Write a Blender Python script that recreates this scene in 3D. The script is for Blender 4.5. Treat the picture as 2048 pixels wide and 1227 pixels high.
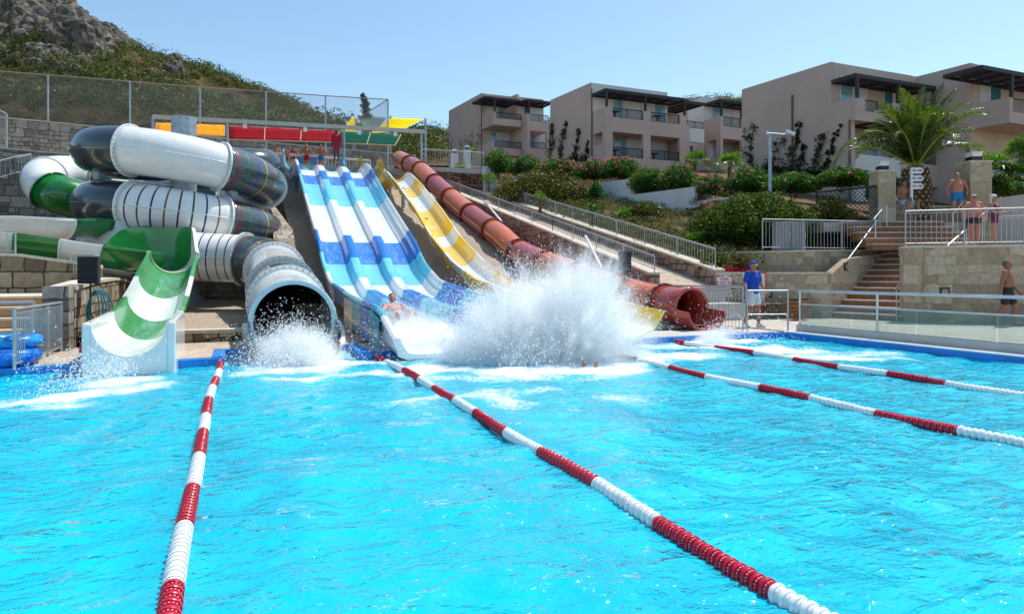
import bpy, bmesh, math, random
import numpy as np
from mathutils import Vector, Matrix
random.seed(7); RNG = np.random.default_rng(7)
for o in list(bpy.data.objects): bpy.data.objects.remove(o)
SC = bpy.context.scene; COL = SC.collection
# ---------------------------------------------------------------- camera, sky, sun, exposure
F, H, VY, TH = 1300.0, 1.5, 548.0, math.radians(22.9)
c_, s_ = math.cos(TH), math.sin(TH)
cam = bpy.data.cameras.new('camera'); camo = bpy.data.objects.new('camera', cam); COL.objects.link(camo)
cam.sensor_width = 36; cam.lens = F/2048*36; cam.shift_y = (VY-613.5)/2048
cam.clip_start = .05; cam.clip_end = 3000
camo.location = (0, 0, H); camo.rotation_euler = (math.pi/2, 0, -TH); SC.camera = camo
SUN_EL, SUN_AZ = math.radians(63), math.radians(72)      # azimuth clockwise from +Y
w = bpy.data.worlds.new('World'); SC.world = w; w.use_nodes = True
wn = w.node_tree; bg = wn.nodes['Background']
sky = wn.nodes.new('ShaderNodeTexSky'); sky.sky_type = 'NISHITA'; sky.sun_disc = False
sky.sun_elevation = SUN_EL; sky.sun_rotation = SUN_AZ; sky.air_density = 1.0; sky.dust_density = .7; sky.ozone_density = .35
tint = wn.nodes.new('ShaderNodeMix'); tint.data_type = 'RGBA'; tint.blend_type = 'MULTIPLY'; tint.inputs[0].default_value = 1; tint.inputs[7].default_value = (.93, 1.05, 1.03, 1)
wn.links.new(sky.outputs[0], tint.inputs[6]); wn.links.new(tint.outputs[2], bg.inputs[0]); bg.inputs[1].default_value = .15
sl = bpy.data.lights.new('sun', 'SUN'); sl.energy = 4.1; sl.angle = math.radians(.53); sl.color = (1, .95, .88)
slo = bpy.data.objects.new('sun', sl); COL.objects.link(slo)
sd = Vector((math.sin(SUN_AZ)*math.cos(SUN_EL), math.cos(SUN_AZ)*math.cos(SUN_EL), math.sin(SUN_EL)))
slo.rotation_euler = sd.to_track_quat('Z', 'Y').to_euler(); slo.location = (10, 10, 30)
SC.render.engine = 'CYCLES'; SC.cycles.volume_bounces = 10; SC.cycles.transparent_max_bounces = 48; SC.cycles.max_bounces = 14; SC.cycles.diffuse_bounces = 6; SC.cycles.transmission_bounces = 12
vs = SC.view_settings; vs.view_transform = 'Standard'; vs.look = 'None'; vs.exposure = 0.28; vs.gamma = 1; vs.use_curve_mapping = False
# ---------------------------------------------------------------- image -> world helpers (photo pixel + distance)
def P(u, v, D):
    a = (u-1024)/F
    return Vector((D*(a*c_+s_), D*(c_-a*s_), H-(v-VY)/F*D))
def G(u, v, z=0.): return P(u, v, F*(H-z)/(v-VY))
def PX(u, v, X): return P(u, v, X/((u-1024)/F*c_+s_))
def PY(u, v, Y): return P(u, v, Y/(c_-(u-1024)/F*s_))
def vdir(u):
    a = (u-1024)/F; v = Vector((a*c_+s_, c_-a*s_, 0)); return v.normalized()
def along(O, e, u):
    a = (u-1024)/F
    cx, cy = O[0]*c_-O[1]*s_, O[0]*s_+O[1]*c_
    ex, ey = e[0]*c_-e[1]*s_, e[0]*s_+e[1]*c_
    return (a*cy-cx)/(ex-a*ey)
def onplane(O, e, u, v):
    t = along(O, e, u); X = O[0]+t*e[0]; Y = O[1]+t*e[1]
    return t, H-(v-VY)/F*(X*s_+Y*c_)
# ---------------------------------------------------------------- materials
MATS = {}
class NT:
    def __init__(s, m): s.t = m.node_tree; s.n = s.t.nodes
    def new(s, ty, **k):
        n = s.n.new('ShaderNode'+ty)
        for a, b in k.items():
            if a.startswith('i_'):
                key = a[2:]; key = int(key) if key.isdigit() else key
                n.inputs[key].default_value = b
            else: setattr(n, a, b)
        return n
    def l(s, a, b): s.t.links.new(a, b)
def c4(c): return (c[0], c[1], c[2], 1)
def ramp(N, fac, stops):
    r = N.new('ValToRGB'); e = r.color_ramp.elements
    while len(e) < len(stops): e.new(.5)
    for i, (p, c) in enumerate(stops): e[i].position = p; e[i].color = c4(c)
    N.l(fac, r.inputs[0]); return r.outputs[0]
def noise(N, vec, scale, detail=4, rough=.55, dist=0):
    n = N.new('TexNoise'); n.inputs['Scale'].default_value = scale; n.inputs['Detail'].default_value = detail
    n.inputs['Roughness'].default_value = rough; n.inputs['Distortion'].default_value = dist
    if vec is not None: N.l(vec, n.inputs['Vector'])
    return n.outputs[0]
def mixc(N, fac, a, b, bt='MIX'):
    m = N.new('Mix', data_type='RGBA', blend_type=bt)
    if isinstance(fac, (int, float)): m.inputs[0].default_value = fac
    else: N.l(fac, m.inputs[0])
    for i, x in ((6, a), (7, b)):
        if isinstance(x, tuple): m.inputs[i].default_value = c4(x)
        else: N.l(x, m.inputs[i])
    return m.outputs[2]
def math_(N, op, a, b=None, c=None):
    m = N.new('Math', operation=op)
    for i, x in enumerate((a, b, c)):
        if x is None: continue
        if isinstance(x, (int, float)): m.inputs[i].default_value = x
        else: N.l(x, m.inputs[i])
    return m.outputs[0]
def bump(N, h, strength=.3, dist=.02):
    b = N.new('Bump'); b.inputs['Strength'].default_value = strength; b.inputs['Distance'].default_value = dist
    N.l(h, b.inputs['Height']); return b.outputs[0]
def mat(name, col, rough=.6, metal=0, var=.12, vscale=3, bmp=0, bscale=40, spec=.5, coat=0, trans=0):
    if name in MATS: return MATS[name]
    m = bpy.data.materials.new(name); m.use_nodes = True; N = NT(m); b = N.n['Principled BSDF']
    g = N.new('NewGeometry'); pos = g.outputs['Position']
    nz = noise(N, pos, vscale, 5, .6)
    lo = tuple(x*(1-var) for x in col); hi = tuple(min(1, x*(1+var)) for x in col)
    N.l(ramp(N, nz, [(.3, lo), (.7, hi)]), b.inputs['Base Color'])
    rr = N.new('MapRange'); N.l(nz, rr.inputs[0]); rr.inputs[3].default_value = max(.02, rough-.08); rr.inputs[4].default_value = min(1, rough+.1)
    N.l(rr.outputs[0], b.inputs['Roughness'])
    b.inputs['Metallic'].default_value = metal; b.inputs['Specular IOR Level'].default_value = spec
    b.inputs['Coat Weight'].default_value = coat; b.inputs['Coat Roughness'].default_value = .06
    if trans:
        b.inputs['Subsurface Weight'].default_value = trans; b.inputs['Subsurface Radius'].default_value = (.05, .05, .05)
    if bmp: N.l(bump(N, noise(N, pos, bscale, 4), bmp), b.inputs['Normal'])
    MATS[name] = m; return m
def masonry(name, cols, mortar, bw=.34, bh=.19, warp=.10, bumpd=.03, ms=.018):
    m = bpy.data.materials.new(name); m.use_nodes = True; N = NT(m); b = N.n['Principled BSDF']
    uv = N.new('UVMap'); uv.uv_map = 'uv'
    nn = N.new('TexNoise'); nn.inputs['Scale'].default_value = 1.6; nn.inputs['Detail'].default_value = 2; N.l(uv.outputs[0], nn.inputs['Vector'])
    sub = N.new('VectorMath', operation='SUBTRACT'); N.l(nn.outputs['Color'], sub.inputs[0]); sub.inputs[1].default_value = (.5, .5, .5)
    sc = N.new('VectorMath', operation='SCALE'); N.l(sub.outputs[0], sc.inputs[0]); sc.inputs['Scale'].default_value = warp*2.2
    ad = N.new('VectorMath', operation='ADD'); N.l(uv.outputs[0], ad.inputs[0]); N.l(sc.outputs[0], ad.inputs[1])
    def brick(W, Hh, off, sq, sf):
        br = N.new('TexBrick'); br.offset = off; br.squash = sq; br.squash_frequency = sf; br.offset_frequency = 2
        N.l(ad.outputs[0], br.inputs['Vector']); br.inputs['Scale'].default_value = 1
        br.inputs['Brick Width'].default_value = W; br.inputs['Row Height'].default_value = Hh
        br.inputs['Mortar Size'].default_value = ms; br.inputs['Mortar Smooth'].default_value = .35
        br.inputs['Color1'].default_value = (0, 0, 0, 1); br.inputs['Color2'].default_value = (1, 1, 1, 1); br.inputs['Bias'].default_value = 0
        br.inputs['Mortar'].default_value = (.5, .5, .5, 1)
        return br
    b1 = brick(bw, bh, .43, .62, 3); b2 = brick(bw*1.75, bh*2, .37, .7, 2)
    sel = noise(N, uv.outputs[0], .9, 1); selb = math_(N, 'GREATER_THAN', sel, .52)
    col = mixc(N, selb, b1.outputs['Color'], b2.outputs['Color'])
    mf = N.new('Mix', data_type='FLOAT'); N.l(selb, mf.inputs[0]); N.l(b1.outputs['Fac'], mf.inputs[2]); N.l(b2.outputs['Fac'], mf.inputs[3])
    k = len(cols); base = ramp(N, col, [(i/(k-1), cc) for i, cc in enumerate(cols)])
    st = noise(N, uv.outputs[0], 7, 6, .65)
    base = mixc(N, .55, base, ramp(N, st, [(.3, (.35, .33, .3)), (.7, (1, 1, 1))]), 'MULTIPLY')
    base = mixc(N, mf.outputs[0], base, mortar)
    N.l(base, b.inputs['Base Color']); b.inputs['Roughness'].default_value = .9; b.inputs['Specular IOR Level'].default_value = .2
    h = math_(N, 'SUBTRACT', math_(N, 'MULTIPLY', st, .5), mf.outputs[0])
    N.l(bump(N, h, 1, bumpd), b.inputs['Normal']); MATS[name] = m; return m
# ---------------------------------------------------------------- mesh building
def new_obj(name, me, parent=None):
    o = bpy.data.objects.new(name, me); COL.objects.link(o)
    if parent is not None: o.parent = parent
    return o
def tag(o, label=None, cat=None, group=None, kind=None):
    if label: o['label'] = label
    if cat: o['category'] = cat
    if group: o['group'] = group
    if kind: o['kind'] = kind
    return o
def thing(name, label, cat, group=None, loc=(0, 0, 0), rz=0):
    o = bpy.data.objects.new(name, None); COL.objects.link(o); o.location = loc; o.rotation_euler = (0, 0, rz)
    o.empty_display_size = .2
    return tag(o, label, cat, group)
class MB:
    def __init__(s): s.v = []; s.f = []; s.m = []; s.sm = []
    def add(s, vs, fs, mi=0, smooth=False):
        b = len(s.v); s.v += [tuple(p) for p in vs]
        for f in fs: s.f.append(tuple(b+i for i in f)); s.m.append(mi); s.sm.append(smooth)
    def hexa(s, p, mi=0):      # 8 points: bottom 4 (ccw), top 4
        s.add(p, [(3, 2, 1, 0), (4, 5, 6, 7), (0, 1, 5, 4), (1, 2, 6, 5), (2, 3, 7, 6), (3, 0, 4, 7)], mi)
    def box(s, c, sz, mi=0, rz=0, M=None):
        x, y, z = sz[0]/2, sz[1]/2, sz[2]/2
        pts = [Vector(q) for q in ((-x, -y, -z), (x, -y, -z), (x, y, -z), (-x, y, -z), (-x, -y, z), (x, -y, z), (x, y, z), (-x, y, z))]
        R = M if M is not None else Matrix.Rotation(rz, 3, 'Z')
        s.hexa([Vector(c)+R@q for q in pts], mi)
    def rod(s, a, b, r, n=8, r2=None, mi=0, cap=True, smooth=True):
        a = Vector(a); b = Vector(b); d = (b-a)
        if d.length < 1e-6: return
        q = d.to_track_quat('Z', 'Y').to_matrix(); r2 = r if r2 is None else r2
        vs = [a+q@Vector((r*math.cos(2*math.pi*i/n), r*math.sin(2*math.pi*i/n), 0)) for i in range(n)]
        vs += [b+q@Vector((r2*math.cos(2*math.pi*i/n), r2*math.sin(2*math.pi*i/n), 0)) for i in range(n)]
        s.add(vs, [(i, (i+1) % n, n+(i+1) % n, n+i) for i in range(n)], mi, smooth)
        if cap: s.add(vs, [tuple(range(n-1, -1, -1)), tuple(range(n, 2*n))], mi)
    def tube(s, pts, r, n=8, mi=0):
        for i in range(len(pts)-1): s.rod(pts[i], pts[i+1], r, n, mi=mi)
    def lathe(s, c, prof, n=20, mi=0, axis=None, caps=True):
        q = Matrix.Identity(3) if axis is None else Vector(axis).to_track_quat('Z', 'Y').to_matrix()
        c = Vector(c); vs = []
        for r, z in prof:
            for i in range(n):
                vs.append(c+q@Vector((r*math.cos(2*math.pi*i/n), r*math.sin(2*math.pi*i/n), z)))
        fs = []
        for k in range(len(prof)-1):
            for i in range(n): fs.append((k*n+i, k*n+(i+1) % n, (k+1)*n+(i+1) % n, (k+1)*n+i))
        s.add(vs, fs, mi, True)
        if caps:
            m = len(prof)-1
            s.add(vs, [tuple(range(n-1, -1, -1)), tuple(range(m*n, m*n+n))], mi)
    def prism(s, poly, z0, z1, mi=0):   # poly: list of (x,y) ccw ; z0,z1 float or per-vertex lists
        n = len(poly)
        a0 = z0 if isinstance(z0, (list, tuple)) else [z0]*n; a1 = z1 if isinstance(z1, (list, tuple)) else [z1]*n
        vs = [(p[0], p[1], a0[i]) for i, p in enumerate(poly)]+[(p[0], p[1], a1[i]) for i, p in enumerate(poly)]
        s.add(vs, [tuple(range(n-1, -1, -1)), tuple(range(n, 2*n))]+[(i, (i+1) % n, n+(i+1) % n, n+i) for i in range(n)], mi)
    def wall(s, a, b, za, zb, zbase, th, mi=0, side=1):   # vertical wall slab from a to b (2D), tops za,zb
        a = Vector(a[:2]); b = Vector(b[:2]); d = (b-a).normalized(); nrm = Vector((-d.y, d.x))*th*side
        base = zbase if isinstance(zbase, (tuple, list)) else (zbase, zbase)
        poly = [a, b, b+nrm, a+nrm]; z0 = [base[0], base[1], base[1], base[0]]; z1 = [za, zb, zb, za]
        if side < 0: poly, z0, z1 = poly[::-1], z0[::-1], z1[::-1]
        s.prism(poly, z0, z1, mi)
    def build(s, name, mats, parent=None, uv=False, bevel=0):
        me = bpy.data.meshes.new(name); me.from_pydata(s.v, [], s.f)
        for m in (mats if isinstance(mats, (list, tuple)) else [mats]): me.materials.append(m)
        me.polygons.foreach_set('material_index', s.m); me.polygons.foreach_set('use_smooth', s.sm)
        if uv: boxuv(me)
        me.update(); o = new_obj(name, me, parent)
        if bevel:
            md = o.modifiers.new('bevel', 'BEVEL'); md.width = bevel; md.segments = 2; md.limit_method = 'ANGLE'
        return o
def boxuv(me):
    l = me.uv_layers.new(name='uv')
    for p in me.polygons:
        n = p.normal
        if abs(n.z) > .75: t = Vector((1, 0, 0)); b = Vector((0, 1, 0))
        else:
            t = Vector((-n.y, n.x, 0)).normalized(); b = Vector((0, 0, 1))
        for li in p.loop_indices:
            v = me.vertices[me.loops[li].vertex_index].co
            l.data[li].uv = (v.dot(t), v.dot(b))
def npmesh(name, V, Fc, mats, parent=None, mi=None, smooth=False, attr=None):
    me = bpy.data.meshes.new(name); V = np.asarray(V, dtype=np.float32); Fc = np.asarray(Fc, dtype=np.int32)
    k = Fc.shape[1]; me.vertices.add(len(V)); me.vertices.foreach_set('co', V.ravel())
    me.loops.add(Fc.size); me.loops.foreach_set('vertex_index', Fc.ravel())
    me.polygons.add(len(Fc)); me.polygons.foreach_set('loop_start', np.arange(0, Fc.size, k, dtype=np.int32))
    try: me.polygons.foreach_set('loop_total', np.full(len(Fc), k, dtype=np.int32))
    except Exception: pass
    for m in (mats if isinstance(mats, (list, tuple)) else [mats]): me.materials.append(m)
    if mi is not None: me.polygons.foreach_set('material_index', np.asarray(mi, dtype=np.int32))
    me.polygons.foreach_set('use_smooth', np.full(len(Fc), smooth, dtype=bool))
    if attr:
        for an, av in attr.items():
            at = me.attributes.new(an, 'FLOAT', 'POINT'); at.data.foreach_set('value', np.asarray(av, dtype=np.float32))
    me.update(calc_edges=True); me.validate()
    return new_obj(name, me, parent)
def grid_faces(nu, nv):
    i = np.arange(nu-1)[:, None]*nv+np.arange(nv-1)[None, :]; i = i.ravel()
    return np.stack([i, i+nv, i+nv+1, i+1], 1)
# value noise (numpy)
_T = RNG.random((64, 64, 64)).astype(np.float32)
def vnoise(x, y, z=0):
    x = np.asarray(x, float); y = np.asarray(y, float); z = np.asarray(z, float)+np.zeros_like(x)
    xi, yi, zi = np.floor(x).astype(int), np.floor(y).astype(int), np.floor(z).astype(int)
    fx, fy, fz = x-xi, y-yi, z-zi
    fx, fy, fz = [q*q*(3-2*q) for q in (fx, fy, fz)]
    def T(a, b, c): return _T[(xi+a) & 63, (yi+b) & 63, (zi+c) & 63]
    r = 0
    for a in (0, 1):
        for b in (0, 1):
            for c in (0, 1):
                r = r+T(a, b, c)*(fx if a else 1-fx)*(fy if b else 1-fy)*(fz if c else 1-fz)
    return r
def fbm(x, y, z=0, o=4):
    r = 0; a = .5; t = 0
    for k in range(o):
        r = r+a*vnoise(np.asarray(x)*2**k+k*7.3, np.asarray(y)*2**k+k*3.1, np.asarray(z)*2**k); t += a; a *= .5
    return r/t
def leaves(blobs, size, asp=.5, out=.6, rng=RNG, shell=.45, grav=0):
    """blobs: (cx,cy,cz,rx,ry,rz,n). returns V,F of rhombic leaves"""
    Vs = []
    for (cx, cy, cz, rx, ry, rz, n) in blobs:
        n = int(n); d = rng.normal(size=(n, 3)); d /= np.linalg.norm(d, axis=1)[:, None]
        lump = .78+.42*vnoise(d[:, 0]*2.6+cx*3.1+9, d[:, 1]*2.6+cy*1.7+9, d[:, 2]*2.6+cz+9)
        r = (shell+(1-shell)*rng.random(n)**.6)*lump
        c = np.array([cx, cy, cz])+d*r[:, None]*np.array([rx, ry, rz])
        nr = d*out+rng.normal(size=(n, 3))*.6; nr /= np.linalg.norm(nr, axis=1)[:, None]
        t = np.cross(nr, rng.normal(size=(n, 3))); t /= np.linalg.norm(t, axis=1)[:, None]
        b = np.cross(nr, t); s = size*(.6+.8*rng.random(n))[:, None]
        Vs.append(np.stack([c-t*s, c+b*s*asp, c+t*s, c-b*s*asp], 1).reshape(-1, 3))
    V = np.concatenate(Vs); Fc = np.arange(len(V)).reshape(-1, 4); return V, Fc
def foliage(name, stops, rough=.45, tr=.35, spec=.4):
    m = bpy.data.materials.new(name); m.use_nodes = True; N = NT(m); b = N.n['Principled BSDF']
    g = N.new('NewGeometry'); col = ramp(N, g.outputs['Random Per Island'], [(i/(len(stops)-1), c) for i, c in enumerate(stops)])
    big = noise(N, g.outputs['Position'], .9, 2)
    col = mixc(N, .6, col, ramp(N, big, [(.35, (.55, .6, .5)), (.65, (1.15, 1.05, .9))]), 'MULTIPLY')
    N.l(col, b.inputs['Base Color']); b.inputs['Roughness'].default_value = rough; b.inputs['Specular IOR Level'].default_value = spec
    t = N.new('BsdfTranslucent'); N.l(mixc(N, 1.0, col, (1.5, 1.7, .6), 'MULTIPLY'), t.inputs[0])
    mx = N.new('MixShader'); mx.inputs[0].default_value = tr; N.l(b.outputs[0], mx.inputs[1]); N.l(t.outputs[0], mx.inputs[2])
    N.l(mx.outputs[0], N.n['Material Output'].inputs[0]); MATS[name] = m; return m
def lerp(a, b, t): return a+(b-a)*t
def interp(x, pts): return float(np.interp(x, [p[0] for p in pts], [p[1] for p in pts]))
def evaluated(o):
    dg = bpy.context.evaluated_depsgraph_get(); return bpy.data.meshes.new_from_object(o.evaluated_get(dg))
def text_mesh(txt, size, name, m, parent, M, extrude=.002, align='CENTER', scx=1):
    cu = bpy.data.curves.new(name, 'FONT'); cu.body = txt; cu.size = size; cu.align_x = align; cu.align_y = 'CENTER'; cu.extrude = extrude
    cu.space_line = .85; cu.offset = size*.018
    o = bpy.data.objects.new(name, cu); COL.objects.link(o); bpy.context.view_layer.update()
    me = evaluated(o); bpy.data.objects.remove(o); me.materials.clear(); me.materials.append(m)
    me.transform(Matrix.Diagonal((scx, 1, 1, 1))); me.transform(M)
    return new_obj(name, me, parent)
def plane_frame(p, nrm):     # 4x4: local x right seen from front, y up, z out along nrm
    z = Vector(nrm).normalized(); x = Vector((0, 0, 1)).cross(z).normalized(); y = z.cross(x)
    M = Matrix((x, y, z)).transposed().to_4x4(); M.translation = Vector(p); return M
# palette
STONE = masonry('honey_stone', [(.16, .12, .08), (.34, .26, .17), (.44, .35, .24), (.5, .43, .33)], (.07, .055, .04))
STONEG = masonry('grey_stone', [(.2, .17, .14), (.36, .32, .27), (.47, .42, .36)], (.1, .085, .07), .42, .24)
STONEL = masonry('pale_stone', [(.38, .30, .2), (.52, .42, .29), (.62, .53, .4)], (.44, .34, .23), .5, .28, .12, .012, .012)
STONEP = masonry('pink_stone', [(.25, .15, .1), (.38, .25, .18), (.45, .32, .25)], (.08, .05, .04), .3, .22)
PAVER = masonry('paver_brick', [(.46, .36, .27), (.55, .45, .35), (.6, .5, .4)], (.35, .28, .22), .2, .1, .0, .004, .006)
PAVEL = masonry('pale_paving', [(.5, .44, .37), (.56, .5, .43), (.62, .56, .48)], (.42, .37, .31), .4, .4, .0, .004, .006)
COBBLE = masonry('cobble_cap', [(.3, .25, .2), (.42, .37, .3), (.5, .45, .38)], (.14, .11, .09), .3, .2, .3, .02, .02)
CAP = mat('stone_cap', (.56, .5, .4), .85, var=.2, vscale=8, bmp=.3)
STEEL = mat('brushed_steel', (.55, .57, .58), .3, 1, .1)
STEELC = mat('grey_rail', (.42, .44, .45), .4, .6, .1)
GALV = mat('galvanised_steel', (.36, .42, .46), .45, .4, .25, 6)
WOOD = mat('brown_wood', (.26, .105, .035), .6, var=.35, vscale=9, bmp=.2)
NOSE = mat('pale_nosing', (.5, .42, .4), .7)
BLACK = mat('black_plastic', (.012, .012, .014), .45, bmp=.1, bscale=200)
WHITE = mat('white_gel_coat', (.78, .78, .76), .18, var=.06, coat=.4)
WHITEP = mat('white_paint', (.74, .74, .73), .6, var=.06)
BLUEP = mat('blue_pool_paint', (.0, .19, .60), .35, var=.2)
DGREY = mat('dark_grey_gel_coat', (.036, .048, .054), .16, var=.2, coat=.5)
MGREY = mat('grey_gel_coat', (.075, .095, .095), .18, var=.15, coat=.5)
GREEN = mat('green_gel_coat', (.012, .19, .035), .17, var=.15, coat=.5)
GREENL = mat('light_green_gel_coat', (.035, .27, .05), .2, var=.15, coat=.4)
YEL = mat('yellow_gel_coat', (.86, .56, .0), .2, var=.08, coat=.4)
BLUE = mat('blue_gel_coat', (.0, .17, .58), .18, var=.15, coat=.4)
CYAN = mat('cyan_gel_coat', (.15, .6, .72), .18, var=.1, coat=.4)
TEAL = mat('teal_gel_coat', (.03, .38, .5), .18, var=.1, coat=.4)
REDT = mat('red_brown_gel_coat', (.4, .06, .04), .2, var=.15, coat=.5)
ORT = mat('orange_gel_coat', (.62, .15, .045), .2, var=.12, coat=.5)
REDF = mat('flange_red', (.16, .022, .018), .3, var=.15, coat=.3)
CONC = mat('concrete', (.45, .43, .4), .85, var=.15, vscale=2, bmp=.15)
GRAVEL = mat('gravel', (.38, .31, .245), .95, var=.5, vscale=26, bmp=.9, bscale=34, spec=.1)
BOLT = mat('bolt_steel', (.08, .08, .08), .4, .6)
# ================================================================ SETTING
def struct(o): return tag(o, kind='structure')
Z0 = .12                                        # deck level above the water
g = MB(); g.add([(-900, -900, -2.2), (1500, -900, -2.2), (1500, 1500, -2.2), (-900, 1500, -2.2)], [(0, 1, 2, 3)])
struct(g.build('ground', mat('dry_earth', (.2, .15, .09), .95, var=.4, vscale=.05)))
FW = 11.72; SWX = 12.05                         # far pool wall, side pool wall
foamC = []                                      # (x,y,rx,ry,rot,strength)
def foam_add(p, rx, ry, st=1., rot=0): foamC.append((p.x, p.y, rx, ry, rot, st))
foam_add(G(165, 790), 1.2, .42, 1.0, .5); foam_add(G(225, 765), .6, .5, 1.2, .8); foam_add(G(90, 815), .8, .22, .7, .3)
foam_add(G(600, 735), 1.1, .7, 1.1); foam_add(G(640, 755), 1.2, .35, .7); foam_add(G(850, 740), 1.4, .6, .8)
foam_add(G(1060, 745), 1.6, .9, .85); foam_add(G(1180, 738), 1.2, .9, .8); foam_add(G(1330, 712), 1.4, .8, .7)
foam_add(G(1500, 697), 2.6, .75, .95, -.75); foam_add(G(1440, 682), 1.0, .6, 1.2, -.6); foam_add(G(1640, 715), 1.6, .5, .75, -.7)
foam_add(G(760, 725), .8, .5, .8); foam_add(G(960, 790), 2.0, .7, .45); foam_add(G(1120, 800), 1.5, .9, .42)
# water surface: real waves
xs = np.concatenate([np.arange(-14, -5, .12), np.arange(-5, 9, .042), np.arange(9, SWX, .07), [SWX]])
ys = np.concatenate([np.arange(-4, .8, .2), np.arange(.8, 7, .042), np.arange(7, FW, .055), [FW]])
X, Y = np.meshgrid(xs, ys, indexing='ij'); Z = np.zeros_like(X)
wr = np.random.default_rng(3)
wx = X+.25*(vnoise(X*.7, Y*.7)-.5); wy = Y+.25*(vnoise(X*.7+20, Y*.7+11)-.5)
for k in range(64):
    lam = .18*(2.6/.18)**wr.random(); th = wr.normal(1.9, .9); kk = 2*math.pi/lam; amp = .0027*lam**.55
    ph = kk*(wx*math.cos(th)+wy*math.sin(th))+wr.random()*6.28
    Z += amp*(np.sin(ph)+.25*np.sin(2*ph+1))
foam = np.zeros_like(X)
for (fx, fy, rx, ry, rot, st) in foamC:
    dx, dy = X-fx, Y-fy; cr, sr = math.cos(rot), math.sin(rot)
    q = ((dx*cr+dy*sr)/rx)**2+((-dx*sr+dy*cr)/ry)**2; foam = np.maximum(foam, st*np.exp(-q*1.1))
nf = fbm(X*2.1, Y*2.1, 0, 5); nf2 = fbm(X*9, Y*9, 3, 3)
Z += foam*(.018*nf2+.02*(nf-.5))
Z += (Y > 8)*(Y-8)*.0035*np.sin(X*9+Y*5)*0
foamv = np.clip(foam*1.25+(nf-.5)*1.5*np.clip(foam*3, 0, 1)-.18, 0, 1)
def water_mat():
    m = bpy.data.materials.new('pool_water'); m.use_nodes = True; N = NT(m); b = N.n['Principled BSDF']
    g = N.new('NewGeometry'); pos = g.outputs['Position']
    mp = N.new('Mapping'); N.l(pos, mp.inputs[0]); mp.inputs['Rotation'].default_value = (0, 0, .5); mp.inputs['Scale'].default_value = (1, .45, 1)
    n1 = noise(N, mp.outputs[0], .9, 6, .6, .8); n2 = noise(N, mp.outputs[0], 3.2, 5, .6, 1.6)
    col = ramp(N, n1, [(.34, (.0, .375, .545)), (.5, (.0, .47, .65)), (.66, (.0, .54, .71))])  # darker and lighter cyan patches imitate caustic light in the base colour
    # caustic-like pale streaks: rippling light painted into the water colour
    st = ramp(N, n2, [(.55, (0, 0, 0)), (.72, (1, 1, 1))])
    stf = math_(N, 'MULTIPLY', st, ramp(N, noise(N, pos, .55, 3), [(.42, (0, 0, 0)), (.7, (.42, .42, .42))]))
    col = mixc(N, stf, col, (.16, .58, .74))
    at = N.new('Attribute'); at.attribute_name = 'foam'
    fn = noise(N, pos, 16, 8, .72, .6); fn2 = noise(N, pos, 55, 4, .7)
    fs = math_(N, 'ADD', math_(N, 'MULTIPLY', at.outputs['Fac'], 1.5), math_(N, 'MULTIPLY', math_(N, 'SUBTRACT', fn, .56), 2.6))
    fm = N.new('MapRange'); N.l(fs, fm.inputs[0]); fm.inputs[1].default_value = .1; fm.inputs[2].default_value = .95
    gate = math_(N, 'MULTIPLY', fm.outputs[0], ramp(N, at.outputs['Fac'], [(0, (0, 0, 0)), (.12, (1, 1, 1))]))
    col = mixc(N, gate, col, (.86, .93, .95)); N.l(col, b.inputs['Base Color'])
    rg = N.new('MapRange'); N.l(gate, rg.inputs[0]); rg.inputs[3].default_value = .045; rg.inputs[4].default_value = .6
    N.l(rg.outputs[0], b.inputs['Roughness']); b.inputs['IOR'].default_value = 1.33; b.inputs['Specular IOR Level'].default_value = .75
    mp2 = N.new('Mapping'); N.l(pos, mp2.inputs[0]); mp2.inputs['Rotation'].default_value = (0, 0, -.5); mp2.inputs['Scale'].default_value = (.5, 1, 1)
    h1 = noise(N, mp2.outputs[0], 3.6, 4, .5, .9); h2 = noise(N, pos, 11, 3, .5, .5)
    rd = math_(N, 'ABSOLUTE', math_(N, 'SUBTRACT', noise(N, mp2.outputs[0], 3.1, 4, .55, .4), .5)); hh = math_(N, 'ADD', math_(N, 'MULTIPLY', h1, .8), math_(N, 'MULTIPLY', h2, .3)); hh = math_(N, 'SUBTRACT', hh, math_(N, 'MULTIPLY', rd, 1.6))
    hh = math_(N, 'MULTIPLY', hh, math_(N, 'SUBTRACT', 1.0, math_(N, 'MULTIPLY', gate, .85))); hh = math_(N, 'ADD', hh, math_(N, 'MULTIPLY', math_(N, 'MULTIPLY', fn2, gate), .35))
    sp_ = math_(N, 'MAXIMUM', math_(N, 'SUBTRACT', noise(N, pos, 26, 2, .5), .58), 0.0); pt = ramp(N, noise(N, pos, .8, 3), [(.42, (0, 0, 0)), (.56, (1, 1, 1))])
    hh = math_(N, 'ADD', hh, math_(N, 'MULTIPLY', math_(N, 'MULTIPLY', sp_, pt), .5))
    nrm = bump(N, hh, 1, .06); N.l(nrm, b.inputs['Normal'])
    # body colour of the pool does not follow the ripples; the mirror-like skin does
    df = N.new('BsdfDiffuse'); N.l(col, df.inputs[0]); up = N.new('CombineXYZ'); up.inputs[2].default_value = 1; N.l(up.outputs[0], df.inputs['Normal'])
    gs_ = N.new('BsdfGlossy'); gs_.inputs['Roughness'].default_value = .02; N.l(math_(N, 'ADD', math_(N, 'MULTIPLY', math_(N, 'MULTIPLY', sp_, pt), 1.6), .02), gs_.inputs['Roughness']); N.l(nrm, gs_.inputs['Normal']); fr = N.new('Fresnel'); fr.inputs[0].default_value = 1.36; N.l(nrm, fr.inputs['Normal'])
    fb = math_(N, 'MINIMUM', math_(N, 'MULTIPLY', fr.outputs[0], 1.5), .8); m1 = N.new('MixShader'); N.l(fb, m1.inputs[0]); N.l(df.outputs[0], m1.inputs[1]); N.l(gs_.outputs[0], m1.inputs[2])
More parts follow.
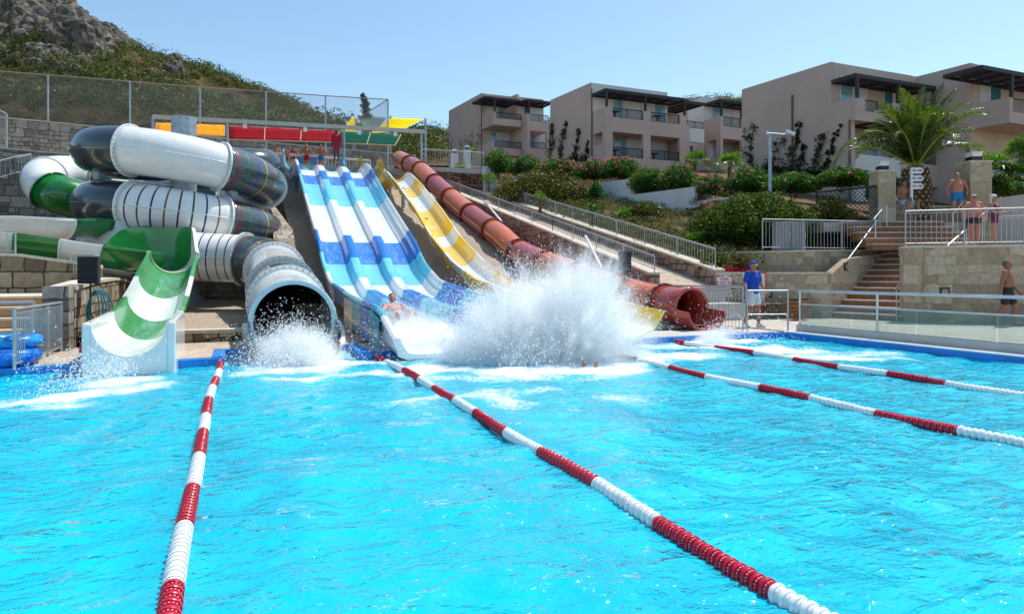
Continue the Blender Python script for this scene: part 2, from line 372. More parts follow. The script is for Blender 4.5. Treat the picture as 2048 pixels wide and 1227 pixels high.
    m2 = N.new('MixShader'); N.l(gate, m2.inputs[0]); N.l(m1.outputs[0], m2.inputs[1]); N.l(b.outputs[0], m2.inputs[2]); N.l(m2.outputs[0], N.n['Material Output'].inputs[0])
    return m
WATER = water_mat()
V = np.stack([X, Y, Z], -1).reshape(-1, 3)
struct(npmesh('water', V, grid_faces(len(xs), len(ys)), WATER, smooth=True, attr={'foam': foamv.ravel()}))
# recessed bay of water under the tube mouth
bx = np.arange(-.2, 2.05, .05); by = np.arange(FW, 13.05, .05); XX, YY = np.meshgrid(bx, by, indexing='ij')
ZZ = .012*np.sin(XX*7+YY*4)+.012*np.sin(YY*11-XX*5)-.004
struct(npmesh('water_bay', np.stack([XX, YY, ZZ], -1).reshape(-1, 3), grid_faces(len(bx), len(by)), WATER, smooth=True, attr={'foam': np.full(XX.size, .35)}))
# pool walls
m = MB()
m.box((-7.3, FW+.1, -.47), (14.2, .2, 1.17)); m.box((-.3, 12.4, -.47), (.2, 1.16, 1.17)); m.box((.9, 13.08, -.47), (2.6, .2, 1.17))
m.box((2.1, 12.35, -.47), (.2, 1.26, 1.17)); m.box((7.12, FW+.1, -.47), (9.84, .2, 1.17))
m.box((SWX+.1, 3.8, -.47), (.2, 16.0, 1.17)); m.box((-14.1, 4, -.47), (.2, 15, 1.17))
struct(m.build('pool_wall', BLUEP))
m = MB(); m.box((0, 4, -1.1), (28, 16, .1)); struct(m.build('pool_floor', mat('pool_floor_paint', (.1, .5, .7), .6)))
m = MB(); m.box((SWX+.13, 3.9, Z0+.005), (.26, 15.8, .03)); tag(m.build('pool_edge_tiles', WHITEP), kind='structure')
# decks
def sheet(poly, z, th=.3):
    mm = MB(); mm.prism(poly, z-th, z); return mm
struct(sheet([(-15, FW+.2), (-.4, FW+.2), (-.4, 13.18), (2.2, 13.18), (2.2, 14.6), (-15, 14.6)], Z0).build('deck_paving', PAVER, uv=True))
struct(sheet([(2.2, FW+.2), (12.05, FW+.2), (12.05, 13.2), (2.2, 13.2)], Z0).build('slide_end_deck', CONC))
struct(sheet([(SWX+.26, -6), (26, -6), (26, 13.2), (SWX+.26, 13.2)], Z0).build('side_deck_paving', PAVEL, uv=True))
struct(sheet([(10.2, 13.2), (22, 13.2), (22, 21), (10.2, 21)], Z0).build('wall_foot_paving', PAVEL, uv=True))
struct(sheet([(-16, -9), (SWX, -9), (SWX, -4.1), (-16, -4.1)], Z0).build('near_deck', PAVEL, uv=True))
# gravel slope below the slides
gp = [(13, .16), (17, .2), (20, .5), (22, 1.15), (24, 2.0), (28, 3.6), (32, 5.0), (36, 6.1), (39, 6.9), (42, 7.4)]
def gz(s): return interp(s, gp)
def gravel(name, x0, x1, y0, y1, fz, mt=None, st=.22, amp=.12):
    xs = np.arange(x0, x1+st, st); ys = np.arange(y0, y1+st, st); X, Y = np.meshgrid(xs, ys, indexing='ij')
    X = np.minimum(X, x1); Y = np.minimum(Y, y1)
    Z = fz(X, Y)+amp*(fbm(X*1.5, Y*1.5, 0, 4)-.5)
    return struct(npmesh(name, np.stack([X, Y, Z], -1).reshape(-1, 3), grid_faces(len(xs), len(ys)), mt or GRAVEL, smooth=True))
gxs = np.array([p[0] for p in gp]); gzs = np.array([p[1] for p in gp])
gravel('gravel_slope', 1.9, 11.7, 13.2, 41, lambda X, Y: np.interp(Y, gxs, gzs), amp=.25)
gravel('gravel_bed', -2.75, 1.5, 14.75, 30, lambda X, Y: .30+.012*(Y-14.75), amp=.08)
# stone walls round the gravel
def stone_wall(label, pts, zb, mt, th=.4, cap=True, name='stone_wall', side=1, capm=None, group=None):
    """pts: [(x,y,ztop)...]"""
    t = thing(name, label, 'wall', group, (pts[0][0], pts[0][1], zb))
    mm = MB()
    off = Vector((-pts[0][0], -pts[0][1], -zb))
    for a, b in zip(pts[:-1], pts[1:]):
        mm.wall((a[0]+off.x, a[1]+off.y), (b[0]+off.x, b[1]+off.y), a[2]+off.z, b[2]+off.z, 0, th, side=side)
    mm.build('masonry', mt, t, uv=True)
    if cap:
        mc = MB()
        for a, b in zip(pts[:-1], pts[1:]):
            d = Vector((b[0]-a[0], b[1]-a[1])).normalized(); n = Vector((-d.y, d.x))*side*-.03
            mc.wall((a[0]+off.x+n.x, a[1]+off.y+n.y), (b[0]+off.x+n.x, b[1]+off.y+n.y), a[2]+off.z+.07, b[2]+off.z+.07, (a[2]+off.z+.003, b[2]+off.z+.003), th+.06, side=side)
        mc.build('coping', capm or CAP, t, uv=True)
    return t
stone_wall('low honey stone kerb wall along the brick paving between green and grey slide mouths', [(-2.75, 14.6, .3), (1.3, 14.6, .3)], .0, STONE, .3)
stone_wall('dark stone retaining wall behind the gravel bed under the white and grey tube', [(-6, 30.2, 2.2), (1.2, 29.2, 2.6)], .3, STONEG, .5)
stone_wall('cobble topped curving stone wall running up the left side of the blue slide', [(1.25, 15.5, .75), (1.3, 19, 1.15), (1.15, 22, 1.9), (1.2, 25, 3.1), (.75, 28, 4.2), (.3, 31, 5.2), (.3, 38, 7.3)], .2, STONE, .62, side=-1, capm=COBBLE)
# red-brown side wall masonry of the two ramps on the right of the slides
def rz_(s): return 1.6+(s-16.8)*.2335
UX = 14.2
for nm in ('x',):
    t = stone_wall('pinkish squared stone wall carrying the upper ramp railing beside the garden', [(UX, 44, rz_(44)), (UX, 30, rz_(30)), (UX, 16.8, rz_(16.8))], .1, STONEP, .4, side=1)
    # side=1 puts thickness on +x
def rl(s): return 1.42+(s-16.6)*.243
LX = 11.75
t = stone_wall('pinkish stone wall carrying the lower ramp railing next to the red tube', [(LX, 40, rl(40)-.0), (LX, 28, rl(28)), (LX, 16.9, rl(16.9))], .1, STONEP, .4, side=1)
m = MB(); m.add([(LX+.4, 16.9, rl(16.9)-.35), (UX, 16.9, rl(16.9)-.35), (UX, 42, rl(42)-.35), (LX+.4, 42, rl(42)-.35)], [(0, 1, 2, 3)])
struct(m.build('ramp_path', PAVER, uv=True))
m = MB(); m.prism([(LX+.4, 16.3), (UX, 16.3), (UX, 16.9), (LX+.4, 16.9)], .1, rl(16.9)-.4); m.prism([(LX, 15.4), (UX, 15.4), (UX, 16.3), (LX, 16.3)], .1, .62)
struct(m.build('ramp_foot_step', CONC))
# ================================================================ right terraces
A1 = (14.2, 17.75); B1 = (17.3, 15.0)
stone_wall('honey stone wall behind the lifeguard and the notice board', [(UX+.0, 16.75, 1.5), (15.3, 16.45, 1.5), B1+(1.5,)], .1, STONEL, .45, name='stone_wall')
sa = Vector((.967, .254, 0)); sw = Vector((.254, -.967, 0)); SO = Vector((17.3, 15.0, 0)); LZ = 2.33
# upper tier wall (behind planter), left wall of the stairs
e_top = SO+sa*3.9
stone_wall('upper tier of pale stone wall left of the brown stair flight', [(15.6, 18.6, 2.22), (SO.x+.55, SO.y+1.15, 2.25), (e_top.x, e_top.y+.1, 2.3)], .1, STONEL, .4)
stone_wall('pale stone wall side rising beside the lower stair flight', [(B1[0], B1[1], 1.5), (SO.x+sa.x*1.2, SO.y+sa.y*1.2, 2.0), (e_top.x, e_top.y, 2.26)], .1, STONEL, .25, cap=False)
RW0 = SO+sw*2.1; RW1 = Vector((22.6, 8.9, 0))
stone_wall('big pale stone retaining wall right of the stairs behind the walking man', [(RW0.x+3.6, RW0.y+1.0, LZ-.08), (RW0.x, RW0.y, LZ-.08), (RW1.x, RW1.y, LZ-.08)], .1, STONEL, .45)
# landing
lp = [(RW0.x+.2, RW0.y+.3), (RW1.x, RW1.y+.3), (30, 12), (30, 24), (19, 22), (16.2, 18.9), (e_top.x-.0, e_top.y+.3), (e_top.x, e_top.y), (e_top.x+sw.x*2.1, e_top.y+sw.y*2.1)]
m = MB(); m.prism(lp, LZ-.3, LZ-.03); struct(m.build('terrace_landing', PAVEL, uv=True))
def stair(label, O, up, wd, width, n, rise, run, z0, name='staircase'):
    t = thing(name, label, 'stairs', None, (O.x, O.y, z0))
    for k in range(n):
        a = up*(run*k); z = rise*(k+1); mt = MB(); mn = mt
        p = [a, a+wd*width, a+wd*width+up*(run+.02 if k < n-1 else run), a+up*(run+.02 if k < n-1 else run)]
        q = [(x.x, x.y) for x in p]
        if (Vector((q[1][0]-q[0][0], q[1][1]-q[0][1], 0)).cross(Vector((q[2][0]-q[1][0], q[2][1]-q[1][1], 0)))).z < 0: q = q[::-1]
        mt.prism(q, 0 if k == 0 else z-rise-.1, z-.045)
        a2 = a-up*.03; p = [a2, a2+wd*width, a2+wd*width+up*(run+.03), a2+up*(run+.03)]; q = [(x.x, x.y) for x in p]
        if (Vector((q[1][0]-q[0][0], q[1][1]-q[0][1], 0)).cross(Vector((q[2][0]-q[1][0], q[2][1]-q[1][1], 0)))).z < 0: q = q[::-1]
        mn.prism(q, z-.042, z, 1); mt.build('step', [WOOD, NOSE], t)
    return t
stair('lower flight of brown timber stairs with pale nosings rising through the stone wall', SO+sw*.0, sa, sw, 2.1, 11, .192, .36, Z0)
# second flight, roughly facing the camera
cr = Vector((c_, -s_, 0)); cf = Vector((s_, c_, 0))
O2 = P(1745, 548, 21.6); O2.z = 0
wid2 = (P(1955, 548, 21.6)-P(1745, 548, 21.6)).length
stair('upper flight of wide brown timber steps below the big palm', O2, cf, cr, wid2, 5, .22, .42, LZ-.03)
TZ = LZ-.03+1.1
m = MB(); a = O2+cf*2.12; q = [a-cr*.6, a+cr*(wid2+3), a+cr*(wid2+3)+cf*9, a-cr*.6+cf*9]; m.prism([(x.x, x.y) for x in q], TZ-.35, TZ-.0)
struct(m.build('upper_terrace', PAVEL, uv=True))
# low planter wall and gate pillars at the top
a = P(1790, 438, 24.6); b = P(1962, 438, 24.6); pw = 4.02
stone_wall('low pale stone planter wall the seated man sits on', [(a.x, a.y, pw), (b.x, b.y, pw)], TZ-.2, STONEL, .5)
def pillar(u0, u1, vt, D, label, zb):
    a = P(u0, 548, D); b = P(u1, 548, D); w_ = (b-a).length; cpt = (a+b)/2+cf*w_/2; zt = H-(vt-VY)/F*D
    t = thing('stone_pillar', label, 'pillar', 'stone gate pillars with lamps', (cpt.x, cpt.y, zb), -TH)
    m = MB(); m.box((0, 0, (zt-zb)/2), (w_, w_, zt-zb)); m.build('shaft', STONEL, t, uv=True)
    m = MB(); m.box((0, 0, zt-zb+.03), (w_+.06, w_+.06, .06)); m.build('coping', CAP, t)
    l = thing('pillar_lamp', label.replace('pillar', 'lamp on the pillar'), 'lamp', 'square lamps on pillars', (cpt.x, cpt.y, zt+.063), -TH)
    m = MB(); m.box((0, 0, .09), (w_*.5, w_*.5, .18)); m.build('lamp_base', BLACK, l, bevel=.008)
    m = MB(); m.box((0, 0, .25), (w_*.48, w_*.48, .14)); m.box((0, 0, .335), (w_*.54, w_*.54, .03)); m.build('lamp_head', WHITEP, l, bevel=.006)
pillar(1757, 1792, 343, 23.9, 'pale stone pillar by the lattice gate, left of the palm', LZ-.05)
pillar(1941, 1984, 324, 23.4, 'taller pale stone pillar right of the man in blue trunks', LZ-.05)
# plain rendered wall far right above the landing
a = P(1990, 400, 23.6); b = P(2200, 380, 21.5); 
t = thing('rendered_wall', 'plain grey rendered wall behind the woman on the terrace', 'wall', None, (a.x, a.y, 2.2)); m = MB()
m.wall((0, 0), (b.x-a.x, b.y-a.y), 2.05, 2.3, 0, .25); m.build('render', mat('grey_render', (.42, .38, .36), .9, var=.08, bmp=.1), t)
# ================================================================ garden terrain
def garden_z(X, Y):
    X = np.asarray(X, float); Y = np.asarray(Y, float)
    r = 1.55+(np.maximum(Y, 15)-16.8)*.2335
    z = r+.14*np.clip(X-14.5, 0, 6.0)+np.clip((X-20.35)*4, 0, 1)*1.0+.03*np.clip(X-21, 0, 40)
    return np.minimum(z, 10)
SOIL = None
def soil_mat():
    m = bpy.data.materials.new('garden_soil'); m.use_nodes = True; N = NT(m); b = N.n['Principled BSDF']
    g = N.new('NewGeometry'); n1 = noise(N, g.outputs['Position'], 1.1, 6, .65); n2 = noise(N, g.outputs['Position'], 14, 5, .7)
    col = ramp(N, n1, [(.38, (.17, .06, .028)), (.5, (.18, .085, .035)), (.6, (.12, .1, .035)), (.72, (.06, .09, .02))])
    N.l(mixc(N, .6, col, ramp(N, n2, [(.3, (.5, .5, .5)), (.7, (1.2, 1.2, 1.2))]), 'MULTIPLY'), b.inputs['Base Color'])
    b.inputs['Roughness'].default_value = .95; N.l(bump(N, n2, 1, .08), b.inputs['Normal']); return m
SOIL = soil_mat()
st = .35; xs = np.arange(14.6, 62, st); ys = np.arange(15.2, 52, st); X, Y = np.meshgrid(xs, ys, indexing='ij')
Z = garden_z(X, Y)+.25*(fbm(X*.7, Y*.7, 1, 4)-.5)
cx = X*c_-Y*s_; cy = X*s_+Y*c_; uu = 1024+F*cx/cy
# keep the terraces free: drop the ground below them
inter = ((uu > 1515) & (cy < 24.9)) | ((Y < 18.9-(X-15.5)*.35) & (X > 15.2)) | (Y < 17.1)
Z = np.where(inter, np.minimum(Z, .6), Z)
struct(npmesh('garden_slope', np.stack([X, Y, Z], -1).reshape(-1, 3), grid_faces(len(xs), len(ys)), SOIL, smooth=True))
# planter soil between the two tiers
m = MB(); m.prism([(14.65, 16.85), (17.2, 15.4), (18.0, 16.1), (15.7, 18.5), (14.65, 18.5)], 1.0, 1.44); struct(m.build('planter_soil', SOIL))
# ================================================================ upper platform
PZ = 7.9
m = MB(); m.box((3, 43.1, PZ-.15), (17, 7, .3)); m.box((3, 43.1, PZ-1.2), (16.6, 6.6, 2.0)); struct(m.build('slide_platform', CONC))
m = MB(); m.prism([(-40, 44.5), (11.5, 46.6), (11.5, 75), (-60, 75)], 6, [9.9, 9.9, 13, 13]); struct(m.build('upper_ground', mat('dry_scrub_earth', (.2, .16, .08), .95, var=.5, vscale=1.2, bmp=.8, bscale=3)))
stone_wall('long grey stone retaining wall behind the slide riders', [(-34, 43.2, 10.5), (-6, 45.8, 10.3), (12, 46.4, 10.1)], 6.0, STONEG, .5)
stone_wall('weathered grey stone terrace wall at far left above the green tube', [(-24, 30.5, 6.8), (-9, 34.5, 6.9), (-1.5, 36.5, 6.9)], 2.0, STONEG, .5)
stone_wall('stepped pale stone wall by the tall fence at far left', [(-19, 31.5, 9.6), (-17.2, 33.5, 9.6), (-16.7, 36.5, 8.6)], 4.0, STONEG, .7)
m = MB(); m.prism([(-34, 34), (-9, 35.2), (1.0, 37.2), (1.0, 46.0), (-8, 45.6), (-34, 43)], 5, 6.6); struct(m.build('upper_terrace_left', GRAVEL))
# left hand terraces
stone_wall('honey rubble wall at left behind the green slide run', [(-22, 22, 5.0), (-12.6, 24.6, 5.0), (-8.6, 25.2, 3.3), (-5.5, 25.6, 2.3)], .2, STONE, .5)
stone_wall('honey stone terrace wall carrying the left railing', [(-16, 17.6, 2.2), (-4.6, 18.0, 1.9), (-3.0, 18.1, 1.65)], .05, STONE, .4)
stone_wall('grey stone pier at the end of the left stepped seating', [(-3.2, 13.9, 1.28), (-2.8, 13.9, 1.28)], .1, STONEG, .4, cap=False, name='stone_pier')
stone_wall('dark rough stone wall behind the left loudspeaker', [(-2.8, 14.35, 1.2), (-2.8, 16.2, 1.3), (-2.75, 18.4, 1.35), (-2.9, 21, 1.3)], .1, STONE, .4)
m = MB(); m.prism([(-22, 18.0), (-3.2, 18.45), (-3.2, 26), (-22, 26)], .1, 1.25); struct(m.build('left_terrace_gravel', GRAVEL))
t = thing('stepped_seating', 'pale timber stepped seating at the far left behind the railing', 'steps', None, (-9.25, 13.9, Z0)); mt, mn = MB(), MB()
for k in range(5):
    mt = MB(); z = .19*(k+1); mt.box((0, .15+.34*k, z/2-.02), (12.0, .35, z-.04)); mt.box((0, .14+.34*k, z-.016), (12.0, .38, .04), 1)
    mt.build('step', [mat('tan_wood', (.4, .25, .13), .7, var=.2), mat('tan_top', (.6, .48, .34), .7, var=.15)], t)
struct(sheet([(-16, 15.6), (-3.2, 15.6), (-3.2, 17.7), (-16, 17.7)], Z0+.95, .9).build('seating_top_paving', CAP))
# ================================================================ SLIDES
def catmull(pts, n=200):
    P_ = [Vector(p) for p in pts]; P_ = [P_[0]*2-P_[1]]+P_+[P_[-1]*2-P_[-2]]; out = []
    seg = len(P_)-3
    for i in range(seg):
        a, b, c, d = P_[i:i+4]; k = max(2, n//seg)
        for j in range(k):
            t = j/k; out.append(.5*((2*b)+(-a+c)*t+(2*a-5*b+4*c-d)*t*t+(-a+3*b-3*c+d)*t**3))
    out.append(P_[-2]); return out
class Path:
    def __init__(s, pts):
        s.p = [Vector(q) for q in pts]; s.L = [0]
        for a, b in zip(s.p[:-1], s.p[1:]): s.L.append(s.L[-1]+(b-a).length)
        s.len = s.L[-1]; A = np.array([tuple(q) for q in s.p]); s.A = A; s.Ln = np.array(s.L)
    def at(s, l): return Vector([np.interp(l, s.Ln, s.A[:, k]) for k in range(3)])
    def frame(s, l):
        e = .12; t = (s.at(min(s.len, l+e))-s.at(max(0, l-e))).normalized()
        side = Vector((t.y, -t.x, 0))
        side = side.normalized() if side.length > 1e-4 else Vector((1, 0, 0))
        return s.at(l), t, side, side.cross(t).normalized()
def sweep(path, l0, l1, prof, step=.15, closed=True, miF=None, caps=False, bank=None):
    """prof(l)-> list of (x,h) ; returns MB"""
    m = MB(); n = max(1, int(math.ceil((l1-l0)/step))); rings = []; ls = [l0+(l1-l0)*i/n for i in range(n+1)]
    for l in ls:
        p, t, sd, up = path.frame(l); pr = prof(l)
        if bank: 
            b = bank(l); cb, sb = math.cos(b), math.sin(b); pr = [(x*cb-h*sb, x*sb+h*cb) for x, h in pr]
        rings.append([p+sd*x+up*h for x, h in pr])
    k = len(rings[0]); vs = [q for r in rings for q in r]
    for i in range(n):
        fs = [(i*k+j, i*k+(j+1) % k, (i+1)*k+(j+1) % k, (i+1)*k+j) for j in range(k if closed else k-1)]
        fs = [f[::-1] for f in fs]
        m.add([], [], 0)
        for f in fs: m.f.append(f); m.m.append(miF((ls[i]+ls[i+1])/2) if miF else 0); m.sm.append(True)
    m.v = [tuple(v) for v in vs]
    if caps and closed:
        m.f.append(tuple(range(k))); m.m.append(0); m.sm.append(False)
        m.f.append(tuple(range(n*k+k-1, n*k-1, -1))); m.m.append(0); m.sm.append(False)
    return m
def smooth_by_angle(o, deg=35):
    me = o.data; bm = bmesh.new(); bm.from_mesh(me)
    bmesh.ops.recalc_face_normals(bm, faces=bm.faces)
    for e in bm.edges:
        e.smooth = not (len(e.link_faces) == 2 and e.calc_face_angle(0) > math.radians(deg))
    bm.to_mesh(me); bm.free(); return o
def tube_profile(r, th, n=28):
    o = [(r*math.cos(2*math.pi*i/n), r*math.sin(2*math.pi*i/n)) for i in range(n)]; return o
def tube_section(path, l0, l1, r, mats, name, parent, stripes=None, th=.035, step=.12, n=32, inner=True):
    """closed shell: outer wall + inner wall; stripes: list of (pos,width,matindex)"""
    cuts = {l0, l1}
    k = max(1, int((l1-l0)/step))
    for i in range(k+1): cuts.add(l0+(l1-l0)*i/k)
    for (sp, wd, mi) in stripes or []: cuts.add(sp-wd/2); cuts.add(sp+wd/2)
    ls = sorted(x for x in cuts if l0-1e-6 <= x <= l1+1e-6); m = MB(); rings = []
    for l in ls:
        p, t, sd, up = path.frame(l)
        rings.append([p+sd*(r*math.cos(a))+up*(r*math.sin(a)) for a in (2*math.pi*i/n for i in range(n))]+
                     [p+sd*((r-th)*math.cos(a))+up*((r-th)*math.sin(a)) for a in (2*math.pi*i/n for i in range(n))])
    m.v = [tuple(q) for rr in rings for q in rr]; K = 2*n
    for i in range(len(ls)-1):
        mid = (ls[i]+ls[i+1])/2; mi = 0
        for (sp, wd, q) in stripes or []:
            if abs(mid-sp) < wd/2: mi = q
        for j in range(n):
            a, b = i*K+j, i*K+(j+1) % n; m.f.append((a, a+K, b+K, b)); m.m.append(mi); m.sm.append(True)
            if inner:
                a, b = a+n, b+n; m.f.append((b, b+K, a+K, a)); m.m.append(mi if stripes else 0); m.sm.append(True)
    for i in (0, len(ls)-1):
        for j in range(n):
            f = (i*K+j, i*K+(j+1) % n, i*K+n+(j+1) % n, i*K+n+j)
            m.f.append(f if i == 0 else f[::-1]); m.m.append(0); m.sm.append(False)
    return m.build(name, mats, parent)
def flange(path, l, r, mt, parent, w_=.05, h=.07, bolts=0, boltm=None):
    p, t, sd, up = path.frame(l); m = MB(); n = 36
    prof = [(r-.02, -w_/2), (r+h, -w_/2), (r+h, w_/2), (r-.02, w_/2)]; vs = []
    for (rr, zz) in prof:
        for i in range(n):
            a = 2*math.pi*i/n; vs.append(p+t*zz+sd*rr*math.cos(a)+up*rr*math.sin(a))
    fs = []
    for k in range(4):
        for i in range(n): fs.append((k*n+i, k*n+(i+1) % n, ((k+1) % 4)*n+(i+1) % n, ((k+1) % 4)*n+i))
    m.add(vs, fs, 0, False)
    if bolts:
        b = m
        for i in range(bolts):
            a = 2*math.pi*(i+.5)/bolts; q = p+sd*(r+h*.55)*math.cos(a)+up*(r+h*.55)*math.sin(a)
            b.rod(q-t*(w_/2+.012), q+t*(w_/2+.012), .014, 5, smooth=False, mi=1)
    return m.build('flange', [mt, boltm or BOLT], parent)
# ---------------------------------------------------------------- blue three lane slide
BXL, BXC = 2.5, 4.1
rim = [(592.6, 318), (609.6, 384), (624, 434), (635.7, 473), (646, 522.6), (661.7, 561.8), (700, 589.7)]
bp = [PX(u, v, BXL) for u, v in rim]
prof_pts = sorted([(p.y, p.z) for p in bp])          # rim height against S
prof_pts = [(10.95, .58), (11.8, .72), (12.6, .88)]+[q for q in prof_pts if q[0] > 13.2]
ytop = prof_pts[-1][0]; ztop = prof_pts[-1][1]
prof_pts += [(ytop+.9, ztop+.12), (ytop+2.4, ztop+.0), (ytop+4.2, ztop+.1), (40.6, 8.25)]
def smoothprof(pts, x0, x1, n=260, k=.9):
    xs = np.linspace(x0, x1, n); zs = np.interp(xs, [p[0] for p in pts], [p[1] for p in pts])
    ker = np.exp(-np.linspace(-2, 2, 41)**2); ker /= ker.sum(); dx = (x1-x0)/n; wdt = int(k/dx)
    t = np.interp(np.arange(len(zs)*1.0), np.arange(len(zs)), zs)
    pad = max(1, wdt); zz = np.concatenate([2*zs[0]-zs[1:pad+1][::-1], zs, 2*zs[-1]-zs[-pad-1:-1][::-1]])
    kk = np.exp(-np.linspace(-2, 2, 2*pad+1)**2); kk /= kk.sum(); zz = np.convolve(zz, kk, 'same')[pad:-pad]
    return list(zip(xs, zz))
bprof = smoothprof(prof_pts, 10.95, 40.6)
RH = .46                                              # rim above lane floor
bpath = Path([(BXC, y, z-RH) for y, z in bprof])
def l_at_y(path, y): return float(np.interp(y, path.A[:, 1] if path.A[-1, 1] > path.A[0, 1] else path.A[::-1, 1], path.Ln if path.A[-1, 1] > path.A[0, 1] else path.Ln[::-1]))
def bfloor(v, u=640): return PX(u, v, BXL)
def blue_profile(l):
    y = float(np.interp(l, bpath.Ln, bpath.A[:, 1])); e = max(0, min(1, (y-11.0)/1.3)); r = RH*(.62+.38*e)
    d = .27*(.75+.25*e); hw = 1.6; pr = [(-hw-.04, r-.16), (-hw-.07, r-.02), (-hw-.03, r+.02), (-hw+.05, r+.0), (-hw+.1, .16), (-hw+.2, .03), (-hw+.34, 0)]
    for cx_ in (-.53, .53):
        pr += [(cx_-.27, 0), (cx_-.19, .05), (cx_-.15, d-.03), (cx_-.11, d), (cx_+.11, d), (cx_+.15, d-.03), (cx_+.19, .05), (cx_+.27, 0)]
    pr += [(hw-.34, 0), (hw-.22, .04), (hw-.16, .2), (hw-.06, .24), (hw-.02, r), (hw+.05, r+.05), (hw+.09, r+.03), (hw+.07, r-.12)]
    pr += [(hw+.03, r-.12), (hw+.02, -.02), (hw-.2, -.1)]
    for cx_ in (.53, -.53): pr += [(cx_+.3, -.06), (cx_+.0, .06), (cx_-.3, -.06)]
    pr += [(-hw+.2, -.1), (-hw+.02, -.02), (-hw-.01, r-.16)]
    return pr
slide = thing('multilane_slide', 'three lane water slide chequered blue, cyan and white, running down to the big splash', 'water slide', None, (BXC, 11, 0))
# band limits along S from the photograph (left rim)
bandv = [(624, 434), (635.7, 473), (646, 522.6), (661.7, 561.8), (700, 589.7), (727, 600), (747, 608)]
by_ = sorted(PX(u, v, BXL).y for u, v in bandv)
by_ = [10.95, 11.85, 12.9, 14.1, 15.6, 18.6, 20.6, 21.95, 23.6, 26.4, 28.6, 30.3, 33.2, 36.5, 40.6]
order = [0, 1, 2, 3, 1, 0, 2, 1, 0, 2, 1, 0, 2, 1]
by_ = [10.95, 12.05, 13.0, 14.0, 15.0, 16.8, 18.8, 20.4, 21.95, 23.5, 27.2, 29.6, 30.7, 33.5, 36.5, 40.6]
cols_ = [WHITE, TEAL, BLUE, CYAN, CYAN, BLUE, WHITE, CYAN, BLUE, WHITE, CYAN, BLUE, WHITE, BLUE, CYAN]
for i in range(len(by_)-1):
    l0, l1 = l_at_y(bpath, by_[i]), l_at_y(bpath, by_[i+1])
    o = sweep(bpath, l0, l1-.004, blue_profile, .2, caps=(i == 0)).build('slide_section', cols_[i], slide); smooth_by_angle(o, 50)
    # bolted joint on the outer wall
# rounded outer end fins and divider noses (white) at the water
m = MB()
# outer skirt along the left side of the runout
for y0, y1, mt in ((12.1, 12.95, TEAL), (12.95, 14.0, BLUE), (14.0, 15.0, TEAL), (15.0, 16.2, WHITE)):
    mm = MB(); z0 = interp(y0, bprof)-.1; z1 = interp(y1, bprof)-.1
    mm.prism([(BXL-.11, y0), (BXL-.075, y0), (BXL-.075, y1-.01), (BXL-.11, y1-.01)], [z0-.62, z0-.62, z1-.62, z1-.62], [z0, z0, z1, z1]); mm.build('side_skirt', mt, slide)
for y in (16.5, 20.5, 25, 29.5, 33.0, 36.5):
    zf = interp(y, bprof)-RH-.12
    for x in (-1.3, 0, 1.3):
        mm = MB(); mm.rod((BXC+x, y, gz(y)-.3), (BXC+x, y, zf), .06, 10); mm.build('support_post', GALV, slide)
    mm = MB(); mm.box((BXC, y, zf-.03), (3.0, .1, .1)); mm.build('cross_beam', GALV, slide)
# entry fins standing up at the start of the slide
for k, (x, mt) in enumerate(((-1.66, TEAL), (1.62, TEAL))):
    mm = MB(); pts = []
    for i in range(13):
        a = i/12; y = 36.6+4*a; pts.append((y, interp(y, bprof)-.1, interp(y, bprof)+.0+.75*math.exp(-((a-.72)/.22)**2)))
    for (ya, ba, ta), (yb, bb, tb) in zip(pts[:-1], pts[1:]):
        mm.hexa([(BXC+x-.05, ya, ba), (BXC+x+.05, ya, ba), (BXC+x+.05, yb, bb), (BXC+x-.05, yb, bb), (BXC+x-.05, ya, ta), (BXC+x+.05, ya, ta), (BXC+x+.05, yb, tb), (BXC+x-.05, yb, tb)])
    mm.build('entry_fin', mt, slide)
# thin sheets of water running down the lanes
def wetmat():
    m = bpy.data.materials.new('running_water'); m.use_nodes = True; N = NT(m); b = N.n['Principled BSDF']
    g = N.new('NewGeometry'); mp = N.new('Mapping'); N.l(g.outputs['Position'], mp.inputs[0]); mp.inputs['Scale'].default_value = (1, .22, .5)
    n = noise(N, mp.outputs[0], 9, 6, .7, .5); n2 = noise(N, g.outputs['Position'], 60, 4, .7)
    b.inputs['Base Color'].default_value = (.5, .78, .92, 1); b.inputs['Roughness'].default_value = .15
    N.l(bump(N, math_(N, 'ADD', n, math_(N, 'MULTIPLY', n2, .4)), .7, .03), b.inputs['Normal'])
    a = ramp(N, math_(N, 'ADD', math_(N, 'MULTIPLY', n, .7), math_(N, 'MULTIPLY', n2, .3)), [(.46, (.02, .02, .02)), (.7, (.42, .42, .42))])
    N.l(a, b.inputs['Alpha']); return m
WET = wetmat()
for k, cx_ in enumerate((-1.06, 0, 1.06)):
    o = sweep(bpath, l_at_y(bpath, 12.2), l_at_y(bpath, 35), lambda l: [(cx_-.3, .015), (cx_+.3, .015)], .25, closed=False).build('water_film', WET, slide)
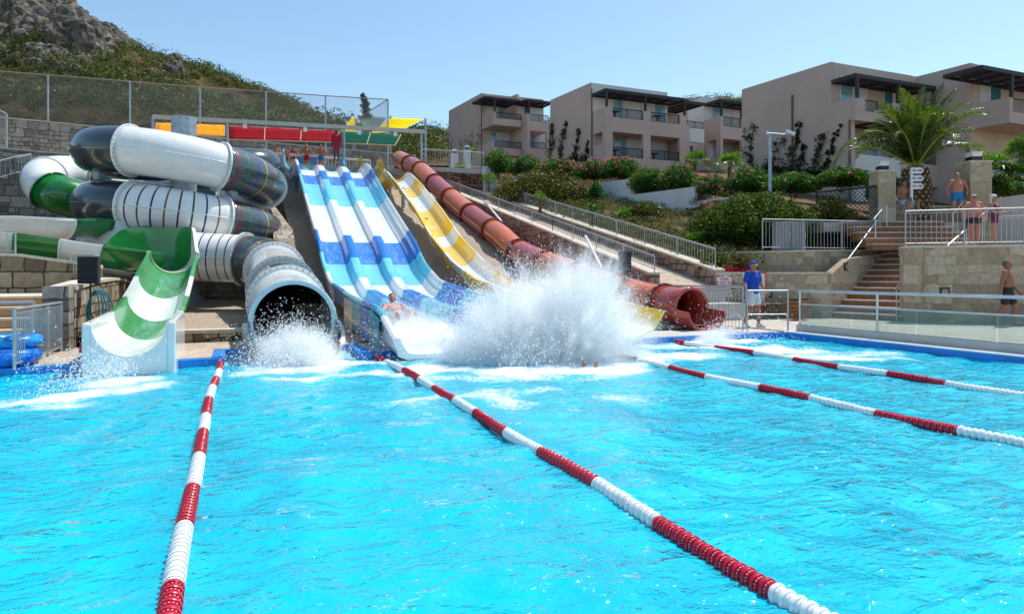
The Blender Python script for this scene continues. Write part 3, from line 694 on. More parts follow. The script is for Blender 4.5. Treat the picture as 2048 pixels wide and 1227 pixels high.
# ---------------------------------------------------------------- yellow trough
YX = 7.43; YR = .53
yr = [(776, 342.6), (798, 368.7), (832, 415.6), (866, 473), (907.8, 522.6), (954.7, 559)]
yp = sorted((PX(u, v, 6.9).y, PX(u, v, 6.9).z) for u, v in yr)
yprof_pts = [(11.2, .72), (12.5, .86), (15.5, .95)]+[(y, z) for y, z in yp if y > 16]
yt, yz = yprof_pts[-1]; yprof_pts += [(yt+.7, yz+.1), (yt+2.2, yz-.1), (yt+4.2, yz+.25), (40.6, 8.35)]
yprof = smoothprof(yprof_pts, 11.2, 40.6, k=.8)
ypath = Path([(YX, y, z) for y, z in yprof])
def trough(r, rimw=.1, depth=.46, n=14, hi=0):
    def f(l):
        inn = [(r*math.cos(math.pi+math.pi*i/n), -depth+depth*(1-abs(math.sin(math.pi*i/n))**1.0)) for i in range(n+1)]
        inn = [(x, h) for x, h in inn]
        out = [((r+.04)*math.cos(math.pi*i/n), -(depth+.04)*abs(math.sin(math.pi*i/n))) for i in range(n+1)]
        out = [(x, min(h, -.05)) for x, h in out]
        return [(-r-rimw, -.05), (-r-rimw, .015), (-r-.02, .03)]+inn+[(r+.02, .03), (r+rimw, .015), (r+rimw, -.05)]+out[1:-1]
    return f
ysl = thing('open_trough_slide', 'yellow and white banded open trough slide between the blue slide and the red tube', 'water slide', None, (YX, 11.2, 0))
cuts = [11.2, 13.4, 17.8, 20.2, 22.3, 24.2, 25.0, 27.6, 29.4, 31, 33, 36.5, 38.6, 40.6]
mts = [YEL, WHITE, YEL, WHITE, YEL, WHITE, YEL, WHITE, YEL, WHITE, YEL, WHITE, YEL]
def ylip(l):
    y = float(np.interp(l, ypath.Ln, ypath.A[:, 1])); e = max(0, min(1, (y-11.2)/1.2)); f = trough(YR+.12*max(0, 1-(y-11.2)/5), .09, .5*(1-.0*e))(l)
    return f
for i in range(len(cuts)-1):
    l0, l1 = l_at_y(ypath, cuts[i]), l_at_y(ypath, cuts[i+1])
    o = sweep(ypath, l0, l1-.004, ylip, .2, caps=(i == 0)).build('slide_section', mts[i], ysl); smooth_by_angle(o, 50)
    if i:
        p, t, sd, up = ypath.frame(l0); m = MB(); n = 12; r = YR+.03
        for j in range(n):
            a0, a1 = math.pi+math.pi*j/n, math.pi+math.pi*(j+1)/n
            def q(a, rr): return p+sd*rr*math.cos(a)+up*rr*.97*math.sin(a)
            for tt in (0,):
                A_, B_, C_, D_ = q(a0, r+.02), q(a1, r+.02), q(a1, r+.09), q(a0, r+.09)
                m.hexa([A_-t*.02, B_-t*.02, C_-t*.02, D_-t*.02, A_+t*.02, B_+t*.02, C_+t*.02, D_+t*.02])
        m.build('flange', mts[i], o)
sweep(ypath, l_at_y(ypath, 12.2), l_at_y(ypath, 34), lambda l: [(-.3, -.41), (0, -.44), (.3, -.41)], .25, closed=False).build('water_film', WET, ysl)
# upper fins of the yellow slide
for x in (-.6, .6):
    mm = MB(); pts = []
    for i in range(13):
        a = i/12; y = 36.5+4.1*a; z = interp(y, yprof); pts.append((y, z-.1, z+.02+.62*math.exp(-((a-.75)/.2)**2)))
    for (ya, ba, ta), (yb, bb, tb) in zip(pts[:-1], pts[1:]):
        mm.hexa([(YX+x-.04, ya, ba), (YX+x+.04, ya, ba), (YX+x+.04, yb, bb), (YX+x-.04, yb, bb), (YX+x-.04, ya, ta), (YX+x+.04, ya, ta), (YX+x+.04, yb, tb), (YX+x-.04, yb, tb)])
    mm.build('entry_fin', YEL, ysl)
for y in (15.5, 21.5, 27, 31.2, 34.2, 37.5):
    z = interp(y, yprof)-.52
    mm = MB(); mm.rod((YX, y, gz(y)-.3), (YX, y, z), .09, 12); mm.build('support_post', GALV, ysl)
# ---------------------------------------------------------------- red tube
RR = .5
mouth = PX(1383, 622, 10.6)
rc = [(1383, 619, 10.6), (1290, 606, 10.58), (1200, 582, 10.5)]
cl = [(10.6, mouth.y, .64), (10.58, 15.4, .78), (10.5, 18, 1.2)]
for (u, v, X_) in ((1045, 508, 10.35), (1000, 472, 10.22), (950, 436, 10.1), (903, 397, 9.95), (866, 364, 9.8), (838, 339, 9.65), (800, 318, 9.4)):
    p = PX(u, v, X_); cl.append((p.x, p.y, p.z))
cl = sorted(cl, key=lambda q: q[1])
rpath = Path(catmull(cl, 240))
rs = thing('enclosed_tube_slide', 'long straight red brown tube slide with bolted rings beside the stone ramp', 'water slide', None, (10.6, mouth.y, 0))
ringY = [14.55, 16.8, 19.1, 21.4, 23.8, 26.3, 28.9, 31.5, 34.0, 36.4, 38.4]
ls = [0]+[l_at_y(rpath, y) for y in ringY if y < rpath.A[-1, 1]]+[rpath.len]
for i in range(len(ls)-1):
    a, b = ls[i], ls[i+1]
    tube_section(rpath, a+.003, b-.003, RR, [REDT if i % 2 == 0 else ORT], 'tube_section', rs, n=32, step=.3)
    if i: flange(rpath, a, RR, REDF, rs, .05, .06, 20, mat('ring_bolt', (.5, .3, .25), .4))
    # side seams
    for sgn in (-1, 1):
        m = MB(); pts = []
        for j in range(6):
            p, t, sd, up = rpath.frame(a+(b-a)*j/5); pts.append(p+sd*sgn*(RR+.02)-up*.08)
        for p0, p1 in zip(pts[:-1], pts[1:]):
            m.rod(p0, p1, .028, 6)
        m.build('side_seam', REDF if i % 2 else REDT, rs)
# flared lower lip
def lip(path, l0, L, r, mt, parent, up0=.05, dropk=.3, flare=.1, name='exit_lip'):
    """open lower half running on past the mouth, sides curving down to the front"""
    p, t, sd, up = path.frame(l0); t = -t; m = MB(); n = 20; K = 14; rows = []
    for k in range(K+1):
        a = k/K; rr = r+flare*a; top = up0*(1-a)-dropk*a**2.5*r; row = []
        ang0 = math.asin(max(-.98, min(.98, top/rr)))
        for i in range(n+1):
            th_ = (math.pi-ang0)+(math.pi+2*ang0)*i/n
            row.append(p+t*(L*a)+sd*rr*math.cos(th_)+up*(rr*math.sin(th_))*(1-.12*a))
        rows.append(row)
    rows2 = []
    for k in range(K+1):
        row = []
        for i in range(n+1):
            c0 = p+t*(L*k/K); d = (rows[k][i]-c0); row.append(c0+d*(1+.09/ r*.6)-Vector((0, 0, .0)))
        rows2.append(row)
    vs = [q for r_ in rows for q in r_]+[q for r_ in rows2 for q in r_]; W = n+1; O_ = (K+1)*W; fs = []
    for k in range(K):
        for i in range(n):
            a = k*W+i; fs.append((a, a+1, a+W+1, a+W)); fs.append((O_+a, O_+a+W, O_+a+W+1, O_+a+1))
        for i in (0, n):
            a = k*W+i; fs.append((a, a+W, O_+a+W, O_+a))
    for i in range(n):
        a = i; fs.append((a, O_+a, O_+a+1, a+1)); a = K*W+i; fs.append((a, a+1, O_+a+1, O_+a))
    m.add(vs, fs, 0, True); o = m.build(name, mt, parent); return smooth_by_angle(o, 40)
m = MB(); p, t, sd, up = rpath.frame(0)
m.lathe(p, [(RR-.04, -.0), (RR+.035, 0), (RR+.035, .06), (RR-.04, .06), (RR-.04, 0)], 36, axis=t, caps=False); m.build('mouth_rim', REDT, rs)
lip(rpath, 0, .62, RR+.02, REDT, rs, up0=-.02, flare=.02, dropk=.08)
mm = MB(); mm.rod((10.35, 14.6, .1), (10.35, 14.6, .25), .05); mm.rod((10.85, 14.6, .1), (10.85, 14.6, .25), .05); mm.box((10.6, 14.6, .27), (.8, .12, .08)); mm.build('support_cradle', GALV, rs)
for y in (20.5, 25, 30, 35):
    l = l_at_y(rpath, y); p = rpath.at(l); mm = MB(); mm.rod((p.x, p.y, gz(y)-.4), (p.x, p.y, p.z-RR), .08, 10); mm.build('support_post', GALV, rs)
# ---------------------------------------------------------------- grey and white helix tube
HR = .76
HC = P(368, 548, 23.5); HC.z = 0
def cpol(cx, cy, z): return Vector((cx*c_+cy*s_, -cx*s_+cy*c_, z))     # camera axes -> world
hcx, hcy = -11.86, 23.5; hr = 2.69
pts = [cpol(-11.7, 30.6, 6.5), cpol(-10.9, 28.8, 6.25), cpol(-10.7, 27.3, 6.0)]
# angle measured in camera frame: 90 = back, 180 = left, 270 = front, 360 = right ; going back->left->front->right
a = 80; za = 6.75
ang = []
aa = 95
while aa <= 95+360*2+115: ang.append(aa); aa += 15
keyz = [(95, 5.85), (180, 5.82), (270, 5.42), (360, 4.85), (450, 4.45), (540, 4.05), (630, 3.62), (720, 3.08), (810, 2.6), (930, 2.25)]
for q in ang: pts.append(cpol(hcx+hr*math.cos(math.radians(q)), hcy+hr*math.sin(math.radians(q)), interp(q, keyz)))
end0 = pts[-1]
for (cx_, cy_, z) in ((-12.3, 20.4, 2.2), (-10.8, 20.2, 2.1), (-9.4, 20.4, 2.02), (-8.2, 20.35, 1.95), (-7.35, 19.75, 1.8), (-6.75, 18.5, 1.58), (-6.2, 17.2, 1.34), (-5.66, 16.0, 1.12), (-4.99, 14.4, .86), (-4.45, 13.1, .72), (-4.02, 11.95, .63)):
    pts.append(cpol(cx_, cy_, z))
hpath = Path(catmull(pts, 900))
hx = thing('helix_tube_slide', 'dark grey and white tube slide winding in big loops around a grey column', 'water slide', None, (HC.x, HC.y, .4))
SC_ = [mat('stripe_maroon', (.10, .01, .015), .3), mat('stripe_green', (.005, .07, .04), .3), mat('stripe_blue', (.005, .02, .12), .3), mat('stripe_ochre', (.2, .12, .005), .3)]
SCB = [mat('stripe_red_b', (.3, .02, .04), .3), mat('stripe_green_b', (.01, .2, .13), .3), mat('stripe_blue_b', (.02, .07, .35), .3), mat('stripe_yellow_b', (.5, .38, .03), .3)]
def l_at_angle(q):    # length along path at helix angle q
    i = (q-95)/15; tgt = cpol(hcx+hr*math.cos(math.radians(q)), hcy+hr*math.sin(math.radians(q)), interp(q, keyz))
    d = np.linalg.norm(hpath.A-np.array(tuple(tgt)), axis=1); return float(hpath.Ln[int(np.argmin(d))])
def l_near(p):
    d = np.linalg.norm(hpath.A-np.array(tuple(p)), axis=1); return float(hpath.Ln[int(np.argmin(d))])
# boundaries: (angle, material, striped)
secs = [(0, DGREY, 0), (l_at_angle(115), MGREY, 0), (l_at_angle(172), DGREY, 0), (l_at_angle(262), WHITE, 0), (l_at_angle(320), MGREY, 2), (l_at_angle(378), WHITE, 1), (l_at_angle(440), MGREY, 0),
        (l_at_angle(532), DGREY, 0), (l_at_angle(623), WHITE, 1), (l_at_angle(681), MGREY, 2), (l_at_angle(740), WHITE, 0), (l_at_angle(800), MGREY, 0), (l_at_angle(880), DGREY, 0), (l_at_angle(945), WHITE, 0)]
x1 = l_near(cpol(-10.1, 20.3, 2.05)); x2 = l_near(cpol(-8.4, 20.35, 1.97)); x3 = l_near(cpol(-6.75, 18.5, 1.58)); x4 = l_near(cpol(-5.66, 16.0, 1.12)); x5 = l_near(cpol(-4.99, 14.4, .86))
secs = [q for q in secs if q[0] < x1-1.5]+[(x1-1.3, DGREY, 0), (x1, WHITE, 1), (x2, MGREY, 2), (x3, WHITE, 1), (x4, MGREY, 0), (x5, WHITE, 0), (hpath.len, None, 0)]
for i in range(len(secs)-1):
    a, mt, stp = secs[i]; b = secs[i+1][0]; st_ = None; ml = [mt]
    if stp:
        ml = [mt]+(SC_ if stp == 1 else SCB); st_ = []; k = 0; x = a+.22; gap = .31 if stp == 1 else .33
        while x < b-.15: st_.append((x, .045, 1+k % 4)); x += gap; k += 1
    o = tube_section(hpath, a+.003, b-.003, HR, ml, 'tube_section', hx, st_, n=40, step=.14)
    if i and secs[i][0] > 0:
        fm = WHITE if mt in (WHITE,) or (i and secs[i-1][1] is WHITE and mt is not DGREY) else DGREY
        flange(hpath, a, HR, fm, hx, .06, .09, 36)
    k = max(3, int((b-a)/.3))
    for sgn in (-1, 1):
        m = MB()
        q = [hpath.frame(a+(b-a)*j/k) for j in range(k+1)]; q = [p+sd*sgn*(HR+.012) for p, t, sd, up in q]
        for p0, p1 in zip(q[:-1], q[1:]): m.rod(p0, p1, .018, 5)
        m.build('side_seam', MGREY if mt is not WHITE else WHITE, hx)
flange(hpath, .04, HR, WHITE, hx, .08, .1, 36)
p, t, sd, up = hpath.frame(hpath.len); m = MB()
m.lathe(p-t*.02, [(HR-.075, 0), (HR+.02, 0), (HR+.02, .05), (HR-.075, .05), (HR-.075, 0)], 44, axis=t, caps=False); m.build('mouth_rim', mat('pale_blue_rim', (.45, .62, .68), .25, coat=.4), hx)
class RevPath:                                        # same path travelled from the mouth
    def __init__(s, p): s.q = p
    def frame(s, l):
        p, t, sd, up = s.q.frame(s.q.len-l); return p, -t, -sd, up
lip(RevPath(hpath), 0, 1.0, HR, MGREY, hx, up0=.02, flare=.06, dropk=.5)
m = MB(); m.rod((HC.x, HC.y, .3), (HC.x, HC.y, 7.15), .42, 32); m.build('column', GALV, hx)
m = MB(); m.lathe((HC.x, HC.y, .3), [(.95, 0), (.95, .06), (.5, .5), (.43, .9)], 8); m.build('column_base', GALV, hx)
for q in (200, 225, 330, 20, 70, 120, 160):
    for turn in (0, 360):
        ca, sa_ = math.cos(math.radians(q)), math.sin(math.radians(q)); z = interp(q+turn, keyz)-HR-.22
        if z < .8 or q+turn < 95: continue
        m = MB(); e = cpol(hcx+hr*ca, hcy+hr*sa_, z); c0 = cpol(hcx+.4*ca, hcy+.4*sa_, z)
        m.rod(c0, e, .07, 10); m.rod(cpol(hcx+.4*ca, hcy+.4*sa_, z-.55), cpol(hcx+hr*.62*ca, hcy+hr*.62*sa_, z), .045, 8); m.rod(e-Vector((0, 0, .02)), e+Vector((0, 0, .25)), .13, 12, r2=.2); m.build('support_arm', GALV, hx)
# ---------------------------------------------------------------- green trough slide
GX = -1.5; GR = .50
gs = thing('curving_trough_slide', 'green and white banded slide curling in from the left to its white mouth', 'water slide', None, (GX, 10.6, 0))
def CP(u, v, D): return P(u, v, D)
# enclosed upper part
ep = Path(catmull([P(520, 350, 31.5), P(400, 345, 30), P(300, 352, 29), P(215, 352, 28), P(130, 347, 26.4), P(94, 352, 25.4), P(86, 362, 24.7), P(105, 384, 24.2), P(165, 400, 24.8)], 200))
cutsE = [0, .3, .48, .66, .78, .88, 1.0]; me_ = [WHITE, GREEN, GREEN, WHITE, WHITE, GREEN]
def le(p): return float(ep.Ln[int(np.argmin(np.linalg.norm(ep.A-np.array(tuple(p)), axis=1)))])
eb = [le(P(150, 350, 26.9)), le(P(94, 352, 25.4)), le(P(105, 384, 24.2))-.1, ep.len]
for i in range(6):
    a, b = (ep.len*cutsE[i] if i < 3 else eb[i-3]), (ep.len*cutsE[i+1] if i < 2 else eb[i-2])
    tube_section(ep, a+.003, b-.003, .72, [me_[i]], 'tube_section', gs, n=28, step=.25)
    if i: flange(ep, a, .72, me_[i], gs, .04, .05)
def gtrough(r, wall=0., side=1):
    def f(l, w_=wall):
        n = 14; inn = [(r*math.cos(math.pi+math.pi*i/n), r*math.sin(math.pi+math.pi*i/n)) for i in range(n+1)]
        out = [((r+.045)*math.cos(math.pi*i/n), min(-.05, -(r+.045)*math.sin(math.pi*i/n))) for i in range(n+1)]
        wl, wr_ = (w_(l) if callable(w_) else (w_, w_))
        return [(-r-.09, wl-.05), (-r-.09, wl+.015), (-r-.01, wl+.03)]+inn+[(r+.01, wr_+.03), (r+.09, wr_+.015), (r+.09, wr_-.05), (r+.045, wr_-.05)]+out[1:-1]+[(-r-.045, wl-.05)]
    return f
# rear run: from behind the helix leftwards and out, round, and back along the front
gp_pts = [P(380, 470, 22), P(300, 462, 21.5), P(190, 440, 20), P(110, 440, 18.6), P(20, 436, 18.0), P(-80, 440, 17.2), P(-125, 450, 16.3), P(-85, 458, 15.6), P(10, 466, 15.9), P(120, 480, 16.4), P(220, 496, 16.9), P(292, 506, 17.8), P(336, 520, 17.4)]
tail = [Vector((-1.46, 18.2, 2.02)), Vector((-1.5, 17.0, 1.62)), Vector((-1.5, 15.5, 1.2)), Vector((-1.5, 14.0, .9)), Vector((-1.5, 12.6, .78)), Vector((-1.5, 11.36, .76))]
gpts = gp_pts+[P(348, 500, 17.0)+Vector((0, 0, -.35))]+tail
gpath = Path(catmull(gp_pts[:-1]+[P(334, 506, 18.0)]+tail, 420))
def lg(p): return float(gpath.Ln[int(np.argmin(np.linalg.norm(gpath.A-np.array(tuple(p)), axis=1)))])
lc = lg(P(334, 506, 18.0)); lend = gpath.len
def wallf(l):
    # the outer (left hand in travel) wall stands tall through the corner
    x = math.exp(-((l-(lc-.1))/1.3)**4); return (.72*x, 0.0)
def wallg(l):
    e = max(0, 1-(lend-l)/1.0)
    a, b = wallf(l); return (a+.0*e, b)
gcut = [0, 1.9, 3.6, 5.2, 7.0, 9.5, 11.5, 13.3]
lt = [lg(Vector((GX, y, 1))) for y in (10.4,)]
def ly(y):
    i = [k for k in range(len(gpath.p)) if gpath.L[k] > lc+.3]; k = min(i, key=lambda j: abs(gpath.p[j].y-y)); return gpath.L[k]
seq = [(0, GREEN), (.10*lc, WHITE), (.2*lc, GREEN), (.31*lc, WHITE), (.42*lc, WHITE), (lg(P(10, 466, 15.9))+.3, GREEN), (lg(P(120, 480, 16.4))+.1, WHITE), (lg(P(205, 493, 16.8)), GREEN), (lg(P(275, 504, 17.6)), WHITE), (lc-1.0, GREEN), (lc+.55, WHITE), (ly(18.2), GREENL), (ly(16.4), WHITE), (ly(14.8), GREENL), (ly(13.25), WHITE), (lend, None)]
for i in range(len(seq)-1):
    a, mt = seq[i]; b = seq[i+1][0]
    if b-a < .05: continue
    bl = mt
    o = sweep(gpath, a, b-.004, gtrough(GR, wallg), .1).build('slide_section', bl, gs); smooth_by_angle(o, 50)
    if i:
        p, t, sd, up = gpath.frame(a); m = MB(); n = 12; r = GR+.04
        for j in range(n):
            a0, a1 = math.pi+math.pi*j/n, math.pi+math.pi*(j+1)/n
            q = lambda an, rr: p+sd*rr*math.cos(an)+up*rr*math.sin(an)
            A_, B_, C_, D_ = q(a0, r), q(a1, r), q(a1, r+.06), q(a0, r+.06)
            m.hexa([A_-t*.02, B_-t*.02, C_-t*.02, D_-t*.02, A_+t*.02, B_+t*.02, C_+t*.02, D_+t*.02])
        m.build('flange', mt, o)
sweep(gpath, ly(17.6), lend-.1, lambda l: [(-.24, -.42), (0, -.475), (.24, -.42)], .2, closed=False).build('water_film', WET, gs)
# white end block: boxed front below the mouth
p, t, sd, up = gpath.frame(lend); m = MB(); n = 16; r = GR; zb = -.25
x0, x1 = GX-r-.1, GX+r+.1; yA, yB = 11.28, 11.4
ins = [(GX+r*math.cos(math.pi+math.pi*i/n), p.z+r*math.sin(math.pi+math.pi*i/n)) for i in range(n+1)]
ins = [(x, max(z, .02)) for x, z in ins]
for i in range(n):
    (xa, za), (xb, zb_) = ins[i], ins[i+1]
    m.hexa([(xa, yA, zb), (xb, yA, zb), (xb, yB, zb), (xa, yB, zb), (xa, yA, za), (xb, yA, zb_), (xb, yB, zb_), (xa, yB, za)])
m.build('front_skirt', WHITE, gs)
for sgn in (-1, 1):
    m = MB(); xa, xb = (GX-r-.12, GX-r+.01) if sgn < 0 else (GX+r-.01, GX+r+.12)
    m.hexa([(xa, yA, zb), (xb, yA, zb), (xb, 13.2, zb), (xa, 13.2, zb), (xa, yA, p.z+.02), (xb, yA, p.z+.02), (xb, 13.2, p.z+.08), (xa, 13.2, p.z+.08)])
    m.build('side_panel', WHITE, gs, bevel=.04)
for q in ((-3.4, 18.6), (-1.6, 19.6), (-1.5, 14.2)):
    m = MB(); m.rod((q[0], q[1], .2), (q[0], q[1], 1.3 if q[1] > 15 else .3), .07, 10); m.build('support_post', GALV, gs)

def rebase(t):
    for ch in t.children: ch.location = ch.location-t.location
bpy.context.view_layer.update()
for t in (slide, ysl, rs, hx, gs): rebase(t)
# ================================================================ LANE ROPES
RED_F = mat('red_float', (.5, .004, .03), .3, var=.1); WHT_F = mat('white_float', (.78, .8, .8), .35, var=.05, trans=.15)
def disc_proto(holes):
    # spool shaped float: wide rim ring with recessed web, axis along Y
    prof = [(.012, -.028), (.034, -.028), (.0425, -.022), (.0435, -.010), (.050, -.009), (.0525, -.005), (.0525, .009), (.050, .013), (.043, .014), (.040, .026), (.034, .029), (.012, .029)]
    m = MB()
    for a, b in zip(prof[:-1], prof[1:]): m.lathe((0, 0, 0), [a, b], 22, axis=(0, 1, 0), caps=False)
    return m
DV = np.array(disc_proto(0).v); DF = disc_proto(0).f
def dots(mi): pass
def rope_water_z(x, y): return .008
def lane_rope(label, X0, y_near, y_far, red_edges):
    """red_edges: list of (y0,y1) of the red runs, far to near; the rest is white"""
    t = thing('lane_rope', label, 'lane rope', 'lane ropes across the pool', (X0, y_near, 0)); pitch = .0615
    n = int((y_far-y_near)/pitch); runs = []
    for k in range(n):
        y = y_far-pitch*(k+.5); red = any(a <= y <= b for a, b in red_edges)
        if not runs or runs[-1][0] != red: runs.append((red, []))
        runs[-1][1].append(y)
    rr = random.Random(X0)
    for red, ysl_ in runs:
        V = []; Fq = []; nc = []
        m = MB(); m.sm = []
        for y in ysl_:
            sag = .012*math.sin(y*1.3+X0)+.05*math.sin((y-y_near)/(y_far-y_near)*3.14+X0*0)*0; z = .022+.010*math.sin(y*2.3+X0*2)+.012*max(0, min(1, (y-7)/3))+rr.uniform(-.003, .003)
            A = Matrix.Rotation(rr.uniform(-.06, .06), 3, 'Z') @ Matrix.Rotation(rr.uniform(-.06, .06), 3, 'X') @ Matrix.Rotation(rr.uniform(0, 6.28), 3, 'Y')
            Q = (np.array(A) @ DV.T).T+np.array([sag+.02*math.sin(y*.7+X0), y-y_near, z]); b = len(m.v)
            m.v += [tuple(q) for q in Q]
            for f in DF: m.f.append(tuple(b+i for i in f)); m.m.append(0); m.sm.append(True)
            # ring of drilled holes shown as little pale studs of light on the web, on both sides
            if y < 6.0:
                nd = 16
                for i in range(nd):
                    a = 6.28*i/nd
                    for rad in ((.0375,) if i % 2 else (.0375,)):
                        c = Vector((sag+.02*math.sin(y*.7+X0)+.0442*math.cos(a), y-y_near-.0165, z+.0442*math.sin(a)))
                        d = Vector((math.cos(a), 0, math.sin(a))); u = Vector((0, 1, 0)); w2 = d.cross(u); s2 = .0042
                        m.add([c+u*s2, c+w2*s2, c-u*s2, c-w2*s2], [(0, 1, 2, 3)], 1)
        # steel cable through the run
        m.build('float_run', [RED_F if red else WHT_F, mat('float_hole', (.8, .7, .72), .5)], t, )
    mm = MB(); q = [(0+.02*math.sin(y*.7+X0), y-y_near, .018) for y in np.linspace(y_near, y_far+.18, 30)]
    mm.tube(q, .006, 6); mm.build('cable', STEEL, t)
    return t
def edges(px, X0=None):   # pixel rows (y) along rope in full size photo, given u for each
    out = []
    for (u0, v0), (u1, v1) in px: out.append(tuple(sorted((G(u0, v0, .02).y, G(u1, v1, .02).y))))
    return out
def ropeX(u, v): return G(u, v, .02).x
lane_rope('lane rope at left with red and white floats, nearest the green slide', -.285, .8, FW-.05,
    [(10.75, 12), (9.3, 10.0), (7.7, 8.4), (6.3, 7.0), (5.15, 5.75), (3.6, 4.25), (1.6, 2.75)] if 0 else edges([((438, 718), (434, 742)), ((430, 759), (427, 778)), ((422, 800), (415, 831)), ((410, 866), (401, 914)), ((392, 971), (372, 1057)), ((345, 1177), (300, 1320))]))
lane_rope('lane rope with red and white floats starting between the grey tube and blue slide', 2.33, -1.5, FW-.05,
    edges([((733, 705), (762, 724)), ((787, 743), (815, 760)), ((843, 777), (885, 803)), ((928, 829), (990, 864)), ((1060, 905), (1165, 975)), ((1300, 1045), (1530, 1183)), ((1900, 1400), (2500, 1760))]))
lane_rope('lane rope starting in the big splash with long red and white runs', 6.28, -1.0, FW-.2,
    edges([((1210, 710), (1268, 722)), ((1330, 737), (1405, 753)), ((1493, 777), (1602, 800)), ((1738, 828), (1906, 865))]))
lane_rope('lane rope farthest right, starting beside the red tube mouth', 8.85, -1.0, FW-.05,
    edges([((1302, 673), (1358, 687)), ((1418, 696), (1483, 709)), ((1562, 721), (1650, 735)), ((1757, 749), (1882, 768)), ((2036, 793), (2300, 840))]))
# ================================================================ SPLASHES
def drop_mat():
    m = bpy.data.materials.new('water_drops'); m.use_nodes = True; N = NT(m); b = N.n['Principled BSDF']
    b.inputs['Base Color'].default_value = (.95, .98, 1, 1); b.inputs['Roughness'].default_value = .25; b.inputs['IOR'].default_value = 1.33
    t = N.new('BsdfTranslucent'); t.inputs[0].default_value = (.95, .98, 1, 1)
    mx = N.new('MixShader'); mx.inputs[0].default_value = .6; N.l(b.outputs[0], mx.inputs[1]); N.l(t.outputs[0], mx.inputs[2]); tp_ = N.new('BsdfTransparent'); m2 = N.new('MixShader'); m2.inputs[0].default_value = .55; N.l(mx.outputs[0], m2.inputs[1]); N.l(tp_.outputs[0], m2.inputs[2]); N.l(m2.outputs[0], N.n['Material Output'].inputs[0]); return m
DROP = drop_mat()
OCT = np.array([(1, 0, 0), (0, 1, 0), (-1, 0, 0), (0, -1, 0), (0, 0, 1), (0, 0, -1)], float)
OF = np.array([(0, 1, 4), (1, 2, 4), (2, 3, 4), (3, 0, 4), (1, 0, 5), (2, 1, 5), (3, 2, 5), (0, 3, 5)])
def drops(name, pts, size, vel=None, stretch=1.0, label=None, cat=None):
    n = len(pts); s = np.asarray(size)[:, None, None]
    V = OCT[None]*s*np.ones((n, 1, 1))
    if vel is not None:
        d = vel/np.linalg.norm(vel, axis=1)[:, None]; k = (V*d[:, None, :]).sum(2, keepdims=True)
        V = V+k*d[:, None, :]*stretch
    V = V+pts[:, None, :]; Fc = (OF[None]+(np.arange(n)*6)[:, None, None]).reshape(-1, 3)
    o = npmesh(name, V.reshape(-1, 3), Fc, DROP, smooth=True); return tag(o, label, cat, kind='stuff')
rg = np.random.default_rng(21)
def plume(base, n, dirs, spd, tmax, spread, jit=.12, g=9.8, drag=.0):
    """ballistic spray from base; dirs = list of (vector, weight)"""
    W = np.array([d[1] for d in dirs], float); W /= W.sum(); k = rg.choice(len(dirs), n, p=W)
    D = np.array([d[0] for d in dirs], float); D /= np.linalg.norm(D, axis=1)[:, None]
    v = D[k]+rg.normal(size=(n, 3))*spread; v /= np.linalg.norm(v, axis=1)[:, None]
    sp = spd*(.25+.75*rg.random(n)**.7); v *= sp[:, None]; t = tmax*rg.random(n)**.8
    p = np.array(base)+rg.normal(size=(n, 3))*jit+v*t[:, None]; p[:, 2] -= .5*g*t**2; vel = v.copy(); vel[:, 2] -= g*t
    ok = p[:, 2] > .0; return p[ok], vel[ok]
def up_(x, y, z): return (x*c_+y*s_, -x*s_+y*c_, z)        # camera axes direction
def multi(specs):
    A, B = [], []
    for sp in specs:
        p, v = plume(*sp); A.append(p); B.append(v)
    return np.concatenate(A), np.concatenate(B)
def PZ_(u, v, D): q = P(u, v, D); return (q.x, q.y, q.z)
fan = [(up_(math.sin(math.radians(a)), .15*math.cos(a), math.cos(math.radians(a))), 1.0) for a in range(-42, 50, 6)]
specs = [(PZ_(1060, 700, 11.0), 52000, fan, 5.9, 1.1, .09, .2), (PZ_(1130, 690, 11.4), 52000, fan, 5.8, 1.1, .12, .28),
         (PZ_(1200, 680, 11.8), 24000, [f for f in fan if -.2 < f[0][0] < .55], 5.2, 1.0, .12, .2), (PZ_(1010, 700, 10.9), 14000, fan[:9], 5.0, .95, .14, .25),
         (PZ_(1100, 650, 11.4), 26000, fan, 4.6, .8, .2, .35), (PZ_(1060, 740, 10.3), 9000, [(up_(-.3, -.6, .6), 1), (up_(.4, -.6, .6), 1), (up_(0, -.3, 1), 1)], 3.4, .6, .3, .3)]
p_, v_ = multi(specs)
bc = np.array(PZ_(1103, 735, 11.0)); dx_ = p_-bc; qx = dx_[:, 0]*c_-dx_[:, 1]*s_; qy = dx_[:, 0]*s_+dx_[:, 1]*c_
qq = (qx/1.65)**2+(qy/1.1)**2+(p_[:, 2]/1.95)**2; kp = rg.random(len(qq)) < np.where(qq < .8, .30, np.exp(-np.maximum(qq-.9, 0)*3.2)*.75); p_, v_ = p_[kp], v_[kp]
sz = .0026+.0052*rg.random(len(p_))**3; sz *= (1+.5*(rg.random(len(p_)) > .985))
drops('spray', p_, sz, v_, 3.2, 'tall white burst of spray where riders hit the pool', 'water spray')
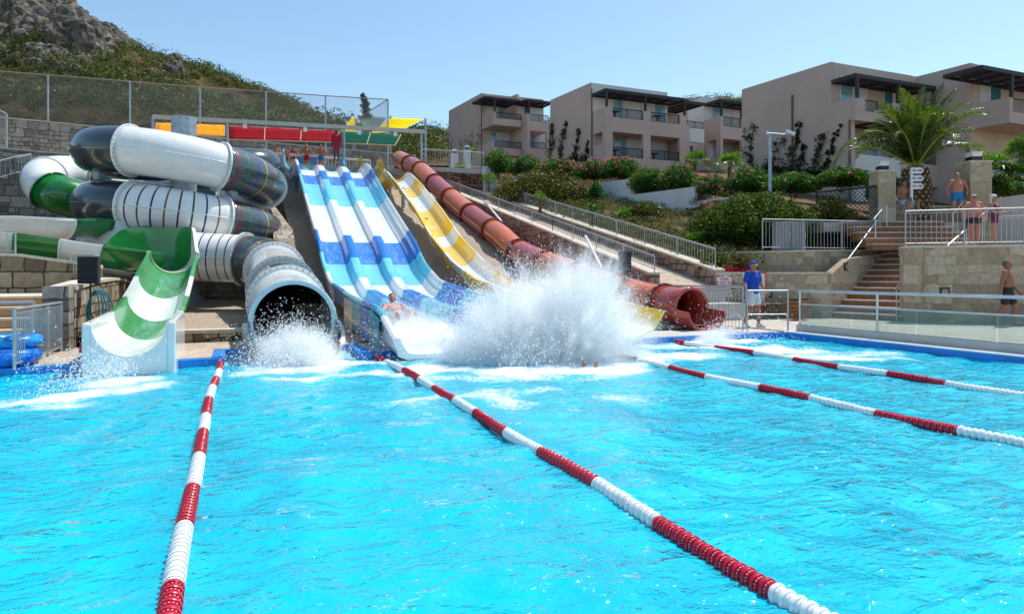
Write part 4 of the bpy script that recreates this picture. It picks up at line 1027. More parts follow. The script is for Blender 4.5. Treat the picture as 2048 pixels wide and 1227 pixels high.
# smaller bursts
p_, v_ = multi([(PZ_(600, 722, 10.9), 11000, [(up_(x, -.25, .9), 1) for x in (-.9, -.6, -.3, 0, .3, .6, .9)], 3.1, .62, .22, .22), (PZ_(590, 705, 11.2), 7000, [(up_(0, -.3, 1), 1)], 2.9, .6, .35, .25),
                (PZ_(560, 735, 10.6), 4000, [(up_(-.3, -.5, .6), 1), (up_(.5, -.4, .6), 1)], 2.6, .5, .3, .3)])
drops('spray', p_, .004+.008*rg.random(len(p_))**3, v_, 1.0, 'white burst of spray in front of the grey tube mouth', 'water spray')
p_, v_ = multi([(PZ_(805, 655, 13.0), 5000, [(up_(-.4, 0, .9), 1), (up_(.4, -.2, .9), 1), (up_(0, 0, 1), 1)], 3.0, .6, .25, .2), (PZ_(860, 700, 11.4), 7000, [(up_(.3, -.3, .6), 1), (up_(-.2, -.3, .6), 1)], 2.0, .45, .35, .45), (PZ_(960, 700, 11.3), 8000, [(up_(0, -.2, 1), 1)], 2.6, .55, .4, .4)])
drops('spray', p_, .0035+.006*rg.random(len(p_))**3, v_, 1.0, 'fine mist round the rider at the foot of the blue slide', 'water spray')
p_, v_ = multi([(PZ_(1430, 672, 14.0), 5000, [(up_(.5, -.5, .5), 1), (up_(.1, -.6, .5), 1)], 2.0, .45, .3, .15), (PZ_(1480, 690, 13.2), 3500, [(up_(.5, -.3, .4), 1)], 1.6, .3, .5, .45)])
drops('spray', p_, .004+.008*rg.random(len(p_))**3, v_, .6, 'white froth pouring from the red tube mouth', 'water spray')
p_, v_ = multi([(PZ_(250, 732, 9.9), 5000, [(up_(-.3, -.6, .1), 1)], 1.6, .4, .3, .13), (PZ_(215, 766, 9.0), 4500, [(up_(-.6, -.3, .4), 1)], 1.5, .3, .5, .25), (PZ_(150, 785, 8.4), 2500, [(up_(-.6, -.3, .4), 1)], 1.2, .25, .5, .3)])
drops('spray', p_, .004+.008*rg.random(len(p_))**3, v_, .6, 'white froth pouring from the green slide mouth', 'water spray')
# scattered single droplets over the deck and gravel, slides and pool
n = 1300; q = np.zeros((n, 3)); 
for i in range(n):
    u = rg.normal(1030, 170); v = rg.normal(600, 62); 
    q[i] = PZ_(u, min(v, 700), rg.uniform(10.8, 13.5))
q = q[q[:, 2] > .05]; drops('spray', q, .0025+.003*rg.random(len(q))**2, rg.normal(size=q.shape), .5, 'loose droplets flying around the big splash', 'water spray')
# soft mist bodies (real participating medium, feathered in streaks away from where the water is thrown up)
def mist(label, B, R, dens, flat=.55, up=1.0, seed=0, name='spray_mist', lean=0.):
    B = Vector(B); m = MB(); n, k = 28, 12; vs = []
    for j in range(k+1):
        el = math.pi/2*j/k
        for i in range(n):
            a = 2*math.pi*i/n; x, y, z = R[0]*1.25*math.cos(el)*math.cos(a), R[1]*1.25*math.cos(el)*math.sin(a), R[2]*1.25*math.sin(el)
            vs.append((x*c_+y*s_, -x*s_+y*c_, z+.015))
    m.add(vs, [(j*n+i, j*n+(i+1) % n, (j+1)*n+(i+1) % n, (j+1)*n+i) for j in range(k) for i in range(n)]+[tuple(range(n-1, -1, -1))], 0, True)
    mt = bpy.data.materials.new('mist_volume'); mt.use_nodes = True; N = NT(mt); N.n.remove(N.n['Principled BSDF'])
    pv = N.new('VolumePrincipled'); pv.inputs['Color'].default_value = (.995, .998, 1, 1); pv.inputs['Anisotropy'].default_value = .15
    tc = N.new('TexCoord'); rot = N.new('VectorRotate', rotation_type='Z_AXIS'); N.l(tc.outputs['Object'], rot.inputs['Vector']); rot.inputs['Angle'].default_value = TH
    sc = N.new('VectorMath', operation='DIVIDE'); N.l(rot.outputs[0], sc.inputs[0]); sc.inputs[1].default_value = R
    ln = N.new('VectorMath', operation='LENGTH'); N.l(sc.outputs[0], ln.inputs[0]); nr = N.new('VectorMath', operation='NORMALIZE'); N.l(sc.outputs[0], nr.inputs[0])
    ad = N.new('VectorMath', operation='ADD'); N.l(nr.outputs[0], ad.inputs[0]); ad.inputs[1].default_value = (seed*3.1, seed*1.7, seed*2.3)
    na = noise(N, ad.outputs[0], 2.6, 5, .62); nb = noise(N, ad.outputs[0], 11, 4, .7); cb = N.new('VectorMath', operation='ADD'); s8 = N.new('VectorMath', operation='SCALE'); N.l(ad.outputs[0], s8.inputs[0]); s8.inputs['Scale'].default_value = 1.1; N.l(sc.outputs[0], cb.inputs[0]); N.l(s8.outputs[0], cb.inputs[1]); nc = noise(N, cb.outputs[0], 3.0, 7, .72, .5)
    edge = math_(N, 'ADD', math_(N, 'MULTIPLY', na, 1.2), math_(N, 'MULTIPLY', nb, .95)); edge = math_(N, 'ADD', edge, -.08)
    f = math_(N, 'SUBTRACT', edge, ln.outputs['Value'])
    mr = N.new('MapRange', interpolation_type='SMOOTHSTEP'); N.l(f, mr.inputs[0]); mr.inputs[1].default_value = 0; mr.inputs[2].default_value = .55; mr.inputs[3].default_value = 0; mr.inputs[4].default_value = dens
    tx = ramp(N, nc, [(.40, (.03, .03, .03)), (.6, (1, 1, 1))]); N.l(math_(N, 'MULTIPLY', mr.outputs[0], tx), pv.inputs['Density']); N.l(pv.outputs[0], N.n['Material Output'].inputs['Volume'])
    o = m.build(name, mt); o.location = B; return tag(o, label, 'water mist', kind='stuff')
mist('dense white mist at the heart of the big splash', (*PZ_(1140, 735, 11.4)[:2], 0), (1.5, .85, 1.95), 15., seed=2)
mist('white mist in the left half of the big splash', (*PZ_(1015, 735, 11.1)[:2], 0), (1.15, .7, 1.4), 13., seed=14)
mist('white mist in front of the grey tube mouth', (*PZ_(600, 740, 10.9)[:2], 0), (.85, .5, .66), 15, seed=5)
mist('thin mist around the rider on the blue slide', (*PZ_(835, 700, 12.0)[:2], .1), (.85, .6, .8), 9, seed=7)
mist('soft mist hiding most of the rider in the left blue lane', (*PZ_(800, 672, 12.9)[:2], .35), (.62, .5, .62), 7, seed=17)
mist('low froth mist below the blue slide lanes', (*PZ_(930, 715, 11.2)[:2], 0), (.9, .4, .42), 7, seed=9)
mist('froth mist at the mouth of the red tube', (*PZ_(1425, 680, 14.1)[:2], .0), (.45, .35, .34), 12, seed=11)
# ================================================================ RAILINGS, FENCES, CANOPIES
def shared_rod(r, n=6):
    m = MB(); m.rod((0, 0, 0), (0, 0, 1), r, n); me = bpy.data.meshes.new('bar'); me.from_pydata(m.v, [], m.f)
    me.polygons.foreach_set('use_smooth', m.sm); return me
_rods = {}
def bar_obj(name, a, b, r, mt, parent, n=6):
    key = (r, mt.name, n)
    if key not in _rods: me = shared_rod(r, n); me.materials.append(mt); _rods[key] = me
    a, b = Vector(a), Vector(b); d = b-a; o = new_obj(name, _rods[key], parent)
    o.rotation_mode = 'QUATERNION'; o.rotation_quaternion = d.to_track_quat('Z', 'Y'); o.location = a; o.scale = (1, 1, d.length); return o
def railing(label, pts, h, post=1.6, bar=.12, mt=None, group=None, rr=.022, br=.008, top=True, mid=None, bottom=.08, cat='railing', name='railing', endpost=True, maxbars=100):
    mt = mt or STEELC; pts = [Vector(p) for p in pts]; O = pts[0].copy(); t = thing(name, label, cat, group, O)
    pts = [p-O for p in pts]; z = Vector((0, 0, h)); nb = sum(int((b-a).length/bar) for a, b in zip(pts[:-1], pts[1:])) if bar else 0
    stuff = MB() if nb > maxbars else None; cnt = 0
    for a, b in zip(pts[:-1], pts[1:]):
        L = (b-a).length
        bar_obj('handrail', a+z, b+z, rr, mt, t, 8)
        if bar:
            bar_obj('lower_rail', a+Vector((0, 0, bottom)), b+Vector((0, 0, bottom)), rr*.6, mt, t)
            bar_obj('upper_rail', a+z*.93, b+z*.93, rr*.5, mt, t)
        if mid: bar_obj('middle_rail', a+z*mid, b+z*mid, rr*.7, mt, t)
        n = max(1, round(L/post))
        for k in range(n+1): bar_obj('post', a+(b-a)*k/n, a+(b-a)*k/n+z, rr*.9, mt, t, 8)
        if bar:
            nbk = max(1, int(L/bar))
            for k in range(1, nbk):
                q = a+(b-a)*k/nbk; cnt += 1
                if cnt <= maxbars: bar_obj('baluster', q+Vector((0, 0, bottom)), q+z*.93, br, mt, t, 5)
                else: stuff.rod(q+Vector((0, 0, bottom)), q+z*.93, br, 5, cap=False)
    if stuff and stuff.v: tag(stuff.build('baluster_run', mt, t), kind='stuff')
    return t
zz = Vector((0, 0, .075))
railing('long silver railing on the stone wall of the upper ramp beside the garden', [(UX+.2, s, rz_(s)+.07) for s in (17.0, 25, 34, 44)], .62, 1.85, .15)
railing('silver railing along the lower ramp just behind the red tube', [(LX+.2, s, rl(s)+.07) for s in (16.9, 24, 32, 40)], .5, 1.9, .15)
railing('railing with vertical bars behind the red tube mouth', [(11.25, 12.3, Z0), (11.45, 15.2, Z0), (11.5, 17.2, Z0)], 1.06, 2.2, .13)
a = G(1473, 664, Z0); b = G(1563, 663, Z0)
t = railing('short two rail barrier in front of the lifeguard', [(11.3, 12.2, Z0), (SWX+.2, FW+.15, Z0)], .98, 3, 0, mid=.42, rr=.024)
# glass pool barrier
CURB = mat('rendered_curb', (.5, .45, .42), .8, var=.1)
t = thing('glass_barrier', 'glass panel pool barrier with steel rails along the right side of the pool', 'barrier', None, (SWX+.45, FW, Z0))
m = MB(); m.box((0, -8.2, .09), (.3, 16.4, .18)); m.build('kerb', CURB, t, bevel=.01)
GL = bpy.data.materials.new('clear_glass'); GL.use_nodes = True; N = NT(GL); N.n.remove(N.n['Principled BSDF'])
tr_ = N.new('BsdfTransparent'); tr_.inputs[0].default_value = (.80, .88, .86, 1); gl_ = N.new('BsdfGlossy'); gl_.inputs['Roughness'].default_value = .02
df_ = N.new('BsdfDiffuse'); df_.inputs[0].default_value = (.6, .65, .62, 1); mx0 = N.new('MixShader'); mx0.inputs[0].default_value = .1; N.l(tr_.outputs[0], mx0.inputs[1]); N.l(df_.outputs[0], mx0.inputs[2])
fr = N.new('Fresnel'); fr.inputs[0].default_value = 1.22; mx1 = N.new('MixShader'); N.l(fr.outputs[0], mx1.inputs[0]); N.l(mx0.outputs[0], mx1.inputs[1]); N.l(gl_.outputs[0], mx1.inputs[2]); N.l(mx1.outputs[0], N.n['Material Output'].inputs[0])
ysp = [0, -2.05, -5.0, -8.0, -11, -14]
for y0, y1 in ((0, -1.4), (-1.4, -2.9), (-2.9, -4.4), (-4.4, -5.9), (-5.9, -7.4), (-7.4, -8.9)):
    m = MB(); m.box((0, (y0+y1)/2, .18+.24), (.012, abs(y1-y0)-.02, .47)); m.build('glass_panel', GL, t)
for y in ysp: bar_obj('post', (-.06, y-.03, .18), (-.06, y-.03, .98), .026, STEEL, t, 10)
bar_obj('handrail', (-.06, .05, .98), (-.06, -15, .98), .03, STEEL, t, 10); bar_obj('middle_rail', (-.06, 0, .66), (-.06, -15, .66), .018, STEEL, t, 8)
# terrace railings
railing('railing on the terrace edge in front of the big round bush', [P(1525, 497, 22.0).xy[:]+(LZ,), (e_top.x-.1, e_top.y+.15, LZ)], 1.03, 1.5, .13)
railing('railing on top of the big stone wall at far right', [(RW0.x+.35, RW0.y+.2, LZ), (RW1.x, RW1.y+.3, LZ)], 1.03, 1.6, .13)
t = railing('slanting steel handrail left of the lower brown stairs', [(SO.x-.1, SO.y+.12, 1.0), (e_top.x-.3, e_top.y+.1, LZ+1.05)], .02, 9, 0, rr=.028)
bar_obj('post', (0, 0, -.9), (0, 0, 0), .02, STEELC, t); bar_obj('post', (1.9, .5, -.5), (1.9, .5, .65), .02, STEELC, t)
t = railing('short handrail at the right edge of the lower brown stairs', [(RW0.x-.15, RW0.y+.15, 1.05), (RW0.x+.3, RW0.y+.25, 1.3)], .02, 9, 0, rr=.03)
bar_obj('post', (.05, 0, -.93), (.05, 0, 0), .02, STEELC, t)
for (ua, va, Da, ub, vb, Db, lb) in ((1746, 440, 21.4, 1795, 440, 21.3, ''),): pass
def diag(label, a, b, legs):
    t = thing('handrail', label, 'handrail', None, a); bar_obj('tube_rail', (0, 0, 0), b-a, .03, STEEL, t, 10)
    for q in legs: p = (b-a)*q; bar_obj('post', p, p-Vector((0, 0, .85)), .02, STEEL, t)
diag('upper slanting handrail beside the man in blue trunks', P(1903, 432, 23.0), P(1935, 392, 23.6), (.1, .9))
diag('slanting handrail in front of the man with sunglasses', P(1896, 490, 20.4), P(1968, 428, 21.3), (.5, .95))
diag('slanting handrail left of the upper brown stairs', P(1748, 438, 22.0), P(1776, 405, 23.4), (.1, .9))
railing('railing of the upper right terrace behind the couple', [P(1985, 488, 21.6).xy[:]+(LZ,), P(2120, 488, 20.0).xy[:]+(LZ,)], 1.05, 1.6, .13)
# left rails
railing('silver railing of close vertical bars on the deck at far left', [(-2.97, 11.45, Z0), (-2.9, 13.85, Z0)], .87, .95, .085, rr=.026)
railing('railing on the honey stone wall at the left edge', [(-14, 17.9, 2.17), (-4.7, 18.2, 1.95)], .55, 1.7, .16)
railing('short railing beside the left black loudspeaker', [(-3.6, 18.1, 1.45), (-2.85, 17.0, 1.42), (-2.75, 15.9, 1.38)], .5, 1.0, .12)
railing('curved rail at far left above the rubble wall', [P(-30, 352, 26)+Vector((0, 0, -.3)), P(30, 330, 27)+Vector((0, 0, -.4)), P(62, 324, 28)+Vector((0, 0, -.4))], .75, 1.6, .2)
t = thing('handrail', 'blue steel handrail in front of the timber seating', 'handrail', None, (-6, 13.2, Z0)); bar_obj('tube_rail', (0, 0, .9), (2.8, .2, .9), .03, STEELC, t); bar_obj('tube_rail', (0, 0, .25), (2.8, .2, .25), .03, STEELC, t)
for x in (0, 1.4, 2.8): bar_obj('post', (x, x/14, 0), (x, x/14, .9), .025, STEELC, t)
# top platform railings
railing('white railing of the platform behind the slide riders', [(-7.5, 42.3, PZ), (8.0, 42.8, PZ)], 1.05, 2.0, .22, mt=WHITEP, rr=.03, br=.012)
railing('silver railing on the grey ledge right of the platform', [P(845, 322, 40).xy[:]+(PZ+.3,), P(967, 326, 41).xy[:]+(PZ+.25,)], 1.0, 1.8, .16)
a = P(835, 330, 40.3); b = P(972, 333, 41.3)
m = MB(); m.prism([(a.x, a.y), (b.x, b.y), (b.x+3, b.y+8), (a.x+1, a.y+9)], [6.2]*4, PZ+.3-.02); struct(m.build('ledge', CONC))
stone_wall('dark reddish rubble wall below the grey ledge', [(a.x, a.y-.15, PZ+.0), (b.x, b.y-.15, PZ-.1)], 5.2, masonry('red_rubble', [(.1, .04, .03), (.2, .1, .06), (.3, .2, .14)], (.03, .02, .015), .3, .22, .3, .03, .03), .15, cap=False)
# chain link fence
def chainlink(name, sc=.16, wire=.10, col=(.5, .5, .5)):
    m = bpy.data.materials.new(name); m.use_nodes = True; N = NT(m); b = N.n['Principled BSDF']; uv = N.new('UVMap'); uv.uv_map = 'uv'
    sp = N.new('SeparateXYZ'); N.l(uv.outputs[0], sp.inputs[0]); out = None
    for op in ('ADD', 'SUBTRACT'):
        q = math_(N, 'MULTIPLY', math_(N, op, sp.outputs[0], sp.outputs[1]), 1/sc); fr_ = math_(N, 'FRACT', q)
        l = math_(N, 'LESS_THAN', fr_, wire); out = l if out is None else math_(N, 'MAXIMUM', out, l)
    N.l(out, b.inputs['Alpha']); b.inputs['Base Color'].default_value = c4(col); b.inputs['Roughness'].default_value = .5; b.inputs['Metallic'].default_value = .3; return m
CHL = chainlink('chain_link_mesh', .17, .13, (.3, .28, .26)); LAT = chainlink('dark_lattice', .16, .2, (.02, .02, .02)); GFM = chainlink('green_wire', .2, .14, (.05, .12, .07))
LATB = chainlink('balcony_lattice', .2, .22, (.015, .015, .02))
FT = H+349/1300*44.5
fpost = [(-10, 142, 38.6), (96, 150, 39.4), (260, 163, 40.6), (400, 174.5, 41.7), (532, 183, 42.7), (651, 191.5, 43.6), (776, 199, 44.5)]
ft = thing('chain_link_fence', 'tall chain link fence on steel posts across the foot of the hill', 'fence', None, P(776, 320, 44.5)); fo = P(776, 320, 44.5)
fp = []
for u, v, D in fpost: q = P(u, v, D); fp.append(q)
fp.append(P(650, 278, 58))
for i, q in enumerate(fp[:-1]):
    zb = 7.5; bar_obj('post', Vector((q.x, q.y, zb))-fo, q-fo, .055, GALV, ft, 10)
    bar_obj('top_rail', q-fo, fp[i+1]-fo, .035, mat('rusty_rail', (.3, .22, .2), .6), ft, 8)
    m = MB(); n2 = fp[i+1]; a2 = q-fo; b2 = n2-fo; zb2 = zb-fo.z
    m.add([(a2.x, a2.y, zb2), (b2.x, b2.y, zb2), tuple(b2), tuple(a2)], [(0, 1, 2, 3)]); m.build('wire_mesh', CHL, ft, uv=True)
q = (fp[-2]*.55+fp[-1]*.45); bar_obj('post', Vector((q.x, q.y, 7.5))-fo, q-fo, .05, GALV, ft)
# second short fence far left
q0, q1 = P(-40, 200, 31), P(13, 228, 33); t = thing('chain_link_fence', 'short pale wire fence panel at the extreme left above the stepped wall', 'fence', None, q0)
bar_obj('top_rail', (0, 0, 0), q1-q0, .04, GALV, t); bar_obj('post', q1-q0, q1-q0-Vector((0, 0, 1.7)), .05, GALV, t)
m = MB(); m.add([(0, 0, -2), (q1.x-q0.x, q1.y-q0.y, q1.z-q0.z-1.8), tuple(q1-q0), (0, 0, 0)], [(0, 1, 2, 3)]); m.build('wire_mesh', CHL, t, uv=True)
# canopy frame and hung fabric
def fabric(name, col): return mat(name, col, .9, var=.08, spec=.1)
FO, FR, FG, FY = fabric('orange_fabric', (.78, .28, .01)), fabric('red_fabric', (.24, .002, .008)), fabric('green_fabric', (.0, .07, .045)), fabric('yellow_fabric', (.8, .58, .0))
ca = P(305, 233, 35.6); cb = P(850, 263, 39.2); ct = thing('canopy_frame', 'long pale steel canopy beam on posts over the slide platform', 'canopy', None, ca)
m = MB(); d = cb-ca
PINK = mat('faded_pink_edge', (.6, .3, .27), .7)
m.hexa([Vector(q) for q in ((0, -.08, -.12), (d.x, d.y-.08, d.z-.12), (d.x, d.y+.08, d.z-.12), (0, .08, -.12), (0, -.08, .1), (d.x, d.y-.08, d.z+.1), (d.x, d.y+.08, d.z+.1), (0, .08, .1))]); m.build('beam', mat('pale_beam', (.5, .48, .42), .5), ct)
for u, vt in ((306, 234), (455, 242), (688, 255), (843, 263)):
    tt = along(ca, d, u); q = d*tt; bar_obj('post', q, Vector((q.x, q.y, PZ-.3-ca.z)), .07, GALV, ct, 10)
def band(mt, pts, label, name='shade_cloth', ribs=0, cat='shade'):
    """pts: 4 corners (u,v,D) clockwise from top left"""
    q = [P(*p) for p in pts]; O = q[0]; t = thing(name, label, cat, None, O); q = [x-O for x in q]; m = MB(); n = 12; vs = []
    for i in range(n+1):
        for j in range(5):
            a = q[0].lerp(q[1], i/n); b = q[3].lerp(q[2], i/n); p = a.lerp(b, j/4); sag = .05*math.sin(math.pi*j/4)+.02*math.sin(i*2.1)
            vs.append(p+Vector((0, 0, -sag)))
    fs = [(i*5+j, (i+1)*5+j, (i+1)*5+j+1, i*5+j+1) for i in range(n) for j in range(4)]
    m.add(vs, fs, 0, True); o = m.build('cloth', mt, t); md = o.modifiers.new('thick', 'SOLIDIFY'); md.thickness = .02
    m = MB(); bar_obj('edge_pole', q[0], q[1], .03, CONC, t); bar_obj('edge_pole', q[3], q[2], .04, mat('tan_pole', (.45, .3, .18), .6), t)
    for k in range(ribs+1): bar_obj('rib', q[0].lerp(q[1], k/max(1, ribs)), q[3].lerp(q[2], k/max(1, ribs)), .03, mat('tan_pole', (.45, .3, .18), .6), t)
    return t
band(FO, [(312, 246, 37.5), (449, 251, 38.4), (449, 273, 37), (312, 268, 36)], 'orange strip of shade cloth under the canopy beam', ribs=1)
band(FR, [(455, 252, 38.5), (674, 262, 39.9), (671, 285, 38.2), (455, 279, 37)], 'long red strip of shade cloth above the slide riders', ribs=3)
band(FG, [(678, 263, 39.9), (802, 269, 40.8), (790, 291, 39), (676, 286, 38.2)], 'dark green strip of shade cloth right of the red one', ribs=2)
def sail(mt, pts, label, D0=None):
    q = [P(*p) for p in pts]; O = q[0]; t = thing('shade_sail', label, 'shade sail', None, O); n = 10; m = MB(); q = [x-O for x in q]
    if len(q) == 3: q = [q[0], q[1], q[2], q[2]]
    for i in range(n+1):
        for j in range(n+1):
            a = q[0].lerp(q[1], i/n); b = q[3].lerp(q[2], i/n); p = a.lerp(b, j/n); m.v.append(tuple(p-Vector((0, 0, .25*math.sin(math.pi*i/n)*math.sin(math.pi*j/n)))))
    for i in range(n):
        for j in range(n): m.f.append((i*(n+1)+j, (i+1)*(n+1)+j, (i+1)*(n+1)+j+1, i*(n+1)+j+1)); m.m.append(0); m.sm.append(True)
    o = m.build('cloth', mt, t); md = o.modifiers.new('thick', 'SOLIDIFY'); md.thickness = .015; return t
sail(FY, [(707, 231, 50), (714, 266, 50), (678, 268, 46)], 'tall narrow yellow triangular shade sail by the fence corner')
sail(FY, [(783, 236, 48), (846, 239, 50), (800, 262, 46), (738, 268, 46)], 'big yellow four cornered shade sail beside the pole')
sail(fabric('grey_green_fabric', (.12, .2, .18)), [(714, 231, 52), (773, 236, 52), (752, 262, 50), (728, 256, 50)], 'grey green shade sail hanging between the yellow ones')
sail(FG, [(850, 240, 49), (815, 260, 47), (790, 268, 46)], 'small dark green triangular sail at the right pole')
for u, v, D, lb in ((707, 228, 50, 'left'), (781, 232, 48, 'middle'), (851, 237, 49, 'right')):
    q = P(u, v, D); t = thing('sail_pole', 'grey steel pole holding the shade sails, the %s one of three' % lb, 'pole', None, (q.x, q.y, 8.2))
    bar_obj('shaft', (0, 0, 0), (0, 0, q.z-8.2), .08, GALV, t, 10); m = MB(); m.box((0, 0, .02), (.3, .3, .04)); m.build('base_plate', GALV, t)
# white paper notes hanging from the beam
NOTE = ('in front of the orange strip', 'at the left part of the red strip', 'over the middle of the red strip', 'near the start of the green strip', 'near the right end of the beam')
for i, u in enumerate((386, 490, 610, 718, 790)):
    tt = along(ca, d, u); q = ca+d*tt; m = MB(); m.box((0, -.12, -.28), (.22, .02, .26)); o = m.build('paper_notice', WHITEP); o.location = q
    tag(o, 'small white notice hanging from the canopy beam %s' % NOTE[i], 'notice', 'white notices hanging along the canopy beam')
# green posts fence far left
# ---------------------------------------------------------------- loudspeakers on stands
def speaker(label, loc, rz, h, w_=.34, d_=.3, hh=.56):
    t = thing('loudspeaker', label, 'loudspeaker', None, (loc[0], loc[1], loc[2]+h), rz); m = MB()
    m.prism([(-w_/2, -d_/2), (w_/2, -d_/2), (w_/2*.7, d_/2), (-w_/2*.7, d_/2)], 0, hh); m.build('cabinet', BLACK, t, bevel=.015)
    m = MB(); m.box((0, -d_/2-.008, hh/2), (w_*.9, .014, hh*.94)); m.build('grille', mat('speaker_grille', (.006, .007, .012), .7, bmp=.4, bscale=300), t)
    s = thing('speaker_stand', label.replace('loudspeaker', 'tripod stand under the loudspeaker'), 'stand', None, loc, rz)
    bar_obj('pole', (0, 0, .25), (0, 0, h), .018, BLACK, s, 10)
    for k in range(3):
        a = k*2.094+.4; bar_obj('leg', (0, 0, h*.5), (.4*math.cos(a), .4*math.sin(a), .02), .013, BLACK, s); bar_obj('brace', (0, 0, .25), (.22*math.cos(a), .22*math.sin(a), h*.27), .01, BLACK, s)
q = P(181, 640, 12.6); speaker('black loudspeaker beside the green slide', (q.x, q.y, Z0), -.15, H-(567-VY)/F*12.6-Z0, .36, .3, .52)
q = P(1249, 600, 19.0); speaker('black loudspeaker behind the red tube slide', (q.x, q.y, Z0), -.5, H-(545-VY)/F*19.0-Z0, .38, .32, .62)
# blue hose coil by the left speaker, wall and props
t = thing('hose', 'teal hoses hanging in loops on the left speaker stand', 'hose', None, P(190, 580, 12.5)); TE = mat('teal_hose', (.01, .22, .28), .4)
for k in range(5):
    m = MB(); w0 = .08+.035*k; pts = [(w0*math.sin(a)+.02*k, .02*k-.05, -.45+.45*math.cos(a)+.02*math.sin(3*a)) for a in np.linspace(0, 6.28, 22)]; m.tube(pts, .014, 6); m.build('hose_loop', TE, t)
q = G(12, 742, Z0)
def ring(label, loc, R, r, mt):
    m = MB(); n, k = 24, 12; vs = [((R+r*math.cos(b))*math.cos(a), (R+r*math.cos(b))*math.sin(a), r+r*math.sin(b)) for a in (6.283*i/n for i in range(n)) for b in (6.283*j/k for j in range(k))]
    m.add(vs, [(i*k+j, ((i+1) % n)*k+j, ((i+1) % n)*k+(j+1) % k, i*k+(j+1) % k) for i in range(n) for j in range(k)], 0, True); o = m.build('swim_ring', mt); o.location = loc; return tag(o, label, 'swim ring')
RB = mat('blue_inflatable', (.01, .16, .6), .25, var=.5, vscale=9); RB2 = mat('purple_blue_inflatable', (.02, .25, .7), .25, var=.6, vscale=14)
q = P(10, 735, 9.9); ring('shiny blue inflatable ring lying on the left deck', (q.x, q.y, Z0), .34, .13, RB); ring('blue patterned inflatable ring on top of the other one', (q.x+.05, q.y+.1, Z0+.25), .32, .1, RB2)
m = MB(); m.lathe((0, 0, 0), [(.05, 0), (.07, .02), (.07, .08), (.05, .1)], 12); o = m.build('red_float', mat('red_plastic', (.5, .03, .02), .4)); o.location = G(166, 704, Z0); tag(o, 'small red plastic pot on the paving by the left stone wall', 'pot')
# wooden planter box by the wall
q = P(1595, 612, 19.6); t = thing('wooden_planter', 'square slatted wooden planter standing at the foot of the stone wall', 'planter', None, (q.x, q.y, Z0), -TH+.6)
for k in range(5):
    m = MB(); m.box((0, 0, .09+.115*k), (.5, .5, .1)); m.build('slat_ring', WOOD, t, bevel=.008)
m = MB(); m.box((0, 0, .05+.3), (.46, .46, .6)); m.build('liner', BLACK, t)
# wall niche lights
def niche(u, v, O, e, label, s=.26):
    tt, z = onplane(O, e, u, v); p = Vector((O[0]+e[0]*tt, O[1]+e[1]*tt, z)); en = Vector((e[0], e[1], 0)).normalized(); nn_ = Vector((en.y, -en.x, 0))
    if nn_.dot(Vector((0, 0, H))-p) < 0: nn_ = -nn_
    t = thing('wall_light', label, 'wall light', 'square lights set into the stone walls', p+nn_*.004); M = Matrix((en, nn_, Vector((0, 0, 1)))).transposed()
    m = MB(); m.box((0, 0, 0), (s, .03, s), M=M); m.build('frame', mat('dark_niche', (.06, .05, .045), .6), t); m = MB(); m.lathe(nn_*.017, [(s*.1, 0), (s*.3, .01), (s*.32, .03)], 16, axis=nn_); m.build('lens', mat('lens_grey', (.3, .27, .24), .3), t)
niche(1889, 583, RW0, RW1-RW0, 'square light low on the big right stone wall')
niche(1691, 533, Vector((B1[0], B1[1], 0)), sa, 'square light on the wall left of the lower stairs')
niche(1536, 587, Vector((15.3, 16.45, 0)), Vector((B1[0]-15.3, B1[1]-16.45, 0)), 'square light on the wall just right of the lifeguard')
# ---------------------------------------------------------------- signs
wO = Vector((UX, 16.75, 0)); wE = Vector((15.3-UX, 16.45-16.75, 0)); wO2 = Vector((15.3, 16.45, 0)); wE2 = Vector((B1[0]-15.3, B1[1]-16.45, 0))
REDI = mat('red_lettering', (.5, .01, .02), .6); SIGNW = mat('sign_white', (.72, .72, .74), .5, var=.03); ORF = mat('orange_frame', (.6, .13, .02), .6, var=.2); INK = mat('grey_print', (.2, .2, .26), .7)
def sign(label, O, E, u0, v0, u1, v1, lines, tsz, name='warning_sign', th=.02, off=.03):
    ta, za = onplane(O, E, u0, v0); tb, zb = onplane(O, E, u1, v1); tm = (ta+tb)/2; e = E.normalized(); nn_ = Vector((e.y, -e.x, 0))
    if nn_.dot(Vector((0, 0, H))-O) < 0: nn_ = -nn_
    W = abs(tb-ta)*E.length; Hh = abs(za-zb); p = O+E*tm+Vector((0, 0, (za+zb)/2))+nn_*off; t = thing(name, label, 'sign', None, p); M = Matrix((e, nn_, Vector((0, 0, 1)))).transposed()
    m = MB(); m.box((0, 0, 0), (W, th, Hh), M=M); m.build('board', SIGNW, t)
    for i, tx in enumerate(lines):
        y = Hh*(.5-(i+.55)/len(lines)*.96); F_ = plane_frame(nn_*(th/2+.003)+Vector((0, 0, y)), nn_); o = text_mesh(tx, tsz, 'lettering', REDI, t, F_, .002)
    return t, p, nn_, e, W, Hh, M
sign('white sign with red words MIND THE STEPS DO NOT RUN', wO, wE, 1433, 548, 1462, 569, ['MIND THE', 'STEPS', 'DO NOT RUN'], .115)
sign('white sign with red words LIFE GUARD ON DUTY', wO, wE, 1434, 574, 1462, 593, ['LIFE GUARD', 'ON DUTY'], .13)
t, p, nn_, e, W, Hh, M = sign('orange framed notice board with white rule sheets behind the lifeguard', wO2-wE2*.55, wE2, 1466, 547, 1529, 611, [], .1, 'notice_board', off=.06)
m = MB(); m.box((0, 0, 0), (W+.1, .016, Hh+.12), M=M); m.build('frame', ORF, t)
